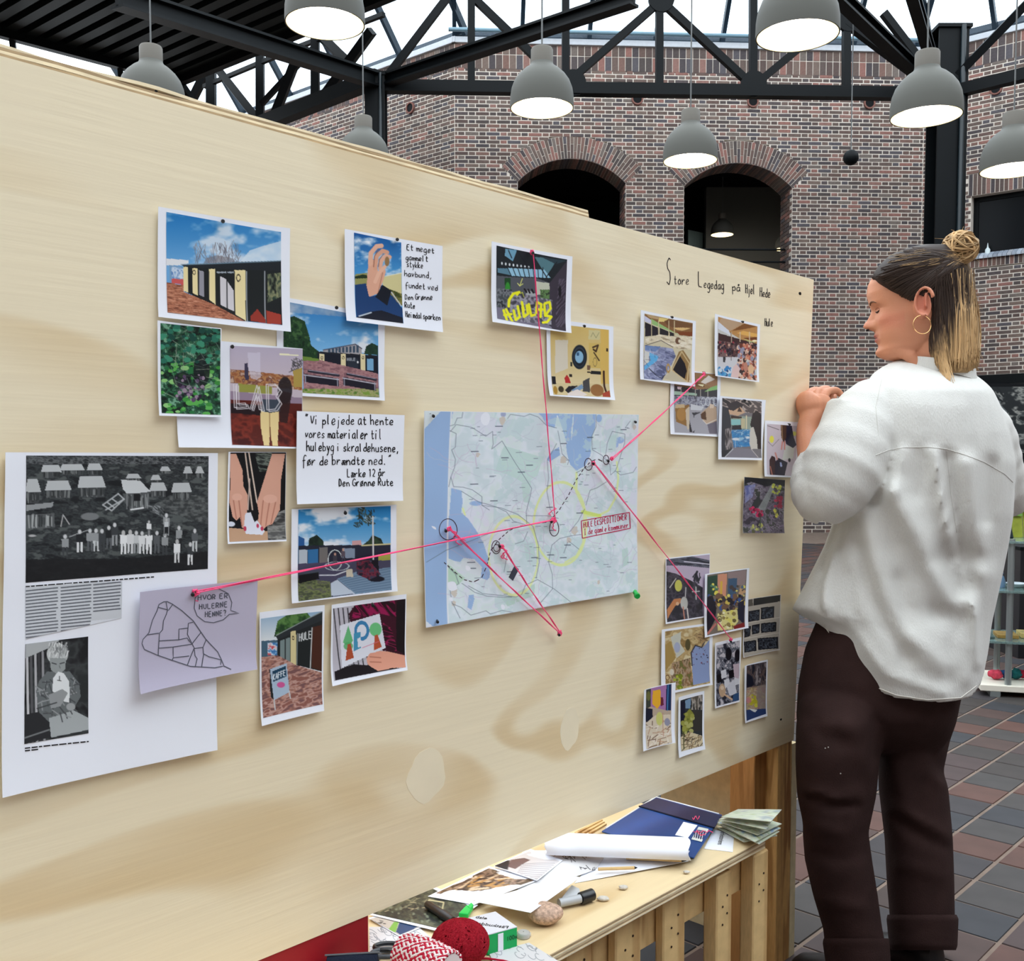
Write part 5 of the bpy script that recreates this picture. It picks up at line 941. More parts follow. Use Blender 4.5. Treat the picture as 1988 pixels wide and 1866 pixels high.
# --- 24 small right
p = Paper('photo_print', 'narrow photo with a blue cloth at its foot, lowest right photo', 'photo', K(955, 962, 1141, 914, 1129, 1347, 958, 1402), 1, zoom=Z9, curl=(.004, .002, 0, .003))
a = Art(K(975, 962, 1131, 930, 1121, 1330, 970, 1385), dn(Z9, 1.3), (130, 116, 110)); a.tex(K(975, 962, 1131, 930, 1128, 1130, 975, 1140), [(30, 34, 46), (110, 90, 84), (60, 56, 64), (150, 140, 140)], 24, 60, 4).poly(K(980, 1020, 1020, 1040, 1040, 1110, 980, 1130), (24, 28, 44)).poly(K(975, 1150, 1055, 1130, 1055, 1300, 975, 1300), (206, 190, 130)).tex(K(975, 1130, 1125, 1110, 1121, 1300, 975, 1310), [(206, 186, 120), (150, 120, 110), (190, 176, 150), (170, 110, 110)], 30, 30, 8, a=.8).blobs(K(1000, 1180, 1055, 1290), [(214, 206, 70), (190, 180, 50)], 14, 13, 4).poly(K(1060, 1120, 1125, 1100, 1122, 1300, 1060, 1280), (150, 136, 130), .7).poly(K(972, 1300, 1122, 1290, 1121, 1332, 970, 1385), (44, 64, 110)).poly(K(990, 1290, 1060, 1300, 1040, 1320), (220, 220, 220)).ell(995, 1225, 22, 26, (206, 130, 140), .8)
p.print(a)
# --- 25
p = Paper('photo_print', 'narrow photo of a yellow balloon shape above a paper-strewn table', 'photo', K(165, 1143, 408, 1085, 394, 1545, 150, 1612), 4, zoom=Z9, curl=(.004, .004, 0, .004))
a = Art(K(183, 1142, 382, 1097, 374, 1545, 180, 1597), dn(Z9, 1.3), (190, 170, 150)); a.poly(K(183, 1142, 225, 1132, 225, 1270, 183, 1290), (60, 66, 60)).poly(K(225, 1132, 345, 1105, 340, 1300, 225, 1270), (170, 120, 170)).poly(K(240, 1150, 300, 1140, 305, 1250, 275, 1290, 235, 1250), (236, 176, 50)).poly(K(345, 1105, 382, 1097, 378, 1300, 340, 1300), (24, 50, 90)).line(K(358, 1105, 352, 1300), (70, 130, 180), 7).ell(205, 1190, 18, 36, (110, 110, 60)).poly(K(180, 1280, 240, 1290, 240, 1350, 200, 1400, 180, 1380), (26, 30, 50)).poly(K(300, 1200, 320, 1200, 325, 1260, 300, 1270), (110, 40, 60)).poly(K(180, 1400, 260, 1340, 374, 1330, 374, 1545, 180, 1597), (220, 206, 184)).strokes(K(190, 1380, 370, 1580), [(150, 120, 96), (110, 80, 60), (236, 226, 214), (190, 150, 120)], 46, 60, 6, -.5, 1.2, 6).ell(292, 1365, 26, 52, (206, 206, 120)).line(K(318, 1320, 318, 1500), (190, 130, 110), 4).ell(350, 1390, 20, 30, (150, 150, 170))
p.print(a)
# --- 26
p = Paper('photo_print', 'narrow photo of a figure made of green moss, lowest on the board', 'photo', K(448, 1205, 651, 1154, 646, 1600, 445, 1668), 1, zoom=Z9, curl=(.003, .002, 0, .004))
a = Art(K(465, 1228, 638, 1182, 633, 1575, 468, 1620), dn(Z9, 1.3), (50, 56, 60)); a.poly(K(465, 1240, 500, 1230, 510, 1430, 468, 1450), (28, 30, 50)).poly(K(505, 1230, 550, 1210, 545, 1290, 508, 1290), (120, 150, 180)).tex(K(550, 1205, 638, 1182, 636, 1300, 550, 1300), [(40, 40, 40), (190, 180, 170), (90, 84, 76)], 22, 50, 3).poly(K(550, 1300, 638, 1310, 634, 1460, 550, 1470), (60, 58, 54)).poly(K(510, 1330, 540, 1290, 570, 1330, 560, 1420, 520, 1470, 485, 1480, 480, 1440), (140, 140, 60)).blobs(K(485, 1330, 565, 1480), [(160, 160, 76), (110, 116, 50), (180, 180, 110)], 24, 14, 5).poly(K(468, 1510, 540, 1470, 634, 1500, 633, 1575, 468, 1620), (216, 200, 166)).strokes(K(470, 1480, 625, 1600), [(120, 96, 70), (160, 134, 96), (70, 60, 50)], 46, 40, 5, -.6, 1., 3).line(K(495, 1470, 490, 1600), (90, 90, 50), 8)
p.print(a)
# --- newspaper sheet
p = Paper('newspaper_copy', 'tall white copy of a newspaper page with two black and white pictures, far left', 'newspaper', K(18, 48, 1117, 52, 1103, 1580, -10, 1822), 0, zoom=Z5, curl=(.004, .003, 0, .006), wav=.003)
NP = p
a = Art(K(127, 65, 1070, 68, 1065, 650, 124, 722), dn(Z5, .75), (40, 44, 46)); a.tex(None, [(24, 28, 32), (60, 66, 68), (36, 40, 44), (84, 90, 90)], 60, 22, 4, 4, con=1.8).tex(K(127, 65, 1070, 68, 1070, 110, 127, 110), [(30, 34, 38), (110, 114, 116), (50, 54, 58)], 24, 10, 5).tex(K(850, 270, 1068, 270, 1068, 420, 740, 330), [(50, 54, 56), (100, 104, 104)], 20, 10, 7).poly(K(124, 600, 600, 600, 1065, 560, 1065, 650, 124, 722), (20, 22, 26), .85)
def hut(x0, y0, x1, y1, rf=(190, 194, 196), sd=(70, 74, 76), h=.5):
    ym = y0+(y1-y0)*(1-h)
    a.poly(K(x0, ym, x1, ym, x1-4, y1, x0+4, y1), sd); a.strokes(K(x0+4, (ym+y1)/2-2, x1-4, (ym+y1)/2+2), [(130, 134, 134), (40, 44, 46)], int((x1-x0)/5), (y1-ym)*.8, 4, 1.57, .08, int(x0)); a.poly(K(x0+6, y0, x1-12, y0, x1+6, ym+4, x0-6, ym+4), rf)
for h_ in ((200, 112, 290, 180), (290, 108, 400, 165), (420, 105, 490, 170), (220, 195, 335, 285), (375, 172, 505, 280), (127, 185, 190, 310), (750, 165, 800, 210), (800, 120, 850, 160), (930, 122, 975, 185), (1000, 122, 1040, 180), (745, 205, 830, 280), (865, 205, 970, 295), (620, 158, 690, 200)): hut(*h_)
a.poly(K(127, 320, 255, 305, 250, 330, 127, 350), (150, 154, 156)).poly(K(127, 372, 258, 362, 262, 435, 127, 447), (90, 94, 96)).strokes(K(130, 400, 255, 406), [(170, 174, 174), (50, 54, 56)], 26, 60, 5, 1.57, .06, 3)
a.poly(K(590, 190, 690, 195, 745, 250, 630, 272, 600, 240), (206, 210, 212)).poly(K(600, 262, 740, 255, 738, 335, 640, 350, 604, 300), (84, 88, 90)).strokes(K(620, 300, 735, 305), [(150, 154, 154), (44, 48, 50)], 22, 64, 4, 1.57, .06, 5).poly(K(655, 265, 690, 262, 690, 300, 655, 302), (24, 26, 30)).line(K(640, 345, 706, 335), (220, 222, 224), 8)
for q_ in (K(495, 320, 575, 262), K(510, 345, 605, 290), K(575, 262, 605, 290), K(495, 320, 540, 350, 605, 290), K(520, 308, 555, 335), K(545, 290, 580, 315)): a.line(q_, (180, 184, 186), 7)
a.ell(430, 380, 45, 20, (120, 124, 126)).line(K(290, 430, 300, 370, 330, 420), (190, 190, 190), 5).line(K(330, 485, 420, 450), (190, 194, 196), 4).ell(155, 478, 18, 6, (190, 190, 190)).strokes(K(740, 320, 820, 380), [(140, 144, 146), (90, 94, 96)], 24, 24, 6, .4, .4, 8)
g5 = [(200, 204, 206), (60, 64, 68), (150, 154, 156), (30, 34, 38), (224, 226, 228), (90, 94, 98)]
a.people(K(310, 590, 380, 565, 430, 560, 460, 560, 490, 562, 525, 545, 555, 530, 600, 575, 636, 572, 668, 572, 698, 574, 735, 575, 778, 572, 822, 582, 900, 545, 890, 620, 965, 630, 990, 560, 830, 480), 118, g5, 6, (206, 208, 210)).people(K(600, 575, 636, 572, 735, 575, 890, 620), 124, [(232, 234, 236), (216, 218, 220)], 3, (190, 190, 190)).people(K(735, 480, 830, 470), 80, g5, 9, (190, 190, 190))
p.print(a, name='picture')
a = Art(K(122, 1038, 450, 1000, 448, 1498, 113, 1552), dn(Z5, .95), (50, 54, 58)); a.tex(None, [(24, 26, 30), (60, 64, 66), (40, 44, 46)], 60, 60, 2)
for x, c_ in ((130, 200), (150, 90), (172, 180), (190, 60), (210, 150)): a.line([(x, 1080), (x+6, 1560)], (c_, c_, c_+4), 12)
a.poly(K(122, 1030, 300, 1018, 240, 1060, 122, 1110), (176, 180, 182)).poly(K(115, 1400, 240, 1380, 320, 1500, 115, 1552), (40, 42, 46)).line(K(115, 1520, 240, 1480), (120, 124, 126), 8)
a.poly(K(232, 1180, 350, 1180, 400, 1240, 408, 1310, 370, 1370, 360, 1410, 240, 1440, 190, 1390, 175, 1280, 190, 1230), (104, 110, 112)).poly(K(240, 1420, 370, 1380, 450, 1420, 448, 1480, 360, 1498, 250, 1520), (170, 176, 178)).strokes(K(190, 1230, 390, 1420), [(70, 74, 78), (150, 154, 156), (90, 94, 96)], 60, 40, 6, .7, 1.2, 5)
a.ell(287, 1090, 56, 56, (196, 200, 200)).strokes(K(240, 1040, 340, 1100), [(226, 228, 228), (120, 124, 126), (170, 174, 174)], 70, 34, 4, -1.3, .5, 7).poly(K(246, 1110, 332, 1112, 326, 1170, 290, 1198, 252, 1172), (150, 156, 156)).line(K(258, 1136, 280, 1142), (50, 54, 58), 5).line(K(300, 1140, 322, 1134), (50, 54, 58), 5).line(K(296, 1150, 300, 1162), (100, 104, 106), 4)
a.poly(K(262, 1215, 290, 1180, 320, 1190, 346, 1230, 350, 1290, 345, 1340, 300, 1330, 260, 1280), (226, 230, 232)).line(K(296, 1205, 296, 1225), (60, 64, 66), 4).line(K(286, 1225, 304, 1228), (60, 64, 66), 4).poly(K(240, 1300, 310, 1270, 340, 1290, 300, 1360, 250, 1370), (150, 154, 156)).ell(355, 1362, 24, 20, (160, 164, 166)).line(K(180, 1370, 280, 1340), (60, 64, 66), 6)
p.print(a, name='picture')
# the text columns: fine rows of print
a = Art(K(124, 735, 625, 715, 622, 905, 124, 1012), dn(Z5, 1.15), (222, 226, 234)); rs = random.Random(5)
a.poly(K(124, 735, 625, 715, 625, 905, 455, 920, 455, 1000, 124, 1015), (206, 210, 216))
for c0, c1, n_, sk_ in ((126, 283, 15, -.10), (302, 455, 14, -.10), (470, 615, 9, -.10)):
    for r_ in range(n_):
        y = 764+r_*17.2-(c0-126)*.09; x = c0
        while x < c1-8:
            w_ = rs.uniform(10, 34); a.line([(x, y+(x-c0)*sk_), (min(x+w_, c1), y+(min(x+w_, c1)-c0)*sk_)], (70, 74, 84), 6.5, .8); x += w_+5
p.print(a, name='newsprint')
for y, x1, sk_ in ((742, 790, -.075), (1572, 448, -.1), (1585, 190, -.1)):
    rs = random.Random(int(y)); mbt = MB(); x = 124 if y < 1000 else 115
    while x < x1:
        w_ = rs.uniform(10, 40); q_ = [p.px((x, y+(x-124)*sk_)), p.px((min(x+w_, x1), y+(min(x+w_, x1)-124)*sk_))]; ribbon(mbt, q_, 2.3, lambda a_, b_: NP.lift(a_, b_)+.0006); x += w_+6
    obj('caption', mbt, M_ink, parent=p.t)
# --- speech-bubble drawing
M_lilac = mat('lilac_grey_paper', (186, 180, 200), .6, .25, bump=.03, bscale=20)
p = Paper('paper_drawing', 'lilac-grey drawing of a parcelled island with a speech bubble, pinned over the newspaper copy', 'drawing', K(697, 765, 1306, 704, 1292, 1160, 683, 1283), 5, M_lilac, zoom=Z5, curl=(.006, .004, 0, .008)); lf = lambda a_, b_, p=p: p.lift(a_, b_)+.0005
def ink(par, pts, w, m, zoom, lift, name='drawn_line'):
    mb_ = MB(); sm = []
    for i in range(len(pts)-1): sm += [pts[i], ((pts[i][0]+pts[i+1][0])/2, (pts[i][1]+pts[i+1][1])/2)]
    sm.append(pts[-1]); ribbon(mb_, [(zoom[0]+x*zoom[2], zoom[1]+y*zoom[2]) for x, y in sm], w*zoom[2], lift); return mb_
def inks(par, lines, w, m, zoom, lift, name='line_drawing'):
    mb_ = MB()
    for q_ in lines:
        t_ = ink(par, q_, w, m, zoom, lift); mb_.add(t_.v, t_.f)
    obj(name, mb_, m, parent=par)
inks(p.t, [K(790, 862, 800, 830, 825, 817, 845, 816, 870, 828, 920, 862, 980, 915, 1045, 1010, 1105, 1075, 1120, 1110, 1132, 1145, 1085, 1155, 960, 1148, 870, 1118, 790, 1090, 720, 1060, 706, 1030, 712, 1008, 745, 975, 765, 910, 790, 862),
            K(838, 818, 846, 860, 840, 880, 824, 915, 820, 960, 803, 978, 800, 1020, 795, 1092), K(797, 845, 845, 858), K(850, 862, 872, 832), K(738, 985, 800, 978), K(800, 1018, 905, 1013, 948, 1004, 972, 1036, 875, 1050, 800, 1055), K(905, 1013, 906, 958, 952, 953), K(980, 922, 955, 928, 950, 985, 972, 1030, 985, 1055, 960, 1110, 945, 1145), K(875, 1050, 875, 1105, 958, 1096), K(972, 1036, 1020, 975), K(985, 1058, 1030, 1052, 1048, 1010), K(985, 1062, 988, 1095, 998, 1110, 985, 1152), K(1030, 1052, 1032, 1090, 1018, 1152), K(1032, 1085, 1060, 1100, 1120, 1115, 1115, 1140), K(875, 1105, 868, 1118), K(1130, 1145, 1165, 1162)], 4.5, M_pencil, Z5, lf)
inks(p.t, [K(990, 800, 985, 850, 1000, 890, 1040, 920, 1085, 925, 1135, 910, 1165, 882, 1215, 876, 1172, 862, 1178, 820, 1160, 775, 1110, 750, 1050, 752, 1005, 775, 990, 800)], 4, M_pencil, Z5, lf, 'speech_bubble')
for k, (s_, x0, y0, x1, y1, h) in enumerate((('HVOR ER', 1005, 810, 1165, 798, 27), ('HULERNE', 1012, 857, 1162, 843, 27), ('HENNE?', 1042, 897, 1155, 887, 27))): stroke_text(s_, (x0, y0), (x1, y1), h, 4.6, lf, p.t, M_pencil, seed=k+60, zoom=Z5, jit=.15)
# --- writing on the board itself
lb = lambda a_, b_: .0004
for k, (s_, x0, y0, x1, y1, h) in enumerate((('S', 240, 236, 275, 238, 180), ('tore', 285, 232, 385, 236, 60), ('L', 436, 245, 470, 250, 98), ('egedag', 472, 255, 602, 268, 58), ('på', 650, 272, 705, 277, 48), ('Hjel', 732, 288, 795, 296, 60), ('Hede', 822, 306, 890, 318, 54), ('Hule', 852, 492, 905, 498, 52))):
    stroke_text(s_, (x0, y0), (x1, y1), h, 4.4, lb, bt, M_ink, seed=k+80, zoom=Z3, jit=.25)
# --- the map
def mapcut(i, j, n): return (j == 0 and i >= n-1) or (i == 0 and j >= n-1)
p = Paper('road_map', 'large pale road map with blue water, circled places and pink threads', 'map', K(100, 106, 1686, 134, 1676, 1436, 110, 1704), 1, zoom=Z7, curl=(.002, .003, .002, .004), wav=.003); MP = p
lf = lambda a_, b_: MP.lift(a_, b_)+.0007
a = Art(K(103, 109, 1683, 137, 1673, 1433, 113, 1701), dn(Z7, .95), (222, 234, 240)); W_ = (160, 190, 230); G_ = (204, 228, 224)
a.tex(None, [(216, 230, 236), (230, 238, 246), (222, 236, 236), (226, 230, 242)], 120, 120, 4)
a.poly(K(100, 210, 160, 160, 210, 100, 280, 100, 262, 240, 255, 600, 250, 900, 245, 1200, 250, 1700, 165, 1710, 100, 1640), W_).poly(K(100, 106, 200, 106, 140, 190, 100, 240), (226, 236, 240)).poly(K(275, 670, 340, 690, 345, 780, 335, 850, 380, 900, 440, 1000, 480, 1080, 500, 1150, 525, 1240, 520, 1340, 500, 1360, 460, 1340, 470, 1260, 420, 1200, 350, 1190, 330, 1220, 290, 1210, 255, 1190, 252, 960, 262, 850), W_).poly(K(340, 1210, 420, 1200, 470, 1260, 455, 1330, 400, 1310, 330, 1280), (226, 234, 240)).line(K(268, 110, 262, 400, 250, 1000, 245, 1690), (236, 240, 244), 9)
a.poly(K(860, 120, 1130, 128, 1125, 190, 1115, 260, 1120, 330, 1080, 340, 1045, 230, 1005, 130, 985, 230, 920, 210, 890, 150), W_).poly(K(1135, 128, 1310, 130, 1312, 220, 1285, 300, 1275, 430, 1230, 510, 1160, 545, 1110, 500, 1085, 420, 1075, 350, 1120, 320, 1130, 260), W_).poly(K(965, 400, 1020, 370, 1030, 430, 950, 480, 930, 460), W_).ell(1340, 160, 24, 28, W_).ell(1525, 320, 40, 24, W_).ell(1500, 350, 16, 24, W_).poly(K(380, 1470, 410, 1465, 415, 1500, 395, 1580, 370, 1560), W_).ell(430, 785, 40, 18, W_).ell(610, 130, 18, 20, (170, 180, 210))
a.poly(K(620, 360, 870, 440, 910, 440, 880, 520, 860, 580, 760, 640, 700, 600, 560, 540, 590, 440), G_).poly(K(740, 640, 810, 600, 800, 780, 760, 780), G_).poly(K(1430, 290, 1500, 280, 1490, 400, 1430, 410), G_).poly(K(250, 1230, 330, 1310, 360, 1340, 320, 1390, 255, 1400), (196, 226, 206)).poly(K(760, 1090, 830, 1080, 850, 1200, 780, 1210), G_).poly(K(690, 1460, 840, 1390, 830, 1480, 700, 1530), (196, 224, 214)).poly(K(600, 1500, 700, 1460, 690, 1540, 640, 1560), (196, 224, 214)).poly(K(1540, 1130, 1590, 1110, 1600, 1230, 1550, 1260), G_)
n_ = a.ns(90, 90, 31, 4); a._put(((n_ > .6)*.55).astype(float)*(a.X > 550), (200, 224, 226))
for x, y, r_ in ((605, 175, 28), (440, 425, 18), (1055, 465, 28), (1150, 990, 30), (1100, 1060, 24), (290, 1450, 26), (1340, 1375, 16), (590, 1410, 14), (285, 1530, 18), (1650, 225, 16)): a.poly([(x+r_*math.cos(t)*R.uniform(.6, 1.2), y+r_*1.2*math.sin(t)*R.uniform(.6, 1.2)) for t in np.linspace(0, 6.28, 9)], (214, 206, 196))
rs = random.Random(12)
for k in range(170):                                    # minor roads
    x, y = rs.uniform(270, 1670), rs.uniform(130, 1600); t = rs.uniform(0, 6.28); q_ = [(x, y)]
    for j in range(5): t += rs.uniform(-.6, .6); x += 36*math.cos(t); y += 36*math.sin(t); q_.append((x, y))
    a.line(q_, (200, 206, 220) if k % 3 else (206, 190, 214), 3, .75)
yw = (232, 244, 170)
a.ell(1040, 940, 205, 310, yw, .9, 14).ell(690, 1180, 175, 295, yw, .8, 13).line(K(1160, 560, 1160, 700, 1230, 840, 1260, 880, 1340, 880, 1430, 840, 1490, 740, 1510, 600, 1500, 480), yw, 16, .9).line(K(1230, 850, 1215, 1080, 1160, 1180, 1070, 1230), yw, 14, .9).line(K(345, 820, 360, 870), yw, 10).line(K(1215, 850, 1360, 880), (220, 240, 110), 26, .8)
rd = (96, 110, 128)
for q_ in (K(340, 115, 335, 155, 305, 158, 290, 205, 262, 215), K(265, 255, 300, 205, 400, 225, 495, 290, 540, 255, 545, 350, 535, 385, 605, 325, 700, 490, 815, 675, 805, 740, 780, 850, 785, 940), K(262, 250, 300, 270, 298, 370, 275, 390, 300, 460, 295, 520, 272, 590, 258, 660), K(640, 160, 660, 130, 760, 145, 800, 128, 860, 150, 920, 210, 1000, 230), K(272, 590, 290, 660, 350, 665, 410, 685, 470, 735, 470, 800, 520, 835), K(340, 695, 450, 775, 560, 810, 640, 850, 690, 920, 780, 950), K(470, 800, 600, 820, 720, 870, 830, 960, 870, 1100, 875, 1230, 850, 1350), K(1000, 345, 935, 470, 945, 600, 930, 700, 955, 830, 1000, 900), K(1010, 250, 1045, 420, 1100, 470, 1090, 500), K(1315, 130, 1318, 220, 1285, 290, 1290, 390, 1370, 430, 1440, 500, 1445, 575, 1485, 545, 1530, 575, 1640, 555, 1670, 515), K(1460, 255, 1570, 275, 1570, 340, 1500, 520, 1480, 550), K(1460, 255, 1420, 340, 1400, 450), K(1570, 230, 1610, 180), K(1290, 500, 1200, 540, 1160, 560), K(780, 880, 930, 880, 1020, 900), K(120, 1215, 240, 1130, 520, 1010), K(250, 1250, 300, 1310, 320, 1380, 265, 1430, 275, 1530, 330, 1560, 390, 1620, 490, 1590, 520, 1615, 600, 1590, 700, 1610), K(340, 1380, 420, 1450, 500, 1480, 590, 1490, 670, 1490), K(380, 1400, 470, 1460, 700, 1490, 740, 1470, 770, 1400, 860, 1360, 980, 1430, 1110, 1530), K(970, 1430, 970, 1320, 945, 1230, 970, 1100, 1030, 1050, 1120, 1030, 1200, 1020), K(1240, 800, 1270, 690, 1330, 670, 1410, 625), K(1110, 1000, 1180, 920, 1230, 830), K(700, 1090, 760, 1070, 790, 1000), K(640, 1180, 620, 1300), K(970, 1430, 870, 1540), K(280, 1530, 320, 1640), K(1090, 1080, 1060, 1160), K(1100, 1070, 1180, 1130)): a.line(q_, rd, 3.4, .85)
for k in range(80):                                     # tiny place names
    x, y = rs.uniform(380, 1640), rs.uniform(190, 1560); w_ = rs.uniform(14, 40)
    a.line([(x, y), (x+w_, y-w_*.03)], (86, 100, 120), 3.6, .8)
for x, y in ((582, 218), (420, 402), (740, 556), (625, 450), (800, 505), (420, 643), (550, 768), (400, 1225), (405, 1270), (950, 818), (960, 1175), (840, 1195), (975, 990), (1190, 860), (1555, 243), (1270, 300), (1055, 345), (665, 1300), (1055, 1195), (1090, 1100)): a.line([(x-22, y), (x+24, y-1)], (60, 72, 92), 6, .9)
p.print(a, name='map_print')
dk = mat('dark_marker', (62, 36, 52), .5, .3)
circ = lambda x, y, rx, ry: [(x+rx*math.cos(t)*(1+.03*math.sin(3*t)), y+ry*math.sin(t)) for t in np.linspace(0, 6.4, 26)]
inks(p.t, [circ(286, 980, 66, 78), circ(1072, 972, 34, 58), circ(642, 1112, 32, 48), circ(645, 1118, 22, 26), circ(1323, 500, 28, 44), circ(1454, 467, 22, 34)], 5, dk, Z7, lf, 'marker_circles')
dash = []
for q_ in (K(250, 1220, 330, 1290, 400, 1350, 470, 1368, 530, 1340, 570, 1250, 600, 1140, 660, 1060, 740, 990, 820, 955, 930, 940, 1030, 925, 1110, 840, 1180, 730, 1230, 620, 1290, 530, 1340, 480, 1390, 460, 1440, 485),):
    for (x0, y0), (x1, y1) in zip(q_[:-1], q_[1:]):
        m_ = max(1, int(math.dist((x0, y0), (x1, y1))/34))
        for k in range(m_): dash.append([(x0+(x1-x0)*(k+.1)/m_, y0+(y1-y0)*(k+.1)/m_), (x0+(x1-x0)*(k+.7)/m_, y0+(y1-y0)*(k+.7)/m_)])
inks(p.t, dash, 6, dk, Z7, lf, 'dashed_route')
inks(p.t, [K(735, 1335, 778, 1250)], 4, M_ink, Z7, lf, 'map_mark')
mb = MB(); q_ = [MP.px(t) for t in K(737, 1335, 778, 1245, 810, 1275, 765, 1360)]; ab = [bab(*t) for t in q_]
mb.add([bp(u, v, lf(u, v)) for u, v in ab], [(0, 3, 2, 1)]); obj('dark_tape', mb, mat('dark_grey_tape', (66, 72, 84), .6, .2), parent=p.t)
inks(p.t, [K(1275, 918, 1625, 855), K(1625, 855, 1630, 972), K(1630, 972, 1280, 1046), K(1280, 1046, 1275, 918)], 6.5, M_red, Z7, lf, 'title_frame')
stroke_text('HULE EKSPEDITIONER', (1290, 970), (1610, 908), 44, 4.6, lf, p.t, M_red, seed=91, zoom=Z7, jit=.2)
stroke_text('I de gamle kommuner', (1296, 1022), (1622, 966), 44, 4.4, lf, p.t, M_red, seed=92, zoom=Z7, jit=.2)
inks(p.t, [K(150, 125, 138, 128), ], 3, M_ink, Z7, lf, 'map_mark')
# ---------------------------------------------------------------- pins and threads
for x, y, lab in ((428, 430, 'black pin at the top of the photo of the long glazed building'), (764, 465, 'black pin at the top of the photo of the hand with a stone'), (647, 596, 'black pin at the top of the photo with black benches'), (446, 671, 'black pin beside the photo with LAB lettering'),
                  (664, 991, 'black pin at the top of the courtyard photo'), (717, 1169, "black pin at the top of the child's drawing photo"), (834, 805, 'black pin at the top left corner of the map'), (1225, 817, 'black pin at the top right corner of the map'), (842, 1201, 'black pin at the bottom left corner of the map'),
                  (1126, 632, 'black pin at the top of the round window photo'), (1296, 615, 'black pin at the top of the paper cave photo'), (1433, 624, 'black pin at the top of the crowd photo'), (1358, 722, 'black pin at the top of the cardboard forms photo, behind a pink knot'), (1437, 776, 'black pin at the top of the photo from inside the dark cave'), (1524, 822, 'black pin at the top of the photo of two dark-haired children'),
                  (1026, 491, 'black pin at the top of the graffiti photo, holding the upright pink thread'), (1062, 1009, 'black pin in the middle of the map where two threads meet'), (858, 1026, 'black pin in the large circle on the blue sea of the map'), (962, 1056, 'black pin in the double circle on the map'), (1143, 897, 'black pin in the circle right of the fjord on the map'), (1172, 892, 'black pin in the small top right circle on the map'), (1077, 1227, 'black pin below the map where two threads end'), (1410, 1241, 'black pin in the chequered table photo holding a thread'), (370, 1147, 'black pin at the speech bubble holding the long thread')):
    pin(x, y, lab, h=.009, s=.9)
pin(1226, 1146, 'green push pin at the bottom right corner of the map', h=.008, m=mat('green_plastic', (24, 170, 70), .3, .5), s=2.2)
M_thr = mat('neon_pink_thread', (255, 70, 130), .5, .3, emit=(255, 40, 100), estr=.0, sheen=.3)
def thread(lab, pts, h0=.014, h1=.015, tail=None, seed=1, w=.00085, off=1.5):
    """doubled yarn between pins, with knots at both ends"""
    rs = random.Random(seed); t = thing('pink_thread', bp(*bab(*pts[0]), h0), lab, 'thread', 'pink threads across the board')
    for s_ in (-1, 1):
        q_ = []
        for i, (x, y) in enumerate(pts):
            f = i/(len(pts)-1); a_, b_ = bab(x, y+s_*off*(1 if i == 0 else .4)); q_.append(bp(a_, b_, h0+(h1-h0)*f))
        fine = []
        for i in range(len(q_)-1):
            for k in range(10): fine.append(q_[i].lerp(q_[i+1], k/10)+BN*.0008*math.sin(k*1.3+s_))
        fine.append(q_[-1]); obj('strand', MB().tube(fine, w, 6), M_thr, parent=t, smooth=True)
    for e, h in ((pts[0], h0), (pts[-1], h1)):
        c = bp(*bab(*e), h-.002); k_ = [c+D*(.0035*math.cos(i*1.25)+rs.uniform(-.001, .001))+BV*(.0035*math.sin(i*1.25)+rs.uniform(-.001, .001))+BN*(.002*math.sin(i*.8)) for i in range(20)]
        obj('knot', MB().tube(k_, .0009, 6), M_thr, parent=t, smooth=True)
    for q0, q1 in (tail or ()):
        c0, c1 = bp(*bab(*q0), h0), bp(*bab(*q1), .006); n_ = 8
        obj('loose_end', MB().tube([c0.lerp(c1, i/n_)+D*.003*math.sin(i*1.7)+BN*.003*math.sin(i) for i in range(n_+1)], .0009, 6), M_thr, parent=t, smooth=True)
thread('long pink thread from the speech bubble across to the middle of the map', [(370, 1147), (718, 1078), (1063, 1008)], tail=(((372, 1148), (374, 1166)),), seed=1)
thread('upright pink thread from the graffiti photo down to the middle of the map', [(1023, 491), (1045, 760), (1066, 1010)], tail=(((1066, 985), (1060, 1000)), ((1064, 1008), (1070, 1030))), seed=2)
thread('pink thread from the top right circle of the map to the cardboard photo', [(1176, 890), (1262, 812), (1352, 727)], h0=.016, h1=.02, tail=(((1348, 730), (1338, 752)), ((1346, 732), (1342, 756))), seed=3)
thread('pink thread from the circle right of the fjord down to the chequered photo', [(1142, 899), (1280, 1075), (1409, 1240)], seed=4, h0=.014, h1=.015)
thread('pink thread from the circle on the sea down to the pin below the map', [(862, 1026), (968, 1128), (1076, 1228)], tail=(((866, 1032), (886, 1058)), ((868, 1030), (894, 1048))), seed=5)
thread('pink thread from the double circle down to the pin below the map', [(964, 1060), (1020, 1146), (1076, 1226)], tail=(((966, 1066), (976, 1086)), ((970, 1066), (968, 1084))), seed=6)
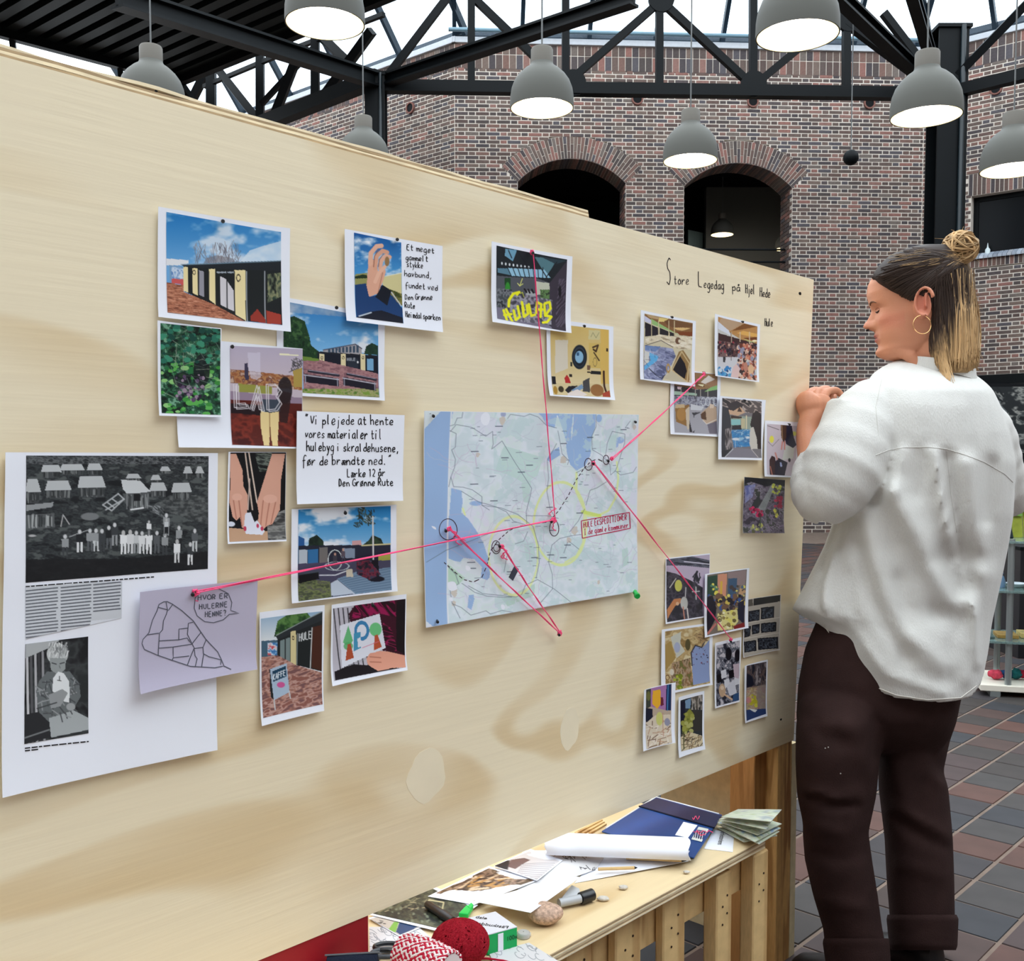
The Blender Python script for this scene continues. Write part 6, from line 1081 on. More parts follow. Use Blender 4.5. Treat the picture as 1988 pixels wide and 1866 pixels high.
# ================================================================ stand and table under the board
ZT = .50
Pf = onZ(1468, 1637, ZT); pf = (Pf-CAM).dot(NB)               # the table's front edge, as distance from the viewer's plane
aR = (onZ(1486, 1628, ZT)-CAM).dot(D)
def tf(a, p, z): return Vector((D.x*a+NB.x*p, D.y*a+NB.y*p, z))  # stand coordinates -> world
def fr_mesh(name, mb_, m, **k):
    """mesh given in stand coordinates (along, across, up); keeps its own axes so that grain follows the piece"""
    lo = np.array(mb_.v).min(0); hi = np.array(mb_.v).max(0); c = (lo+hi)/2; par = k.pop('parent', None); bev = k.pop('bevel', 0)
    me = bpy.data.meshes.new(name); me.from_pydata([(x-c[0], -(y-c[1]), z-lo[2]) for x, y, z in mb_.v], [], mb_.f); me.materials.append(m)
    o = bpy.data.objects.new(name, me); COL.objects.link(o); o.location = tf(c[0], c[1], lo[2]); o.rotation_euler = (0, 0, math.atan2(D.y, D.x))
    import bmesh
    b = bmesh.new(); b.from_mesh(me); bmesh.ops.recalc_face_normals(b, faces=b.faces); b.to_mesh(me); b.free()
    if bev:
        bv = o.modifiers.new('bevel', 'BEVEL'); bv.width = bev; bv.segments = 1; bv.limit_method = 'ANGLE'
    if par is not None: attach(o, par)
    return setp(o, **k)
pb = -1.19
aE = (onP(1541, 1437, BQ, BN)-CAM).dot(D)
st = thing('board_stand', tf(aE-.05, pb-.05, 0), 'rough wooden post with warm plywood panels carrying the board at its right end', 'stand')
zpt = HC-.665
pe = pb-.022                                                    # everything of the stand sits behind the sheet
X0 = (onP(1484, 1700, tf(0, pe, 0), NB)-CAM).dot(D); X1 = (onP(1534, 1700, tf(0, pe, 0), NB)-CAM).dot(D); X2 = (onP(1544, 1700, tf(0, pe, 0), NB)-CAM).dot(D)
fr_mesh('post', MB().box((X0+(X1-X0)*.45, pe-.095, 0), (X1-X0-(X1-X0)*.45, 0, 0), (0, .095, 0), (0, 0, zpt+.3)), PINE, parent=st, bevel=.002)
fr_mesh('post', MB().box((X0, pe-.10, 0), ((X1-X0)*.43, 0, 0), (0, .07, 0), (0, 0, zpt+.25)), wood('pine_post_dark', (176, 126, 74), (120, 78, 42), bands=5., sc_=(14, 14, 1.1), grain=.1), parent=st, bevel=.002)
fr_mesh('edge_panel', MB().box((X1+.001, pe-.40, .0), (X2-X1-.001, 0, 0), (0, .40, 0), (0, 0, onP(1545, 1442, tf(0, pe, 0), NB).z)), mat('plywood_edge', (214, 196, 156), .7, .2, noise=.1, nscale=40), parent=st)
fr_mesh('end_panel', MB().box((X0-.02, pe-.62, ZT+.002), (.012, 0, 0), (0, .51, 0), (0, 0, .5)), PINE3, parent=st)
fr_mesh('back_panel', MB().box((X0-1.6, pe-.64, 0), (1.58, 0, 0), (0, .012, 0), (0, 0, 1.1)), PINE3, parent=st)
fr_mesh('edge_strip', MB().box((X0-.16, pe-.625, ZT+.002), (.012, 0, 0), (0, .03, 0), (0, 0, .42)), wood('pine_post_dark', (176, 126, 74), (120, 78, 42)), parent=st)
# far-side posts so that the board stands up
fr_mesh('post', MB().box((aL+.1, pe-.1, 0), (.07, 0, 0), (0, .095, 0), (0, 0, 1.5)), PINE, parent=st)
# table
tb = thing('work_table', tf(.6, pf-.3, 0), 'long plywood table below the board, set on a wooden pallet', 'table')
aT0 = -.35
fr_mesh('table_top', MB().box((aT0, pe-.62, ZT-.02), (aR-aT0, 0, 0), (0, pf-pe+.62, 0), (0, 0, .02)), TOPM, parent=tb, bevel=.0015)
for k in range(4): fr_mesh('veneer_layer', MB().box((aT0, pf+.0002, ZT-.0195+k*.0048), (aR-aT0, 0, 0), (0, .0006, 0), (0, 0, .0024)), M_v[1 if k % 2 else 0], parent=tb)
for a_ in (aT0+.05, aR-.12):
    fr_mesh('table_leg', MB().box((a_, pe-.55, 0), (.06, 0, 0), (0, .06, 0), (0, 0, ZT-.02)), PINE2, parent=tb)
# pallet standing on edge under the front of the table
pl_ = thing('wooden_pallet', tf(.8, pf-.06, 0), 'nailed pallet of pale slats standing on edge under the table front', 'pallet')
Z10 = (1020, 1420, .27163); pp_ = pf-.045; Pp = tf(0, pp_, 0)
def fa(zx, zy, dp=0.):
    q_ = onP(Z10[0]+zx*Z10[2], Z10[1]+zy*Z10[2], Pp+NB*dp, NB); return (q_-CAM).dot(D), q_.z
r0, r1 = fa(1590, 900), fa(1590, 1150)
zr1, zr0 = fa(1550, 905)[1], fa(1550, 1155)[1]
cuts = [aT0+.1, fa(480, 1500)[0], fa(985, 1200)[0], fa(1545, 900)[0]+.05]
for i in range(3): fr_mesh('rail', MB().box((cuts[i]+.003, pp_-.022, zr0+.003*i), (cuts[i+1]-cuts[i]-.006, 0, 0), (0, .02, 0), (0, 0, zr1-zr0-.004*i)), PINE2, parent=pl_, bevel=.002)
fr_mesh('rail', MB().box((aT0+.1, pp_-.022, .02), (cuts[3]-aT0-.1, 0, 0), (0, .02, 0), (0, 0, .09)), PINE2, parent=pl_, bevel=.002)
sl_ = [(305, 480, 1500), (650, 830, 1345), (990, 1145, 1195), (1335, 1442, 1035), (1598, 1702, 885)]
for i, (x0, x1, yt) in enumerate(sl_):
    A0, zt_ = fa(x0, yt, .02); A1 = fa(x1, yt, .02)[0]
    fr_mesh('slat', MB().box((A0, pp_, .0), (A1-A0, 0, 0), (0, .02+.012*(i > 2), 0), (0, 0, min(zt_, ZT-.03))), PINE2, parent=pl_, bevel=.003)
for i in range(3):
    A0 = fa(305, 1500, .02)[0]-.17*(i+1); fr_mesh('slat', MB().box((A0, pp_, .0), (.075, 0, 0), (0, .02, 0), (0, 0, ZT-.05)), PINE2, parent=pl_, bevel=.003)
M_nail = mat('nail_head', (52, 38, 30), .5, .4, metal=.5)
for i, (x0, x1, yt) in enumerate(sl_):
    for k in range(4):
        A0 = fa(x0+(x1-x0)*(.35 if k % 2 else .65), yt, .02)[0]; z = min(fa(x0, yt)[1], ZT-.03)-.03-.018*k
        fr_mesh('nail', MB().lathe((A0, pp_+.0205+.012*(i > 2), z), [(.0001, 0), (.0022, 0), (.0022, .001), (.0001, .001)], 8, (0, 1, 0)), M_nail, parent=pl_)
# ---------------------------------------------------------------- things on the table
T8 = Z10; T1 = (500, 1600, .31187)
def tp(z, x, y, h=0.): return onZ(z[0]+x*z[2], z[1]+y*z[2], ZT+h)
def sheet(mb_, z, pts, h, th=.0006, bow=0., n=8):
    """thin sheet lying at height h; four corners in the working grid; bow lifts its middle"""
    hs = h if hasattr(h, '__len__') else [h]*4
    q_ = [tp(z, x, y, hh) for (x, y), hh in zip(pts, hs)]; g = []
    for s_ in (0, 1):
        for j in range(n+1):
            for i in range(n+1):
                u, v = i/n, j/n; P = q_[0]*(1-u)*(1-v)+q_[1]*u*(1-v)+q_[2]*u*v+q_[3]*(1-u)*v
                g.append(P+UP*(bow*math.sin(math.pi*u)*math.sin(math.pi*v)-s_*th))
    N_ = (n+1)**2; f = []
    for j in range(n):
        for i in range(n):
            o = j*(n+1)+i; f += [(o, o+n+1, o+n+2, o+1), (N_+o, N_+o+1, N_+o+n+2, N_+o+n+1)]
    for i in range(n): f += [(i, i+1, N_+i+1, N_+i), (n*(n+1)+i, N_+n*(n+1)+i, N_+n*(n+1)+i+1, n*(n+1)+i+1), (i*(n+1), N_+i*(n+1), N_+(i+1)*(n+1), (i+1)*(n+1)), (i*(n+1)+n, (i+1)*(n+1)+n, N_+(i+1)*(n+1)+n, N_+i*(n+1)+n)]
    mb_.add(g, f); return q_
def art_on(art, par, z, h, name='print', bow=0.):
    """printed picture on a lying sheet"""
    hs = h if hasattr(h, '__len__') else [h]*4
    Q = [tp(z, x, y, hh) for (x, y), hh in zip(art.q, hs)]; u, v = art.u.ravel()[:, None], art.v.ravel()[:, None]; Q = [np.array(t) for t in Q]
    P = (1-u)*(1-v)*Q[0]+u*(1-v)*Q[1]+u*v*Q[2]+(1-u)*v*Q[3]; P[:, 2] += bow*np.sin(np.pi*u[:, 0])*np.sin(np.pi*v[:, 0])
    H, W = art.H, art.W; i, j = np.meshgrid(np.arange(W-1), np.arange(H-1)); o = (j*W+i).ravel(); F_ = np.stack([o, o+W, o+W+1, o+1], 1)
    mb_ = MB(); mb_.v = [tuple(t) for t in P]; mb_.f = [tuple(t) for t in F_.tolist()]; c = np.ones((H*W, 4)); c[:, :3] = lin(np.clip(art.c, 0, 255)).reshape(-1, 3); mb_.c = c.tolist()
    return obj(name, mb_, M_print, parent=par)
def lying(name, lab, cat, z, pts, h, m=None, art=None, bow=0., th=.0006, group=None, part='sheet'):
    mb_ = MB(); q_ = sheet(mb_, z, pts, h, th, bow); c = sum(q_, Vector())/4
    t = thing(name, (c.x, c.y, min(v.z for v in q_)), lab, cat, group); obj(part, mb_, m or M_sheet, parent=t, smooth=True)
    if art is not None: art_on(art, t, z, (np.array(h if hasattr(h, '__len__') else [h]*4)+.0005).tolist(), bow=bow)
    return t
PG = 'papers lying on the table'
# blue folder
fo = thing('folder', tp(T8, 970, 690), 'dark blue elastic folder lying on the table under the rolled paper', 'folder')
FB = mat('blue_card', (22, 66, 128), .4, .4, noise=.04)
fp = K(935, 478, 1405, 605, 1205, 912, 545, 722)
for nm, h0, h1 in (('cover', .001, .004), ('cover', .013, .0155)):
    obj(nm, MB().prism([tp(T8, x, y, h0) for x, y in fp], UP*(h1-h0)), FB, parent=fo, bevel=.0008)
obj('inserts', MB().prism([tp(T8, x, y, .0042) for x, y in K(930, 490, 1385, 612, 1195, 895, 570, 718)], UP*.0085), mat('folder_inserts', (206, 208, 210), .7, .2), parent=fo)
obj('flap', MB().prism([tp(T8, x, y, .0157) for x, y in K(938, 480, 1404, 606, 1352, 690, 815, 536)], UP*.001), mat('blue_card_dark', (20, 34, 74), .45, .4), parent=fo)
obj('elastic_band', MB().tube([tp(T8, 812, 536, .0165), tp(T8, 1348, 690, .0165)], .0018, 6), mat('navy_elastic', (12, 18, 44), .6, .2), parent=fo)
obj('label', MB().prism([tp(T8, x, y, .0157) for x, y in K(1130, 648, 1230, 672, 1162, 762, 1070, 742)], UP*.0004), M_sheet, parent=fo)
lbq = K(1238, 682, 1310, 698, 1260, 790, 1186, 771)
a = Art(lbq, .6, (216, 220, 214)); a.poly(K(1222, 702, 1290, 712, 1276, 775, 1205, 758), (40, 60, 110))
for k in range(8): a.line([(1215+k*8, 706+k*2), (1204+k*8, 760+k*2)], (230, 230, 230) if k % 2 else (30, 30, 40), 4)
a.line(K(1225, 715, 1255, 745, 1285, 735), (230, 50, 90), 6); art_on(a, fo, T8, .0166, 'barcode_label')
th_ = thing('thread_scrap', tp(T8, 1215, 620, .017), 'short pink thread scrap lying on the blue folder', 'thread')
obj('thread', MB().tube([tp(T8, 1195+i*6, 618+14*math.sin(i*1.3), .018) for i in range(9)], .0009, 6), M_thr, parent=th_, smooth=True)
th_ = thing('thread_scrap', tp(T8, 1270, 720, .017), 'longer pink thread scrap crossing the barcode label', 'thread')
obj('thread', MB().tube([tp(T8, 1200+i*14, 716+8*math.sin(i*2.1), .018) for i in range(11)], .0009, 6), M_thr, parent=th_, smooth=True)
# sticks
for i, lab in enumerate(('thin wooden stick farthest back behind the blue folder', 'thin wooden stick in the middle of three behind the blue folder', 'thin wooden stick nearest the blue folder')):
    t = thing('wooden_stick', tp(T8, 400+i*40, 715, .004), lab, 'stick', 'sticks behind the folder'); obj('stick', MB().bar(tp(T8, 360+i*50, 730, .004+i*.003), tp(T8, 545+i*14, 635+i*14, .006+i*.003), .006, .004), PINE2, parent=t)
# printed label sheet beside the folder
t = lying('paper_slip', 'small white slip with printed lettering right of the blue folder', 'paper', T8, K(1345, 700, 1492, 735, 1482, 862, 1278, 838), .001, group=PG)
def font_text(s_, origin, xdir, ydir, size, m, par, name='lettering', ext=.0003, bold=0.):
    cu = bpy.data.curves.new('tmp', 'FONT'); cu.body = s_; cu.size = 1.; cu.extrude = 0; cu.offset = bold; o = bpy.data.objects.new('tmp', cu); COL.objects.link(o)
    me = bpy.data.meshes.new_from_object(o.evaluated_get(bpy.context.evaluated_depsgraph_get())); COL.objects.unlink(o); bpy.data.objects.remove(o)
    x, y = Vector(xdir).normalized(), Vector(ydir).normalized(); mb_ = MB(); mb_.add([Vector(origin)+x*v.co.x*size+y*v.co.y*size for v in me.vertices], [tuple(f.vertices) for f in me.polygons])
    return obj(name, mb_, m, parent=par)
o_, e_ = tp(T8, 1398, 715, .0019), tp(T8, 1372, 815, .0019); font_text('erhistoriens', o_, e_-o_, UP.cross(e_-o_), (e_-o_).length/5.2, M_ink, t)
# folded map, fanned
fm = thing('folded_map', tp(T8, 1600, 690, .0), 'folded paper map fanned open at the right end of the table', 'map')
cols = [(196, 206, 186), (206, 212, 190), (150, 176, 206), (190, 200, 182), (212, 216, 200), (200, 208, 190)]
lv = [(K(1375, 690, 1660, 650, 1800, 745, 1560, 790), .004, .010), (K(1368, 660, 1640, 640, 1815, 715, 1670, 806), .010, .016), (K(1372, 650, 1650, 610, 1826, 690, 1640, 790), .018, .022), (K(1375, 640, 1640, 600, 1832, 660, 1660, 740), .026, .03), (K(1382, 628, 1560, 560, 1790, 600, 1720, 700), .036, .05), (K(1400, 610, 1520, 556, 1832, 558, 1755, 645), .046, .066)]
for i, (q_, h0, h1) in enumerate(lv):
    a = Art(q_, .22, cols[i]); a.tex(None, [cols[i], (216, 222, 200), (180, 196, 170), (222, 222, 206), (170, 180, 180)], 40, 24, i+3); a.strokes([q_[0], q_[1], q_[2], q_[3]], [(150, 120, 90), (120, 140, 120), (150, 170, 60)], 12, 60, 3, .3, 1, i)
    t_ = MB(); sheet(t_, T8, q_, [h0, h0, h1, h1], .0012, .003); obj('folded_leaf', t_, mat('map_paper', (212, 216, 202), .7, .2), parent=fm, smooth=True); art_on(a, fm, T8, [h0+.0006, h0+.0006, h1+.0006, h1+.0006], 'map_print', .003)
# rolled white sheet over the folder
def rolled(name, lab, z, line0, line1, r, m, turns=1.15, a0=-.6, h=.0):
    """loosely rolled sheet: an open spiral drawn out along its axis"""
    A, B = tp(z, *line0, r+h), tp(z, *line1, r+h); ax = (B-A); u = UP; s_ = ax.cross(u).normalized(); n_ = 26; rings = []
    t = thing(name, (A+B)/2-UP*r, lab, 'paper', PG); mb_ = MB(); vs = []
    for side in (0, 1):
        for e in (0, 1):
            for k in range(n_+1):
                th2 = a0+turns*2*math.pi*k/n_; rr = r*(1-.28*k/n_)-side*.0006; P = A+ax*e; w = r*.12*math.sin(k*.9+e*2)
                vs.append(P+s_*(rr*1.35*math.cos(th2))+u*(rr*.8*math.sin(th2))+ax.normalized()*w)
    N_ = n_+1; f = []
    for k in range(n_): f += [(k, k+1, N_+k+1, N_+k), (2*N_+k, 3*N_+k, 3*N_+k+1, 2*N_+k+1), (k, 2*N_+k, 2*N_+k+1, k+1), (N_+k, N_+k+1, 3*N_+k+1, 3*N_+k)]
    mb_.add(vs, f); obj('sheet', mb_, m, parent=t, smooth=True); return t
rolled('rolled_paper', 'loosely rolled white paper lying over the blue folder', T8, (150, 800), (1165, 838), .026, M_sheet, h=.006)
# sketch sheet under the roll
q_ = K(-20, 848, 1160, 880, 1150, 935, 380, 1085); hh = [.001, .002, .006, .004]
q_ = K(-30, 850, 1170, 860, 560, 975, 250, 1030)
a = Art(K(-20, 850, 600, 850, 500, 990, -60, 1180), .45, (222, 220, 220)); rs = random.Random(3)
for k in range(26):
    x, y = rs.uniform(150, 340), rs.uniform(860, 920); a.line([(x, y), (x+rs.uniform(-30, 40), y+rs.uniform(-14, 22)), (x+rs.uniform(-20, 50), y+rs.uniform(-10, 26))], (24, 24, 28), 4)
a.strokes(K(300, 890, 350, 950), [(24, 24, 28)], 12, 26, 4, 1, .6, 4).strokes(K(400, 880, 460, 930), [(30, 30, 34)], 6, 24, 4, 1, .6, 5).strokes(K(380, 970, 520, 1000), [(30, 30, 34)], 12, 16, 4, 0, 1.5, 6)
for k in range(8): a.line([(-10, 960+k*13), (150-k*10, 990+k*13)], (150, 140, 140), 3)
lying('sketch_sheet', 'large white sheet with an ink scribble under the rolled paper', 'paper', T8, K(-20, 850, 600, 850, 500, 990, -60, 1180), .004, art=a, bow=.006, group=PG)
lying('paper_sheet', 'blank white sheet with a slanting front edge on the bare table top', 'paper', T8, K(560, 850, 1180, 860, 1165, 928, 350, 1085), [.002, .006, .006, .001], bow=.004, group=PG)
for i, (x0, y0, x1, y1) in enumerate(((520, 985, 800, 975), (720, 905, 1150, 925))):
    t = thing('pencil', tp(T8, (x0+x1)/2, (y0+y1)/2, .01), ('thin pale pencil on the blank sheet', 'thin pale pencil along the foot of the rolled paper')[i], 'pencil'); A, B = tp(T8, x0, y0, .013), tp(T8, x1, y1, .013)
    obj('shaft', MB().tube([A, A.lerp(B, .92)], .003, 6), PINE2, parent=t); obj('tip', MB().tube([A.lerp(B, .92), B], [.003, .0005], 6), M_ink, parent=t)
# magazine page with brown picture, and the white sheet curling over it
a = Art(K(1110, 430, 1440, 275, 1720, 352, 1350, 478), .4, (120, 96, 78)); a.tex(None, [(60, 46, 40), (150, 120, 100), (110, 86, 70), (176, 150, 130), (90, 70, 50)], 60, 24, 5, 3, con=2.4, ang=-.4).strokes(K(1200, 330, 1600, 440), [(206, 180, 150), (176, 130, 70), (60, 44, 40)], 30, 120, 10, -.3, .5, 7)
lying('magazine_page', 'glossy page with a brown picture sticking out from under the board', 'paper', T1, K(1060, 450, 1440, 262, 1760, 345, 1350, 502), .008, art=a, bow=.004, group=PG)
a = Art(K(1475, 260, 1690, 170, 1880, 230, 1740, 345), .45, (206, 200, 200)); a.poly(K(1475, 258, 1530, 222, 1570, 230, 1560, 285, 1500, 275), (24, 24, 32)).poly(K(1575, 225, 1660, 218, 1700, 235, 1610, 285, 1560, 270), (110, 86, 84))
for k in range(9): a.line([(1640-k*4, 262+k*10), (1850-k*10, 245+k*12)], (140, 134, 140), 3)
lying('magazine_page', 'page with small pictures and lines of text, beside the brown picture', 'paper', T1, K(1470, 262, 1700, 155, 1900, 225, 1740, 352), .012, art=a, bow=.003, group=PG)
lying('paper_sheet', 'white sheet with a raised curling corner above the round stone', 'paper', T1, K(1350, 482, 1960, 325, 2010, 330, 1700, 552), [.012, .02, .03, .034], bow=.012, group=PG)
# dark aerial print with marker
a = Art(K(710, 555, 1090, 402, 1340, 520, 1130, 650), .45, (44, 50, 42)); a.tex(None, [(30, 34, 30), (60, 66, 52), (40, 46, 36), (84, 86, 66)], 40, 24, 8, 4, con=2).strokes(K(760, 460, 1100, 540), [(150, 140, 110), (120, 116, 90)], 30, 40, 5, -.3, .6, 4).line(K(1050, 510, 1065, 475, 1160, 490, 1150, 530), (190, 180, 140), 8).blobs(K(800, 500, 1200, 620), [(110, 116, 96), (20, 24, 22)], 60, 8, 6)
lying('photo_print', 'dark green landscape print lying under the board edge, with a black marker on it', 'photo', T1, K(688, 562, 1090, 385, 1372, 505, 1128, 668), .006, art=a, group=PG)
t = thing('marker_pen', tp(T1, 1130, 550, .008), 'black marker pen lying on the dark landscape print', 'pen'); A, B = tp(T1, 1055, 500, .014), tp(T1, 1215, 602, .014)
obj('barrel', MB().tube([A, A.lerp(B, .05), A.lerp(B, .6)], [.006, .007, .007], 12), M_pin, parent=t, smooth=True); obj('cap', MB().tube([A.lerp(B, .6), A.lerp(B, .62), B], [.008, .008, .0065], 12), M_pin, parent=t, smooth=True)
GN = mat('green_plastic_bright', (20, 190, 80), .35, .4)
t = thing('clip', tp(T1, 1295, 560, .006), 'bright green plastic clip between the dark print and the box', 'clip'); obj('jaw', MB().prism([tp(T1, x, y, .007) for x, y in K(1250, 582, 1300, 530, 1345, 535, 1310, 590)], UP*.008), GN, parent=t, bevel=.002); obj('tongue', MB().prism([tp(T1, x, y, .012) for x, y in K(1305, 525, 1330, 500, 1345, 515, 1325, 540)], UP*.004), GN, parent=t, bevel=.001)
# carton of adhesive pads
zb_ = .034
bx = thing('carton', tp(T1, 1450, 700, .0), 'white and bright green little carton with upside-down lettering beside the red yarn ball', 'box')
tq = [tp(T1, x, y, zb_) for x, y in K(1300, 588, 1480, 545, 1616, 640, 1432, 690)]
obj('carton_body', MB().prism([v-UP*.0335 for v in tq], UP*.0325), mat('green_carton', (16, 170, 88), .45, .35), parent=bx, bevel=.0006)
obj('lid', MB().prism([v-UP*.001 for v in tq], UP*.0012), mat('white_carton', (214, 214, 222), .45, .35), parent=bx)
ex_, ey_ = (tq[1]-tq[2]), (tq[3]-tq[2])
xd = -(tq[2]-tq[1]).normalized()
def on_lid(u, v): return tq[1]*(1-u)*(1-v)+tq[2]*u*(1-v)+tq[3]*u*v+tq[0]*(1-u)*v+UP*.0006
o_, e_ = on_lid(.97, .15), on_lid(.97, .95); 
o_, e_ = on_lid(.80, .10), on_lid(.80, .88)
font_text('Fästkuddar', on_lid(.98, .30), on_lid(.40, .95)-on_lid(.98, .30), (on_lid(.98, .30)-on_lid(.40, .95)).cross(-UP), .0125, M_ink, bx, bold=.01)
font_text('elab', on_lid(.30, .52), on_lid(0, .88)-on_lid(.30, .52), (on_lid(.30, .52)-on_lid(0, .88)).cross(-UP), .012, M_ink, bx, bold=.01)
fc = (tq[2]-tq[3]).normalized(); fn = UP.cross(fc).normalized(); fn = -fn if fn.dot(CAM-tq[2]) < 0 else fn
for u0, u1, m_ in ((.34, .52, M_sheet),): 
    b0 = tq[3].lerp(tq[2], u0)+fn*.0006-UP*.031; obj('label', MB().box(b0, fc*((tq[2]-tq[3]).length*(u1-u0)), fn*.0004, UP*.028), m_, parent=bx)
font_text('100x', tq[3].lerp(tq[2], .62)+fn*.0012-UP*.018, fc, UP, .010, M_ink, bx)
# bottle cap, pebble, pen cap, shells
t = thing('bottle_cap', tp(T1, 1655, 695, 0), 'small translucent bottle cap right of the green carton', 'disc'); obj('rim', MB().lathe(tp(T1, 1655, 700, .001), [(.011, 0), (.011, .006), (.009, .008), (.001, .008)], 20), mat('translucent_plastic', (206, 206, 204), .2, .5, trans=.3), parent=t, smooth=True)
st_ = MB(); c = tp(T8, 140, 1300, .018); st_.ball(c, .024, 28, 18, (1.25, .95, .7)); st_.v = [tuple(Vector(v)+(Vector(v)-c).normalized()*.003*mnoise.noise(Vector(v)*40)) for v in st_.v]
obj('pebble', st_, mat('speckled_stone', (190, 160, 140), .7, .3, noise=.4, nscale=220, bump=.2, bscale=150), label='round speckled pinkish stone under the curling white sheet', cat='stone', smooth=True)
t = thing('marker_pen', tp(T8, 350, 1190, .0), 'grey marker with a thick black cap beside the speckled stone', 'pen'); A, B = tp(T8, 240, 1228, .012), tp(T8, 392, 1196, .012); C_ = tp(T8, 478, 1166, .012)
obj('barrel', MB().tube([A, B], .0075, 14), mat('grey_white_plastic', (176, 180, 184), .3, .5), parent=t, smooth=True); obj('cap', MB().tube([B, B.lerp(C_, .06), C_, C_+(C_-B)*.02], [.009, .0105, .0105, .009], 16), M_pin, parent=t, smooth=True)
t = thing('spatula', tp(T8, 320, 1150, .0), 'pale grey flat blade poking out from under the white sheet', 'tool'); obj('blade', MB().prism([tp(T8, x, y, .010) for x, y in K(260, 1195, 330, 1105, 385, 1130, 395, 1170, 300, 1215)], UP*.002), mat('pale_grey_plastic', (196, 200, 204), .3, .5), parent=t, bevel=.0008)
for i, (x, y, lab) in enumerate(((555, 1195, 'small white shell right of the black pen cap'), (700, 1115, 'smaller white fragment farther right on the table top'), (10, 1450, 'white shell at the left below the speckled stone'), (1150, 1005, 'tiny dark crumb near the front edge of the table'))):
    mb_ = MB(); c = tp(T8, x, y, .004); mb_.ball(c, .0075-.001*i, 10, 7, (1.4, 1, .6)); mb_.v = [tuple(Vector(v)+Vector((1, 0, 0))*.003*mnoise.noise(Vector(v)*300)) for v in mb_.v]; obj('shell_fragment', mb_, mat('shell_white', (206, 200, 190), .5, .4, noise=.15, nscale=200), label=lab, cat='shell', smooth=True)
# red yarn ball
yc = tp(T1, 1262, 738, .036); yb = thing('yarn_ball', yc-UP*.036, 'ball of dark red yarn beside the green carton', 'yarn'); RY = mat('dark_red_yarn', (150, 16, 34), .8, .2, noise=.15, nscale=300, bump=.3, bscale=300)
core = MB(); core.ball(yc, .0365, 24, 16, (1.12, 1.0, .86)); obj('core', core, RY, parent=yb, smooth=True)
wn_ = MB(); rs = random.Random(8)
for k in range(120):
    ax = Vector((rs.gauss(0, 1), rs.gauss(0, 1), rs.gauss(0, .7))).normalized(); u = ax.orthogonal().normalized(); v = ax.cross(u); off = rs.uniform(-.35, .35); rr = .039*math.sqrt(1-off*off)
    wn_.tube([yc+Vector((((u*math.cos(t)+v*math.sin(t))*rr+ax*off*.039)[i]*(1.12, 1., .86)[i] for i in range(3))) for t in np.linspace(0, 6.283, 26)], .0013, 4, cap=False)
o = obj('winding', wn_, RY, parent=yb, kind='stuff', smooth=True)
# baker's twine spool
A, B = tp(T1, 905, 800, .030), tp(T1, 1200, 915, .030); sp = thing('twine_spool', (A+B)/2-UP*.036, "spool of red and white baker's twine lying at the front of the table", 'twine')
d_ = (B-A).normalized(); u = d_.orthogonal().normalized(); v = d_.cross(u); RW = [mat('red_twine', (176, 24, 52), .8, .2), mat('white_twine', (226, 214, 214), .8, .2)]
obj('core', MB().tube([A-d_*.002, B], .024, 20), RW[1], parent=sp, smooth=True)
for col_ in (0, 1):
    mb_ = MB()
    for s_ in (1, -1):
        for k in range(22):
            ph = 2*math.pi*k/22+col_*.14+(.07 if s_ < 0 else 0); L_ = (B-A).length
            mb_.tube([A+d_*(L_*t)+(u*math.cos(ph+s_*t*2.6)+v*math.sin(ph+s_*t*2.6))*(.0262+.0012*math.sin(k*2+t*40)+.004*math.sin(math.pi*t)) for t in np.linspace(0, 1, 16)], .0021, 5)
    obj('winding', mb_, RW[col_], parent=sp, kind='stuff', smooth=True)
obj('loose_end', MB().tube([tp(T1, 1350, 835, .003), tp(T1, 1430, 838, .003), tp(T1, 1530, 852, .003), tp(T1, 1640, 880, .003)], .0018, 6), RW[0], parent=sp, smooth=True)
# brochure, sketches, scissors, red box, navy thing
a = Art(K(700, 590, 820, 560, 1010, 640, 885, 692), .5, (190, 180, 170)); a.poly(K(815, 660, 850, 610, 880, 612, 860, 675), (120, 170, 70)).poly(K(862, 672, 885, 612, 1000, 640, 890, 690), (30, 60, 100)).strokes(K(720, 595, 800, 625), [(60, 60, 60)], 10, 26, 4, .2, .2, 3)
lying('brochure', 'brochure with a green and navy corner under the dark print', 'brochure', T1, K(690, 585, 830, 545, 1022, 642, 885, 700), .004, art=a, group=PG)
for lab, q_, sd in (('line drawing of faces between the red box and the twine spool', K(695, 640, 1000, 640, 1100, 720, 700, 860), 4), ('line drawing at the front table edge right of the carton', K(1440, 800, 1690, 738, 1900, 870, 1500, 940), 9)):
    a = Art(q_, .45, (206, 204, 206)); rs = random.Random(sd); x0, x1, y0, y1 = min(t[0] for t in q_), max(t[0] for t in q_), min(t[1] for t in q_), max(t[1] for t in q_)
    for k in range(34):
        x, y, r_ = rs.uniform(x0, x1), rs.uniform(y0, y1), rs.uniform(12, 44); t0 = rs.uniform(0, 6); a.line([(x+r_*math.cos(t0+t), y+r_*.6*math.sin(t0+t*1.3)) for t in np.linspace(0, 3.4, 9)], (110, 116, 124), 3)
    lying('line_drawing', lab, 'drawing', T1, q_, .002, art=a, group=PG)
RB = mat('red_painted_box', (150, 22, 34), .5, .35, noise=.05)
p0 = onP(T1[0]+694*T1[2], T1[1]+700*T1[2], tf(0, pf-.20, 0), NB); ar = (p0-CAM).dot(D); zt2 = onP(T1[0]+690*T1[2], T1[1]+572*T1[2], tf(0, pf-.20, 0), NB).z; zb2 = onP(T1[0]+690*T1[2], T1[1]+822*T1[2], tf(0, pf-.20, 0), NB).z
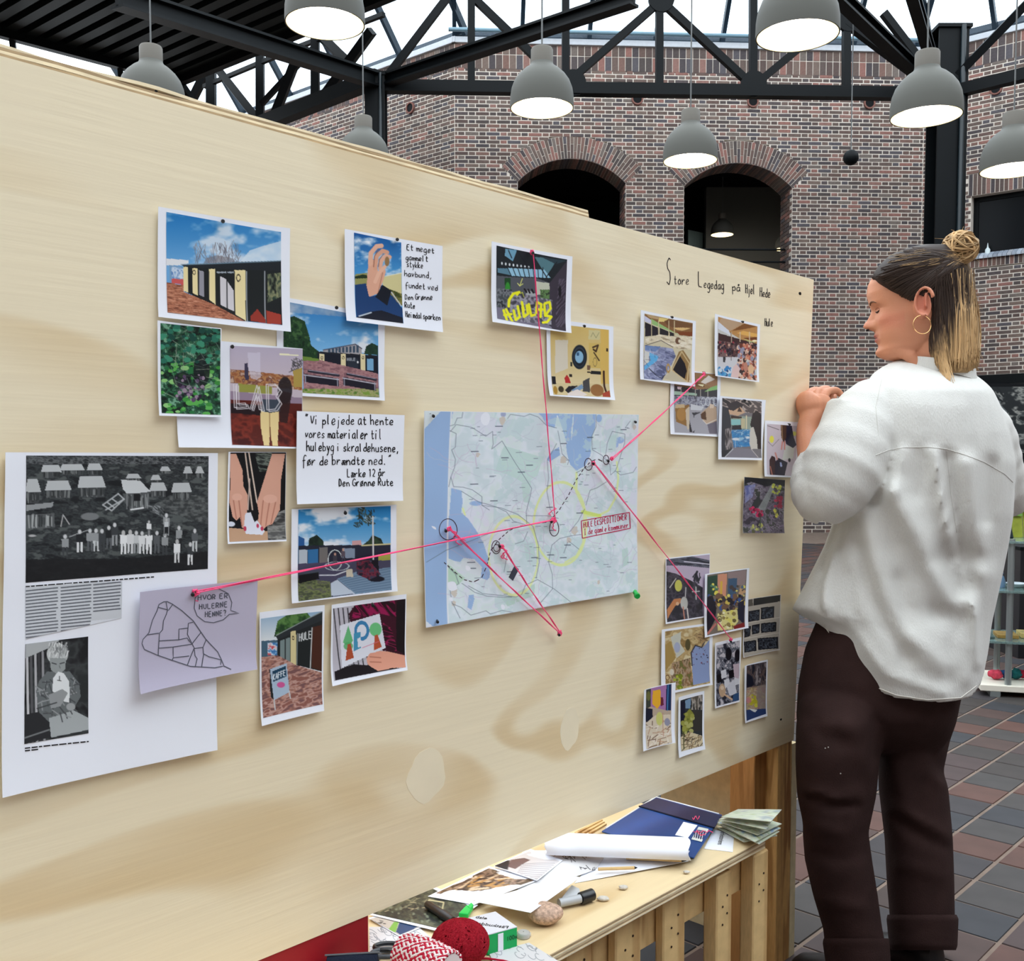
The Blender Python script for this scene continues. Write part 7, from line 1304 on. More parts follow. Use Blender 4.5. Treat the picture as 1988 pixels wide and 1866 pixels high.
rb = thing('red_box', tf(ar-.18, pf-.25, ZT), 'glossy dark red box peeping out below the lower edge of the board', 'box')
fr_mesh('box_body', MB().box((ar-.36, pf-.30, ZT+.001), (.36, 0, 0), (0, .10, 0), (0, 0, max(zt2+.03-ZT, .06))), RB, parent=rb, bevel=.002)
fr_mesh('lid', MB().box((ar-.362, pf-.302, max(zt2+.03, ZT+.06)), (.364, 0, 0), (0, .104, 0), (0, 0, .012)), RB, parent=rb, bevel=.002)
nv = thing('pencil_case', tp(T1, 560, 880, 0), 'navy cloth pencil case at the bottom edge, in front of the red box', 'case'); mb_ = MB(); A, B = tp(T1, 420, 900, .02), tp(T1, 760, 880, .02)
obj('pouch', MB().tube([A, A.lerp(B, .04), A.lerp(B, .5), A.lerp(B, .96), B], [.004, .018, .02, .018, .004], 18), mat('navy_cloth', (18, 26, 44), .8, .2, bump=.3, bscale=200), parent=nv, smooth=True); obj('zip', MB().tube([A+UP*.02, B+UP*.02], .0015, 6), mat('zip_grey', (90, 94, 100), .4, .5), parent=nv)
sc_ = thing('scissors', tp(T1, 800, 790, .003), 'scissors with black and grey handles left of the twine spool', 'scissors')
for c, m_ in (((815, 765), M_pin), ((800, 805), mat('grey_rubber', (70, 74, 80), .5, .4))):
    cc = tp(T1, *c, .008); ax = (tp(T1, c[0]+50, c[1], .008)-cc).normalized(); ay = UP.cross(ax)
    obj('handle', MB().tube([cc+ax*.022*math.cos(t)+ay*.012*math.sin(t) for t in np.linspace(0, 6.283, 24)], .0038, 8, cap=False), m_, parent=sc_, smooth=True)
cc = tp(T1, 850, 785, .006); obj('blade', MB().bar(cc, tp(T1, 960, 770, .006), .010, .002), mat('scissor_steel', (170, 174, 180), .25, .6, metal=.8), parent=sc_)
obj('blade', MB().bar(cc+UP*.002, tp(T1, 965, 785, .008), .010, .002), mat('scissor_steel'), parent=sc_)
# ================================================================ hanging lamps
M_shade = mat('matt_grey_lamp', (84, 84, 79), .6, .25); M_inner = mat('cream_glow_lining', (240, 226, 180), .5, .3, emit=(255, 214, 120), estr=.75)  # lining emits too: warm lamplight on it is put into its colour
M_bulb = mat('lamp_diffuser', (255, 250, 235), .4, .3, emit=(255, 247, 226), estr=9.)
M_neck = mat('lamp_neck_grey', (104, 100, 93), .6, .25); M_cord = mat('steel_cord', (90, 92, 92), .5, .4)
LD = .45
LAMPS = [(295, 209, 123, 'grey bell lamp at the far left, its lower half hidden by the board'), (631, 47, 150, 'grey bell lamp cut off by the top edge of the picture, left of centre'), (706, 320, 97, 'small grey bell lamp half hidden behind the board, before the left column'),
         (1052, 211, 121, 'grey bell lamp left of the two arches, in front of the back wall'), (1340, 313, 103, 'grey bell lamp hanging between the two brick arches'), (1548, 70, 155, 'largest grey bell lamp, cut off at the top right of centre'), (1798, 227, 131, 'grey bell lamp in front of the thick black column'), (1966, 331, 117, 'grey bell lamp cut by the right edge of the picture')]
prof = [(.225, 0), (.2255, .03), (.224, .09), (.215, .15), (.195, .205), (.165, .25), (.125, .29), (.095, .312), (.084, .325), (.079, .34)]
def lamp(loc, lab, s=1., top=8., bulb=True, group='grey bell lamps over the hall', diff=None):
    t = thing('pendant_lamp', loc, lab, 'lamp', group); L0 = Vector(loc)
    sc1 = lambda pr: [(r*s, h*s*.92) for r, h in pr]
    obj('shade', MB().lathe(L0, sc1(prof+[(.072, .338), (.118, .284), (.158, .245), (.188, .2), (.208, .148), (.2165, .09), (.2185, .03), (.218, 0), (.225, 0)]), 48), M_shade, parent=t, smooth=True)
    obj('lining', MB().lathe(L0, sc1([(.2175, .002), (.218, .03), (.216, .09), (.2075, .147), (.187, .199)]), 48), M_inner, parent=t, smooth=True)
    obj('neck', MB().lathe(L0, sc1([(.079, .335), (.0785, .345), (.078, .44), (.072, .452), (.03, .455), (.0, .455)]), 32), M_neck, parent=t, smooth=True)
    obj('diffuser', MB().lathe(L0, sc1([(.001, .05), (.09, .055), (.145, .075), (.165, .11), (.165, .15), (.001, .16)]), 32), diff or M_bulb, parent=t, smooth=True)
    obj('cord', MB().tube([L0+UP*.415*s, Vector((L0.x, L0.y, top))], .006, 6), M_cord, parent=t)
    return t
for x, y, w, lab in LAMPS:
    Y = F*LD/w; l = onY(x, y, Y); lamp((l.x, l.y, l.z), lab, top=9.5)
# lamps in the dark room behind the arches
dd = wb.P0-wb.n*3.0
M_bulb2 = mat('warm_lamp_diffuser', (255, 224, 160), .4, .3, emit=(255, 200, 110), estr=2.2)
for x, y, w, lab, d_ in ((1402, 456, 43, 'small lit lamp seen in the dark room through the right-hand arch', 2.2), (1525, 484, 40, 'small lamp half cut by the edge of the right-hand arch, over the railing', 1.9)):
    l = onP(x, y, wb.P0-wb.n*d_, wb.n); lamp((l.x, l.y, l.z), lab, s=w/1950*l.y/LD, top=6.8, group='lamps behind the arches', diff=M_bulb2)
    pl2 = bpy.data.lights.new('lamp_light', 'POINT'); pl2.energy = 9; pl2.color = (1, .93, .82); pl2.shadow_soft_size = .08; plo = bpy.data.objects.new('lamp_light', pl2); COL.objects.link(plo); plo.location = (l.x, l.y, l.z-.08)
# black ball on a cord
c = onY(1652, 306, 13.4); t = thing('hanging_ball', c, 'small black ball hanging on a thin cord before the back wall', 'ornament'); r_ = 14.5/1950*13.4
obj('ball', MB().ball(c, r_, 24, 14), M_black, parent=t, smooth=True); obj('cord', MB().tube([c+UP*r_, Vector((c.x, c.y, 9))], .008, 6), M_cord, parent=t)
# ================================================================ the person at the end of the board
PY = 2.40
def W(x, y, d=0.): return onY(x, y, PY+d)
def itp(tab, y):
    for a, b in zip(tab[:-1], tab[1:]):
        if y <= b[0]:
            t = max(0., (y-a[0])/(b[0]-a[0])); return [a[i]+(b[i]-a[i])*t for i in range(1, len(a))]
    return list(tab[-1][1:])
def hull(tab, n=40, hem=None, rows=30, disp=None, cap=True, e=1., shear=None):
    """closed body of revolution-like rings; tab rows: y, left x, right x, centre depth, depth radius"""
    y0 = tab[0][0]; rg = []
    for j in range(rows+1):
        r = []
        for k in range(n):
            t = 2*math.pi*k/n; y1 = hem(t) if hem else tab[-1][0]; y = y0+(y1-y0)*(j/rows)
            xl, xr, dc, dr = itp(tab, y); c, s = math.cos(t), math.sin(t)
            x = (xl+xr)/2+(xr-xl)/2*math.copysign(abs(c)**e, c); d = dc+dr*math.copysign(abs(s)**e, s)
            if disp and s < .3: d -= disp(x, y)*min(1, (.3-s)*2)
            r.append(W(x, y+(shear(y, c, s) if shear else 0), d))
        rg.append(r)
    m = MB(); m.rings(rg, False); N = len(m.v)
    if cap:
        for j, flip in ((0, 1), (rows, 0)):
            c = sum(rg[j], Vector())/n; m.v.append(tuple(c)); ci = len(m.v)-1
            for k in range(n): m.f.append((j*n+k, ci, j*n+(k+1) % n) if not flip else (j*n+(k+1) % n, ci, j*n+k))
    return m
def remesh(name, mbs, vox, m, parent, smooth=3, col=None, lab=None, factor=.5):
    M_ = MB()
    for q in mbs: M_.add(q.v, q.f)
    me = bpy.data.meshes.new('raw'); me.from_pydata(M_.v, [], M_.f); o = bpy.data.objects.new('raw', me); COL.objects.link(o)
    import bmesh
    b = bmesh.new(); b.from_mesh(me); bmesh.ops.recalc_face_normals(b, faces=b.faces); b.to_mesh(me); b.free()
    r = o.modifiers.new('r', 'REMESH'); r.mode = 'VOXEL'; r.voxel_size = vox
    if smooth: s = o.modifiers.new('s', 'SMOOTH'); s.iterations = smooth; s.factor = factor
    me2 = bpy.data.meshes.new_from_object(o.evaluated_get(bpy.context.evaluated_depsgraph_get())); COL.objects.unlink(o); bpy.data.objects.remove(o)
    n = len(me2.vertices); V = np.empty(n*3); me2.vertices.foreach_get('co', V); V = V.reshape(-1, 3); c = (V.min(0)+V.max(0))/2; c[2] = V[:, 2].min()
    if col is not None:
        at = me2.color_attributes.new('Col', 'FLOAT_COLOR', 'POINT'); at.data.foreach_set('color', col(V).astype(np.float32).ravel())
    me2.vertices.foreach_set('co', (V-c).ravel()); me2.name = name; me2.materials.clear(); me2.materials.append(m); me2.polygons.foreach_set('use_smooth', [True]*len(me2.polygons)); me2.update()
    ob = bpy.data.objects.new(name, me2); COL.objects.link(ob); ob.location = Vector(c); attach(ob, parent)
    if lab: ob['label'] = lab
    return ob
pfloor = W(1740, 1935, 0.); person = thing('person', (pfloor.x, pfloor.y, 0), 'person in a loose white shirt and brown trousers, hair in a bun', 'person')
# ---- shirt
def dseg(x, y, pts):
    best = 1e9
    for (x0, y0), (x1, y1) in zip(pts[:-1], pts[1:]):
        L2 = (x1-x0)**2+(y1-y0)**2+1e-9; t = min(1, max(0, ((x-x0)*(x1-x0)+(y-y0)*(y1-y0))/L2)); best = min(best, math.hypot(x-x0-t*(x1-x0), y-y0-t*(y1-y0)))
    return best
FOLDS = [(K(1735, 960, 1790, 1060, 1850, 1165, 1895, 1175, 1908, 1120), 26, .022), (K(1845, 1085, 1868, 1140), 34, -.03), (K(1820, 1085, 1880, 1078), 16, -.008), (K(1820, 1195, 1850, 1200), 26, -.014), (K(1680, 1000, 1700, 1100, 1760, 1230, 1830, 1290), 22, .010), (K(1665, 1060, 1700, 1180, 1760, 1280), 16, -.009), (K(1813, 880, 1835, 1000, 1860, 1100, 1890, 1180, 1900, 1290), 9, .014), (K(1838, 890, 1850, 990, 1862, 1060), 13, -.014),
         (K(1880, 900, 1895, 1000, 1905, 1060), 18, .012), (K(1925, 900, 1915, 1010), 14, -.016), (K(1628, 1020, 1606, 1070, 1596, 1110), 9, -.022), (K(1612, 1080, 1600, 1150, 1604, 1215), 10, .013), (K(1722, 870, 1706, 930, 1690, 970), 13, -.02), (K(1752, 880, 1735, 950), 14, .008), (K(1790, 890, 1780, 960), 16, -.006), (K(1700, 820, 1712, 900), 16, .008), (K(1640, 1200, 1720, 1310, 1830, 1345), 12, .006), (K(1650, 1120, 1660, 1240), 18, -.006), (K(1740, 1130, 1760, 1210), 20, -.008),
         (K(1700, 750, 1690, 800), 12, -.006), (K(1760, 740, 1850, 760), 22, -.004), (K(1895, 1200, 1880, 1320), 14, .008), (K(1850, 1230, 1840, 1320), 14, -.006)]
def shirt_disp(x, y):
    d = sum(a*math.exp(-(dseg(x, y, p)/w)**2) for p, w, a in FOLDS)
    return d*1.5+.004*mnoise.noise(Vector((x*.018, y*.008, 1)))+.0016*mnoise.noise(Vector((x*.05, y*.03, 4)))
TORSO = [(712, 1756, 1884, .03, .075), (722, 1722, 1898, .02, .10), (735, 1695, 1912, .01, .115), (755, 1676, 1928, .0, .13), (790, 1660, 1944, .0, .145), (840, 1648, 1962, .0, .155), (900, 1640, 1972, .0, .16), (1000, 1622, 1968, .01, .165), (1060, 1600, 1958, .02, .17), (1120, 1570, 1946, .02, .17), (1183, 1537, 1932, .02, .175), (1200, 1558, 1928, .015, .175), (1216, 1588, 1925, .01, .175), (1290, 1612, 1916, .0, .172), (1366, 1640, 1912, .0, .168)]
HEM = [(0, 1262), (30, 1255), (90, 1250), (150, 1215), (172, 1185), (180, 1183), (192, 1200), (203, 1216), (215, 1268), (228, 1318), (242, 1346), (258, 1360), (280, 1366), (305, 1366), (325, 1356), (340, 1332), (350, 1300), (360, 1262)]
mt = hull(TORSO, 72, lambda t: itp([(a, b) for a, b in HEM], math.degrees(t) % 360)[0], 60, shirt_disp, shear=lambda y, c, s: (13*c+12*max(0, -s)-4)*math.exp(-((y-712)/34)**2))
def limb(pts, n=22, wob=0.):
    m = MB(); P = [W(x, y, d) for x, y, d, r in pts]; rr = [r for *_, r in pts]; q, r2 = [], []
    for i in range(len(P)-1):
        for k in range(6):
            t = k/6; p0, p1, p2, p3 = P[max(i-1, 0)], P[i], P[i+1], P[min(i+2, len(P)-1)]
            q.append(.5*((2*p1)+(p2-p0)*t+(2*p0-5*p1+4*p2-p3)*t*t+(3*p1-p0-3*p2+p3)*t**3)); r2.append((rr[i]*(1-t)+rr[i+1]*t)*(1+wob*math.sin(i*5+k*1.7)))
    q.append(P[-1]); r2.append(rr[-1]); m.tube(q, r2, n); return m
sl1 = limb([(1728, 775, -.01, .055), (1698, 798, -.03, .080), (1664, 850, -.07, .090), (1634, 915, -.10, .094), (1606, 968, -.11, .070), (1592, 985, -.10, .046)], 28, .02)
sl2 = limb([(1612, 975, -.11, .060), (1592, 962, -.10, .062), (1584, 930, -.07, .058), (1590, 897, -.04, .050)], 28, .03)
sl3 = limb([(1655, 798, -.05, .062), (1634, 840, -.06, .055), (1614, 880, -.06, .050)], 24)
sr1 = limb([(1890, 800, .02, .055), (1918, 845, .04, .062), (1936, 900, .06, .058), (1950, 950, .08, .052), (1962, 974, .12, .046)], 26, .03)
LIN = mat('white_linen', (211, 210, 205), .85, .12, noise=.03, nscale=30, bump=.22, bscale=420., stretch=(1, 1, .25), sheen=.2)
shirt = remesh('shirt', [mt, sl1, sl2, sl3, sr1], .0062, LIN, person, 2)
from mathutils.bvhtree import BVHTree
def bvh(o):
    me = o.data; l = o.matrix_parent_inverse; M_ = wmat(o); return BVHTree.FromPolygons([M_ @ v.co for v in me.vertices], [tuple(p.vertices) for p in me.polygons])
BS = bvh(shirt)
def on_surf(tree, x, y, lift=.001):
    d = ray(x, y).normalized(); h = tree.ray_cast(CAM, d)[0]; return h-d*lift if h else None
def seam(name, pts, r, m, par, tree, lift=.0004, n=14):
    q = []
    for a, b in zip(pts[:-1], pts[1:]):
        for k in range(n): p = on_surf(tree, a[0]+(b[0]-a[0])*k/n, a[1]+(b[1]-a[1])*k/n, lift); q += [p] if p else []
    if len(q) > 2: return obj(name, MB().tube(q, r, 6), m, parent=par, smooth=True)
SM = mat('linen_seam', (204, 202, 196), .9, .1)
seam('yoke_seam', K(1700, 884, 1725, 874, 1755, 869, 1800, 868, 1838, 872, 1870, 882, 1910, 897, 1950, 920, 1968, 938), .0009, SM, person, BS)
seam('hem', [(1560, 1200), (1600, 1213), (1618, 1255), (1645, 1292), (1690, 1330), (1740, 1350), (1800, 1359), (1865, 1355), (1898, 1330)], .0012, mat('linen_hem', (214, 210, 202), .85, .15), person, BS)
seam('placket', K(1838, 876, 1846, 960, 1858, 1040), .0008, SM, person, BS)
seam('armhole_seam', K(1712, 735, 1700, 790, 1706, 850), .0007, SM, person, BS)
# collar band
cb = MB(); rg = []
for off, yy in ((0, 0), (0, 1), (.0035, 1), (.0035, 0)):
    r = []
    for k in range(44):
        t = 2*math.pi*k/44; c, s = math.cos(t), math.sin(t); hw = (72-4*yy)/812.-off; yb = 730+15*c; yt = yb-24-2*c
        p = W(1821, yb if not yy else yt, .03); p = p+Vector((hw*c, (.078-off)*s, 0)); r.append(p)
    rg.append(r)
rg.append(rg[0]); cb.rings(rg, False); obj('collar', cb, LIN, parent=person, smooth=True)
# ---- trousers
BRN = mat('dark_brown_twill', (50, 34, 32), .85, .12, noise=.14, nscale=14, bump=.2, bscale=320.)
TF = [(K(1560, 1390, 1600, 1430, 1660, 1445), 16, -.008), (K(1570, 1550, 1620, 1565, 1665, 1562), 7, -.016), (K(1570, 1537, 1620, 1550, 1670, 1545), 9, .01), (K(1570, 1600, 1640, 1620, 1690, 1600), 14, .007), (K(1580, 1660, 1640, 1668, 1680, 1655), 12, -.007), (K(1740, 1590, 1790, 1625, 1845, 1650), 10, -.012), (K(1740, 1570, 1800, 1600, 1845, 1625), 10, .010), (K(1800, 1500, 1835, 1525), 10, .010), (K(1810, 1470, 1838, 1500), 9, -.008), (K(1750, 1680, 1830, 1700), 14, .006), (K(1730, 1480, 1760, 1560), 14, .006), (K(1640, 1400, 1690, 1500), 18, .008), (K(1700, 1400, 1705, 1470), 10, -.02), (K(1600, 1750, 1680, 1765), 12, .006), (K(1760, 1420, 1830, 1440), 12, -.006)]
def tdisp(x, y): return sum(a*math.exp(-(dseg(x, y, p)/w)**2) for p, w, a in TF)+.003*mnoise.noise(Vector((x*.02, y*.012, 9)))
hip = hull([(1170, 1600, 1880, .0, .12), (1260, 1562, 1886, .0, .14), (1330, 1549, 1872, -.01, .142), (1400, 1545, 1858, -.02, .13), (1430, 1560, 1848, -.02, .10), (1462, 1600, 1822, -.02, .04)], 56, None, 20, tdisp)
ll = hull([(1290, 1600, 1745, -.02, .05), (1360, 1552, 1740, -.055, .098), (1410, 1545, 1727, -.08, .116), (1474, 1544, 1708, -.09, .112), (1543, 1547, 1702, -.09, .104), (1599, 1559, 1690, -.09, .098), (1615, 1558, 1686, -.09, .096), (1668, 1562, 1693, -.085, .092), (1737, 1578, 1704, -.08, .086), (1803, 1598, 1713, -.075, .082), (1860, 1604, 1724, -.07, .08), (1892, 1610, 1728, -.07, .08)], 44, None, 46, tdisp)
rl_ = hull([(1290, 1700, 1830, .03, .05), (1360, 1700, 1860, .03, .10), (1405, 1701, 1856, .04, .113), (1440, 1702, 1844, .05, .112), (1500, 1705, 1831, .05, .104), (1527, 1705, 1841, .05, .10), (1626, 1717, 1850, .05, .096), (1709, 1721, 1853, .05, .092), (1779, 1727, 1854, .05, .088), (1836, 1727, 1854, .05, .086)], 44, None, 40, tdisp)
tr = remesh('trousers', [hip, ll, rl_], .0065, BRN, person, 6)
for q in ([(1822, 1599, 1724, -.073, .092), (1830, 1597, 1727, -.072, .095), (1892, 1606, 1731, -.07, .095), (1902, 1609, 1729, -.07, .09)], [(1776, 1723, 1857, .05, .094), (1784, 1721, 1861, .05, .098), (1836, 1726, 1859, .05, .098), (1845, 1730, 1856, .05, .092)]):
    obj('trouser_cuff', hull(q, 40, None, 16, lambda x, y: .0015*mnoise.noise(Vector((x*.06, y*.06, 2)))), BRN, parent=person, smooth=True)
for (x, y, dd) in ((1602, 1453, 0), (1608, 1451, 0), (1632, 1502, 0)):
    p = on_surf(bvh(tr), x, y, .0005); 
    if p: obj('lint', MB().ball(p, .0016, 6, 4), mat('lint_white', (180, 176, 170), .9, .1), parent=person)
# ---- body: head, neck, core, arms, hands, shins as one continuous surface
HS = 1.11; HO = W(1777, 603, .03); ha = math.radians(15)                     # origin: ear canals
hf = Vector((-math.cos(ha), math.sin(ha), 0)); tilt = math.radians(7); hu = UP*math.cos(tilt)+hf*math.sin(tilt)*-1; 
hf2 = (hf*math.cos(tilt)+UP*-math.sin(tilt)).normalized(); hu = (UP*math.cos(tilt)+hf*math.sin(tilt)).normalized(); hl = hu.cross(hf2).normalized()
hl = hl if hl.y < 0 else -hl
def H(x, y, z): return HO+(hf2*x+hl*y+hu*(z-102))*(.001*HS)
FR = [(0, 52), (6, 72), (14, 84), (24, 87), (34, 83), (42, 84), (50, 86), (58, 87), (68, 86), (76, 86), (90, 86), (104, 84), (114, 84), (122, 88), (130, 92), (150, 95), (170, 91), (188, 79), (202, 61), (214, 38), (222, 12)]
BK = [(0, 18), (6, 4), (14, -16), (24, -38), (40, -56), (60, -72), (90, -90), (120, -99), (150, -100), (175, -93), (195, -76), (210, -52), (222, -22)]
WD = [(0, 24), (6, 36), (14, 43), (26, 50), (45, 57), (70, 64), (95, 69), (120, 71), (150, 72), (175, 69), (195, 60), (210, 42), (222, 16)]
G = lambda v, c, s: math.exp(-((v-c)/s)**2)
def face(y, z):
    ay = abs(y); n = itp([(70, 0.), (75, 12.), (79, 22.), (84, 25.), (92, 19.), (104, 11.), (114, 5.5), (122, 2.5), (130, 0.)], z)[0] if 70 < z < 130 else 0
    d = n*G(y, 0, 9.5 if z < 92 else 7.)+6*G(ay, 12, 5.5)*G(z, 80, 6)-7.5*G(ay, 30, 12)*G(z, 113, 8.5)+5*G(ay, 31, 9)*G(z, 111, 6)+2.5*G(ay, 27, 14)*G(z, 127, 5)
    d += 3.4*G(y, 0, 17)*G(z, 60, 3.6)+3.8*G(y, 0, 15)*G(z, 49.5, 3.8)-3.4*G(y, 0, 20)*G(z, 55, 1.8)-2.2*G(y, 0, 16)*G(z, 40, 4)+4*G(y, 0, 16)*G(z, 22, 9)+3*G(ay, 44, 13)*G(z, 90, 11)-1.5*G(ay, 24, 4)*G(z, 66, 12)
    return d
rg = []
for j in range(75):
    z = 222*(j/74); f_, b_, w_ = itp(FR, z)[0], itp(BK, z)[0], itp(WD, z)[0]; xm = itp([(0, 34), (30, 18), (80, 2), (222, -4)], z)[0]; r = []
    for k in range(96):
        t = 2*math.pi*k/96; c, s = math.cos(t), math.sin(t); ex_ = .82 if c > 0 else 1.
        x = xm+((f_-xm) if c > 0 else (xm-b_))*math.copysign(abs(c)**ex_, c); y = w_*math.copysign(abs(s)**.92, s)
        if c > 0: x += face(y, z)*min(1, c*2.5)
        r.append(H(x, y, z))
    rg.append(r)
hm = MB(); hm.rings(rg, True)
ears = []
for sg in (1, -1):
    e = MB(); e.tube([H(-7+17*math.cos(t)-4*math.sin(t), sg*(85+7*math.sin(t*.5)**2), 107+28*math.sin(t)+2*math.cos(t)) for t in np.linspace(-1.9, 2.9, 22)], [3.6*.0011*(1-.2*math.cos(t)) for t in np.linspace(-1.9, 2.9, 22)], 8); ears.append(e)
    e = MB(); e.rings([[H(-5+rx*math.cos(t), sg*yy, 102+rz*math.sin(t)) for t in np.linspace(0, 6.283, 21)[:-1]] for rx, rz, yy in ((3, 4, 64), (16, 29, 70), (17, 30, 83), (12, 22, 81), (3, 4, 80))], True); ears.append(e)
    e = MB(); e.tube([H(-13+3*math.sin(t*2), sg*86, 124-t*30) for t in np.linspace(0, 1, 8)], .0028, 8); ears.append(e)
    e = MB(); e.ball(H(1, sg*83, 80), .0088, 12, 8, (1, .55, 1.2)); ears.append(e); e = MB(); e.ball(H(9, sg*79, 100), .0045, 8, 6); ears.append(e)
nk = MB(); nk.tube([H(-14, 0, 70), H(-16, 0, 40), H(-22, 0, 8), W(1816, 735, .03), W(1820, 800, .02)], [.052, .053, .053, .055, .06], 28)
jf = MB(); jf.tube([H(44, 30, 22), H(24, 34, 4), H(10, 30, -20)], [.018, .016, .014], 12)
core = limb([(1820, 745, .02, .07), (1815, 800, .01, .10), (1800, 950, .0, .10), (1780, 1150, .0, .10), (1740, 1300, -.01, .11), (1735, 1350, -.01, .10)], 24)
sh = limb([(1690, 800, -.02, .05), (1810, 790, .01, .06), (1895, 825, .03, .045)], 16)
armL = limb([(1690, 800, -.02, .05), (1640, 880, -.06, .044), (1602, 960, -.09, .038), (1585, 925, -.06, .036), (1574, 880, -.02, .031), (1569, 840, .01, .0275), (1574, 812, .02, .0265), (1575, 796, .03, .029)], 20)
armR = limb([(1900, 820, .03, .042), (1930, 880, .05, .040), (1948, 940, .09, .036), (1956, 966, .13, .035), (1950, 960, .24, .034), (1915, 915, .36, .028), (1900, 890, .42, .026)], 18)
legL = limb([(1645, 1340, -.08, .055), (1628, 1600, -.09, .05), (1662, 1830, -.07, .038), (1668, 1900, -.07, .034)], 18)
legR = limb([(1780, 1340, .05, .05), (1778, 1600, .05, .05), (1776, 1800, .05, .036), (1773, 1860, .05, .034)], 18)
# raised left hand: palm and five curled fingers
def finger(pts, r): return limb([(x, y, d, rr) for (x, y, d), rr in zip(pts, r)], 12)
palm = limb([(1575, 806, .03, .027), (1572, 788, .03, .032), (1571, 778, .035, .031), (1574, 770, .04, .022)], 18)
palm2 = limb([(1590, 800, .035, .026), (1592, 784, .035, .028), (1594, 772, .04, .022)], 16)
fin = [finger([(1556, 782, .04), (1553, 770, .065), (1566, 762, .09), (1580, 770, .08)], (.0092, .0090, .0084, .0076)),
       finger([(1568, 774, .04), (1570, 763, .065), (1586, 757, .09), (1600, 767, .08)], (.0095, .0093, .0086, .0078)),
       finger([(1584, 770, .04), (1590, 759, .06), (1606, 755, .085), (1618, 766, .08)], (.0095, .0093, .0086, .0078)),
       finger([(1600, 772, .04), (1608, 760, .055), (1624, 758, .075), (1634, 768, .075)], (.0092, .0090, .0084, .0076)),
       finger([(1597, 800, .05), (1610, 782, .085), (1616, 768, .11), (1610, 756, .12)], (.014, .0125, .0115, .0095))]
# right hand, hidden behind the body and the frame edge
palmR = limb([(1900, 890, .42, .026), (1894, 876, .44, .028), (1890, 866, .45, .02)], 14)
finR = [finger([(1880+i*7, 868, .44+.016*i), (1876+i*7, 850, .46+.016*i), (1872+i*7, 838, .455+.016*i)], (.009, .0085, .007)) for i in range(4)]+[finger([(1898, 884, .42), (1888, 868, .41), (1880, 856, .42)], (.011, .010, .008))]
sk0, lipc, redc = np.array(lin((206, 142, 110))), np.array(lin((176, 92, 84))), np.array(lin((206, 120, 100)))
Mh = np.array([hf2, hl, hu])/(.001*HS)
def skin_col(V):
    L3 = (V-np.array(HO)) @ Mh.T; x, y, z = L3[:, 0], L3[:, 1], L3[:, 2]+102; c = np.tile(sk0, (len(V), 1)); near = (x > 60) & (np.abs(y) < 26)
    g = lambda v, m_, s: np.exp(-((v-m_)/s)**2)
    wl_ = np.clip(near*(g(z, 59, 3.4)+g(z, 50, 3.8))*g(y, 0, 19)*1.3, 0, 1)[:, None]; c = c*(1-wl_)+lipc*wl_
    wr_ = np.clip(.3*g(x, 108, 14)*g(y, 0, 16)*g(z, 84, 14)+.5*g(np.abs(y), 50, 20)*g(z, 84, 18)*(x > 30)+.75*g(x, -5, 22)*(np.abs(y) > 72)*g(z, 104, 34), 0, 1)[:, None]; c = c*(1-wr_)+redc*wr_
    n = .5+.5*np.sin(V[:, 0]*90+3*np.sin(V[:, 2]*60)); c = c*(1+.03*(n[:, None]-.5)); return np.concatenate([c, np.ones((len(V), 1))], 1)
M_skin = mat('skin', (205, 140, 115), .5, .35, attr=True, bump=.06, bscale=260.); M_skin.node_tree.nodes['Principled BSDF'].inputs['Subsurface Weight'].default_value = .12; M_skin.node_tree.nodes['Principled BSDF'].inputs['Subsurface Radius'].default_value = (.012, .005, .003)
body = remesh('body', [hm, nk, jf, core, sh, armL, armR, legL, legR, palm, palm2, palmR]+ears+fin+finR, .0027, M_skin, person, 2, skin_col)
BB = bvh(body)
# eye, brow, nostril, nails
M_lash = mat('dark_lash', (44, 30, 26), .7, .2); M_brow = mat('brown_brow', (104, 74, 56), .8, .2)
def hray(x, y, z, lift=.0006):
    o = H(x, y, z); tgt = H(0, y*.5, z); d = (tgt-o).normalized(); h = BB.ray_cast(o, d)[0]; return (h-d*lift) if h else o
for sg in (1, -1):
    obj('eyelashes', MB().tube([hray(150, sg*yy, zz) for yy, zz in ((20, 110), (25, 108.5), (31, 107.5), (37, 108), (43, 110))], [.0008, .0018, .0023, .0021, .0010], 6), M_lash, parent=person, smooth=True)
    obj('eyelid_crease', MB().tube([hray(150, sg*yy, zz, .0001) for yy, zz in ((20, 114), (26, 116.5), (33, 117), (40, 115), (44, 112))], .0006, 6), mat('lid_crease', (150, 92, 76), .7, .2), parent=person, smooth=True)
    obj('eyebrow', MB().tube([hray(150, sg*yy, zz) for yy, zz in ((14, 126), (22, 129), (32, 131), (42, 130), (50, 126))], [.0014, .0024, .0024, .0018, .0007], 6), M_brow, parent=person, smooth=True)
    obj('nostril', MB().ball(H(101, sg*7, 75.0), .0030, 8, 6, (1.3, 1, .7)), M_lash, parent=person)
obj('mouth_line', MB().tube([hray(150, yy, 54.6-.0016*yy*yy, .0002) for yy in range(-22, 23, 4)], .0007, 6), mat('mouth_dark', (110, 50, 46), .6, .2), parent=person, smooth=True)
GOLD = mat('gold_wire', (236, 190, 130), .25, .6, metal=1.)
ec = H(1, 89, 78); cc = ec+Vector((0, -.004, -.0205)); obj('earring', MB().tube([cc+Vector((-math.cos(t)*.0205, .004*math.sin(t), math.sin(t)*.0215)) for t in np.linspace(0, 6.283, 40)], .00075, 6, cap=False), GOLD, parent=person, smooth=True)
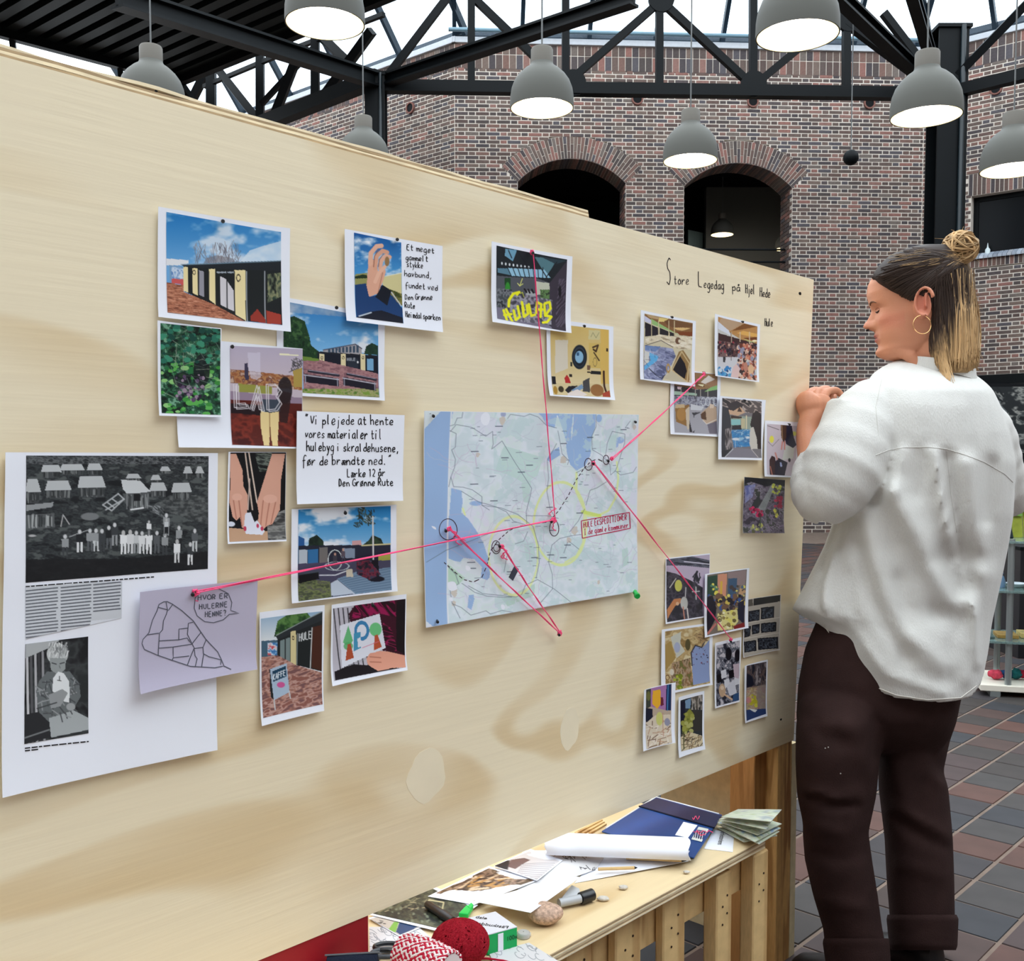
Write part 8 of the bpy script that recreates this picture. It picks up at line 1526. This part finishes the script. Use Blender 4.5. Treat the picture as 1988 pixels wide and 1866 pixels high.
# shoes and socks
BLK = mat('black_sock', (14, 14, 18), .85, .15); SHO = mat('black_leather_boot', (22, 20, 22), .4, .4)
for x, y, d in ((1668, 1880, -.07), (1773, 1835, .05)):
    a = W(x, y, d); obj('sock', MB().tube([a, Vector((a.x, a.y, .06))], [.046, .043], 18), BLK, parent=person, smooth=True)
    fd = Vector((-.62, .78, 0)); sd = Vector((fd.y, -fd.x, 0)); rg = []
    for u, wd_, ht in ((-.075, .024, .05), (-.06, .036, .10), (-.02, .04, .115), (.03, .042, .095), (.08, .046, .062), (.13, .046, .048), (.165, .036, .036), (.18, .018, .022)):
        c = Vector((a.x, a.y, 0))+fd*u; rg.append([c+sd*(wd_*math.cos(t))+UP*(max(.001, ht*.5+ht*.5*math.sin(t))) for t in np.linspace(0, 6.283, 25)[:-1]])
    obj('shoe', MB().rings(rg), SHO, parent=person, smooth=True)
# ---- hair
HT = [(474, 1795, 1850, .03, .045), (482, 1758, 1868, .03, .062), (495, 1728, 1876, .03, .076), (515, 1706, 1883, .03, .091), (535, 1693, 1888, .03, .094), (550, 1703, 1892, .03, .092), (568, 1722, 1895, .03, .0885), (582, 1742, 1897, .03, .087), (592, 1756, 1898, .03, .086), (600, 1788, 1899, .03, .086), (640, 1797, 1902, .03, .087), (680, 1797, 1904, .03, .088), (706, 1806, 1902, .03, .090), (724, 1822, 1892, .03, .086)]
DK, BL = np.array(lin((58, 46, 40))), np.array(lin((188, 154, 110)))
def hcol(x, y, r=0.):
    xb = itp([(440, 1845), (500, 1862), (530, 1880), (570, 1884), (600, 1874), (640, 1850), (680, 1826), (705, 1806), (730, 1790)], y)[0]
    t = max(0., min(1., (x-xb)/34.+.35+r*2.2)); c = DK*(1-t)+BL*t; c = c*max(.35, 1+r*.9); return (float(c[0]), float(c[1]), float(c[2]), 1.)
M_hair = mat('hair_strands', (120, 90, 60), .6, .2, attr=True); M_hair.node_tree.nodes['Principled BSDF'].inputs['Coat Weight'].default_value = .0
hb = hull(HT, 48, None, 40, lambda x, y: .002*mnoise.noise(Vector((x*.09, y*.02, 3))), e=.84)
def hull_col(V):
    out = np.ones((len(V), 4))
    for i, v in enumerate(V):
        d = Vector(v)-CAM; fw = d.y*math.cos(PITCH)-d.z*math.sin(PITCH); x = CX+F*d.x/fw; y = CY-F*(d.y*math.sin(PITCH)+d.z*math.cos(PITCH))/fw; c = hcol(x, y, -.12); out[i, :3] = [k*.75 for k in c[:3]]
    return out
remesh('hair', [hb], .004, M_hair, person, 2, hull_col)
def hp(x, y, side=-1, lift=.002):
    xl, xr, dc, dr = itp(HT, y); c = min(1, abs(x-(xl+xr)/2)/((xr-xl)/2))**(1/.84); return W(x, y, dc+side*(dr*max(0, 1-c*c)**.42+lift))
rs = random.Random(21); hs = MB()
def strand(pts, r, side, lift, rnd, n=3):
    q = [hp(x, y, side, lift) for x, y in pts]; m = len(q); b = len(hs.v); hs.tube(q, [r*(.5+.5*math.sin(math.pi*min(1, .12+i/(m-1)*.8))) for i in range(m)], n+1)
    for i, (x, y) in enumerate(pts): hs.c += [hcol(x, y, rnd)]*(n+1)
def bez(p0, p1, p2, n=12): return [((1-t)**2*p0[0]+2*t*(1-t)*p1[0]+t*t*p2[0], (1-t)**2*p0[1]+2*t*(1-t)*p1[1]+t*t*p2[1]) for t in [k/n for k in range(n+1)]]
HLn = [(1692, 538), (1700, 549), (1712, 559), (1724, 570), (1738, 582), (1752, 590), (1764, 588), (1776, 570), (1792, 575), (1800, 590)]
for side, num in ((-1, 330), (1, 150)):
    for k in range(num):                                   # swept back from the hairline into the bun
        u = rs.random()*(len(HLn)-1); i = int(u); f = u-i; x0, y0 = HLn[i][0]*(1-f)+HLn[i+1][0]*f, HLn[i][1]*(1-f)+HLn[i+1][1]*f
        if rs.random() < .4: x0, y0 = 1693+rs.random()*90, 0; y0 = [t for t in (540, 520, 505, 492, 484, 480)][min(5, int((x0-1693)/15))]+rs.random()*6
        e = (1866+rs.uniform(-8, 6), 500+rs.uniform(-10, 14)); mx_, my_ = (x0+e[0])/2, (y0+e[1])/2-rs.uniform(4, 22)
        strand(bez((x0, y0), (mx_, max(my_, 482)), e), rs.uniform(.0009, .0018), side, rs.uniform(.0, .004), rs.gauss(0, .12)+(.35 if rs.random() < .08 else 0))
    for k in range(num):                                   # hanging part
        x0 = rs.uniform(1795, 1892); y0 = rs.uniform(520, 600) if x0 > 1815 else rs.uniform(585, 612); xe = x0+rs.uniform(-6, 10)+(x0-1850)*.08; ye = rs.uniform(694, 722)-rs.random()**4*24 if x0 > 1830 else rs.uniform(690, 724)
        if xe > 1903: xe = 1903-rs.random()*6
        strand(bez((x0, y0), (x0+rs.uniform(-10, 20), (y0+ye)/2), (xe+rs.uniform(-5, 4), ye), 14), rs.uniform(.001, .002), side, rs.uniform(.0, .005), rs.gauss(0, .14)+(.3 if rs.random() < .15 else 0))
    for k in range(num//5):                                # a lock that falls forward over the collar
        x0 = rs.uniform(1800, 1835); pts = bez((x0, rs.uniform(610, 640)), (x0+rs.uniform(-6, 6), 690), (x0+rs.uniform(6, 24), rs.uniform(726, 744)), 14); q = [hp(x, min(y, 720), -1 if side < 0 else 1, .006+.030*max(0, (y-700)/40)) for x, y in pts]; q = [Vector((v.x, v.y, onY(pts[i][0], pts[i][1], v.y).z)) for i, v in enumerate(q)]
        hs.tube(q, [rs.uniform(.0012, .0018)*(1-.6*i/14) for i in range(15)], 4)
        for x, y in pts: hs.c += [hcol(x, y, rs.gauss(0, .1)+.1)]*4
obj('hair_strands', hs, M_hair, parent=person, kind='stuff', smooth=True)
bn = MB(); bc = W(1864, 482, .0); bcol = lambda r: tuple(float(v) for v in (BL*(1+r)))+(1.,)
bn.ball(bc, .030, 18, 12, (1, 1, .95), col=bcol(-.45))
for k in range(70):
    ax = Vector((rs.gauss(0, .6), rs.gauss(-.6, .7), rs.gauss(0, 1))).normalized(); u = ax.orthogonal().normalized(); v = ax.cross(u); off = rs.uniform(-.6, .6); rr = .037*math.sqrt(1-off*off)*rs.uniform(.95, 1.12); a0 = rs.uniform(0, 6); m_ = 14
    bn.tube([bc+(u*math.cos(a0+t)+v*math.sin(a0+t))*rr+ax*off*.037 for t in np.linspace(0, 3.9, m_)], [.0030*math.sin(math.pi*(.08+.84*i/(m_-1))) for i in range(m_)], 4, col=bcol(rs.gauss(-.12, .24)))
for k in range(9):
    a0 = rs.uniform(0, 6.28); d = Vector((math.cos(a0), rs.uniform(-.4, .4), math.sin(a0))); p = bc+d*.032; bn.tube([p, p+d*.010+Vector((.002, 0, .003)), p+d*rs.uniform(.015, .026)+Vector((rs.uniform(-.008, .008), 0, -.002))], [.0006, .0005, .0003], 3, col=bcol(.0))
obj('hair_bun', bn, M_hair, parent=person, smooth=True)
fl_ = MB()
for k in range(26):
    x0, y0 = rs.uniform(1720, 1800), rs.uniform(486, 520); q_ = bez((x0, y0), (x0+50, y0-rs.uniform(4, 18)), (1862, 496), 8); fl_.tube([hp(x, max(y, 476), -1, .003+.003*math.sin(i)) for i, (x, y) in enumerate(q_)], .0004, 3)
for k in range(16):
    x0 = rs.uniform(1892, 1900); y0 = rs.uniform(560, 700); p = [W(x0+i*rs.uniform(0, 3), y0+i*9, .03) for i in range(5)]; fl_.tube(p, .0004, 3)
fl_.c = [bcol(-.1)]*len(fl_.v); obj('loose_hairs', fl_, M_hair, parent=person, kind='stuff')
# marker held in the raised hand
t = thing('marker_pen', W(1612, 762, .1), 'pen held in the raised hand of the person', 'pen'); A, B = W(1596, 772, .12), W(1622, 748, .22)
obj('barrel', MB().tube([A, A.lerp(B, .8)], .005, 10), M_pin, parent=t, smooth=True); obj('tip', MB().tube([A.lerp(B, .8), B], [.004, .001], 8), M_pin, parent=t)
# ================================================================ display rack and background at the right edge
M_gl = mat('green_acrylic', (170, 200, 196), .1, .5, trans=.75); M_steel = mat('brushed_steel', (150, 158, 158), .35, .5, metal=.7)
rb0 = onZ(1903, 1352, .0); RY = rb0.y
rk = thing('display_rack', (rb0.x+.45, RY+.2, 0), 'glass-shelved display rack with steel posts at the right edge', 'rack')
xl = rb0.x; dirx = Vector((.96, -.28, 0)).normalized(); diry = Vector((.28, .96, 0)).normalized(); rk_w, rk_d = 1.3, .42
obj('base_board', MB().box(rb0+UP*.03, dirx*rk_w, diry*rk_d, UP*.035), mat('white_board', (216, 210, 196), .5, .3), parent=rk, bevel=.004)
for k in (0, 1): obj('foot', MB().box(rb0+dirx*(.05+k*(rk_w-.15)), dirx*.05, diry*rk_d, UP*.03), M_steel, parent=rk)
sx = .14
lev = [onY(1942, 1050, RY).z, onY(1942, 1146, RY).z, onY(1942, 1244, RY).z]
for i, z in enumerate(lev): obj('shelf', MB().box(Vector((rb0.x, RY, z-.012))+dirx*(.10-.045*i), dirx*rk_w, diry*rk_d, UP*.012), M_gl, parent=rk, bevel=.001)
for a, b in ((sx, .03), (sx, rk_d-.05), (rk_w-.1, .03), (rk_w-.1, rk_d-.05)): obj('post', MB().tube([rb0+dirx*a+diry*b+UP*.06, rb0+dirx*a+diry*b+UP*(lev[0]+.01)], .017, 12), M_steel, parent=rk, smooth=True)
def onr(x, y): return onY(x, y, RY+.12)
Z = lambda i: lev[i]+.001
c = onr(1938, 1146); c.z = Z(1); t = thing('jar', c, 'small blue-grey jar on the middle glass shelf', 'jar'); obj('body', MB().lathe(c, [(.001, 0), (.034, 0), (.036, .03), (.028, .06), (.022, .068)], 20), mat('blue_grey_glaze', (110, 140, 170), .3, .5), parent=t, smooth=True); obj('rim', MB().lathe(c, [(.022, .068), (.026, .074), (.026, .08), (.018, .08), (.001, .074)], 20), mat('dark_blue_glaze', (60, 80, 110), .3, .5), parent=t, smooth=True)
c = onr(1972, 1146); c.z = Z(1); t = thing('bowl', c, 'low white dish beside the blue-grey jar', 'bowl'); obj('body', MB().lathe(c, [(.001, 0), (.03, 0), (.055, .022), (.053, .024), (.028, .006), (.001, .005)], 24), mat('white_glaze', (206, 212, 220), .25, .5), parent=t, smooth=True)
c = onr(1950, 1050); c.z = Z(0); t = thing('handbag', c, 'small dark bag standing on the top glass shelf', 'bag'); obj('body', MB().prism([c+Vector((-.055, 0, 0)), c+Vector((.055, 0, 0)), c+Vector((.035, 0, .085)), c+Vector((.0, 0, .12)), c+Vector((-.03, 0, .08))], (0, .05, 0)), mat('dark_grey_cloth', (40, 48, 52), .7, .2, noise=.3, nscale=60), parent=t, bevel=.008); obj('strap', MB().tube([c+Vector((-.02, .02, .09)), c+Vector((.0, .02, .17)), c+Vector((.03, .02, .2)), c+Vector((.04, .02, .08))], .004, 6), M_pin, parent=t, smooth=True)
for i in range(3):
    c = onr(1972+i*22, 1040); c.z = Z(0); t = thing('booklet', c, ('yellow-green booklet standing behind the small dark bag', 'second yellow-green booklet from the bag', 'third yellow-green booklet, cut by the picture edge')[i], 'booklet', 'booklets on the rack'); obj('cover', MB().box(c+Vector((-.028, .1, 0)), (.054, -.004, 0), (0, .01, .003), (0, .03, .19)), mat('lime_print', (140, 148, 50), .4, .4, noise=.2, nscale=20), parent=t); obj('title_band', MB().box(c+Vector((-.026, .104, .12)), (.05, -.004, 0), (0, .002, 0), (0, .01, .035)), mat('green_print', (90, 130, 50), .4, .4), parent=t)
cols_ = [((60, 80, 80), 'dark green'), ((150, 120, 60), 'ochre'), ((200, 180, 110), 'pale yellow'), ((70, 96, 110), 'slate blue')]
for i, (cc_, nm) in enumerate(cols_):
    c = onr(1900+i*46, 1240); c.z = Z(2)+.0005; t = thing('magazine', c, nm+' magazine lying on the lowest glass shelf', 'magazine', 'magazines on the lowest glass shelf'); obj('cover', MB().box(c+Vector((-.05, -.05, 0)), dirx*.105, diry*.15, UP*(.012+.006*i)), mat('print_'+nm.replace(' ', '_'), cc_, .4, .4, noise=.3, nscale=30), parent=t, bevel=.001)
for i, (x, cc_, nm) in enumerate(((1932, (200, 70, 90), 'pinkish red'), (1950, (30, 60, 100), 'deep blue'), (1972, (30, 90, 90), 'petrol green'), (1986, (150, 30, 50), 'dark red'))):
    c = onr(x, 1345); c.z = .067; m_ = MB(); m_.ball(c+UP*.026, .036, 18, 10, (1.2, .9, .7)); m_.v = [tuple(Vector(v)+UP*max(0., .03*mnoise.noise(Vector(v)*32+Vector((i, 0, 0))))) for v in m_.v]
    obj('folded_cloth', m_, mat('cloth_'+nm.replace(' ', '_'), cc_, .85, .15, noise=.4, nscale=45), label=nm+' crumpled cloth on the white base of the display rack', cat='cloth', group='cloths at the foot of the rack', smooth=True)
# dark stand behind the rack
c = onY(1980, 1225, 6.4); b0 = onY(1978, 1225, 6.4); t = thing('display_column', (b0.x+.3, 6.5, 0), 'tall black column-like box behind the display rack', 'box'); zt_ = onY(1980, 1062, 6.4).z
obj('box_body', MB().box((b0.x, 6.4, 0), (.6, 0, 0), (0, .4, 0), (0, 0, zt_-.02)), M_pin, parent=t, bevel=.004); obj('top_plate', MB().box((b0.x-.01, 6.39, zt_-.02), (.62, 0, 0), (0, .42, 0), (0, 0, .02)), M_black, parent=t)
# low pale counter and grey mat farther back
p0 = onY(1880, 1132, 11.); t = thing('counter', (p0.x+2, 11.2, 0), 'pale greenish counter front far behind the display rack', 'counter'); zc = onY(1940, 1050, 11.).z
obj('front_panel', MB().box((p0.x-.6, 11., .0), (5, 0, 0), (0, .05, 0), (0, 0, zc)), mat('pale_green_paint', (176, 180, 160), .6, .3), parent=t); obj('worktop', MB().box((p0.x-.65, 10.95, zc), (5.1, 0, 0), (0, .7, 0), (0, 0, .04)), mat('dark_worktop', (60, 66, 66), .4, .4), parent=t); obj('plinth', MB().box((p0.x-.58, 11.0-.02, 0), (4.95, 0, 0), (0, .02, 0), (0, 0, .12)), mat('grey_plinth', (96, 92, 92), .6, .3), parent=t)
m0 = onZ(1900, 1215, 0); obj('floor_mat', MB().box((m0.x-.1, m0.y, .0), (3, 0, 0), (0, 1.1, 0), (0, 0, .012)), mat('grey_mat', (130, 138, 144), .8, .2, noise=.08), label='flat light grey mat on the floor behind the display rack', cat='mat')
# black and white mural panel under the right wall
MZ0, MZ1 = onY(1950, 886, 15.).z, onY(1950, 744, 15.).z; mx0 = onY(1860, 800, 15.).x
t = thing('mural_panel', (mx0+2, 15.1, MZ0), 'dark mural panel with grey rock-like patches under the lintel at the right edge', 'picture')
obj('backing', MB().box((mx0, 15.05, MZ0), (4, 0, 0), (0, .05, 0), (0, 0, MZ1-MZ0)), M_dark, parent=t)
class MA(Art):
    pass
a = Art([(0, 0), (400, 0), (400, 140), (0, 140)], .8, (60, 64, 64)); a.tex(None, [(24, 28, 30), (96, 100, 98), (50, 54, 56), (150, 150, 144), (36, 40, 42)], 26, 22, 77, 4, con=2.2); a.strokes(K(0, 0, 60, 60), [(30, 34, 36), (110, 116, 116)], 70, 40, 3, .9, .3, 3)
P_ = MB(); H_, W2 = a.H, a.W; P_.v = [(mx0+.05+3.9*i/(W2-1), 15.04, MZ1-.05-(MZ1-MZ0-.1)*j/(H_-1)) for j in range(H_) for i in range(W2)]; P_.f = [(j*W2+i, (j+1)*W2+i, (j+1)*W2+i+1, j*W2+i+1) for j in range(H_-1) for i in range(W2-1)]; cc_ = np.ones((H_*W2, 4)); cc_[:, :3] = lin(np.clip(a.c, 0, 255)).reshape(-1, 3); P_.c = cc_.tolist(); obj('print', P_, M_print, parent=t)
obj('frame_rail', MB().box((mx0-.05, 15.0, MZ0-.1), (4.1, 0, 0), (0, .12, 0), (0, 0, .1)), M_black, parent=t)
for k in (0, 4.0): obj('support', MB().box((mx0+k, 15.06, 0), (.06, 0, 0), (0, .06, 0), (0, 0, MZ0)), M_black, parent=t)
# shelving wall behind
t = thing('shelf_unit', (mx0+2, 16.2, 0), 'dark shelving far away between the mural panel and the counter', 'shelf')
for k in range(4): obj('shelf_board', MB().box((mx0-1, 16., .5+k*.33), (5.5, 0, 0), (0, .3, 0), (0, 0, .04)), M_black, parent=t)
for k in range(6): obj('upright', MB().box((mx0-1+k*1.08, 16., 0), (.05, 0, 0), (0, .3, 0), (0, 0, 1.6)), M_black, parent=t)
obj('wall_rear', MB().box((4, 21, 0), (20, 0, 0), (0, .2, 0), (0, 0, 8)), mat('dim_grey_wall', (96, 96, 92), .8, .2), kind='structure')
# white bottle in the dark window
p0 = wr.at(1915, 489); c = wr.P0+wr.u*p0[0]-wr.n*.08+UP*(wz0+.001); t = thing('bottle', c, 'little white bottle with a pointed nozzle standing in the dark window at the right', 'bottle')
obj('body', MB().lathe(c, [(.001, 0), (.042, 0), (.042, .10), (.014, .135)], 16), mat('white_plastic', (200, 212, 214), .4, .4), parent=t, smooth=True); obj('nozzle', MB().lathe(c, [(.014, .135), (.012, .15), (.003, .21), (.001, .21)], 12), mat('white_plastic', (200, 212, 214)), parent=t, smooth=True)
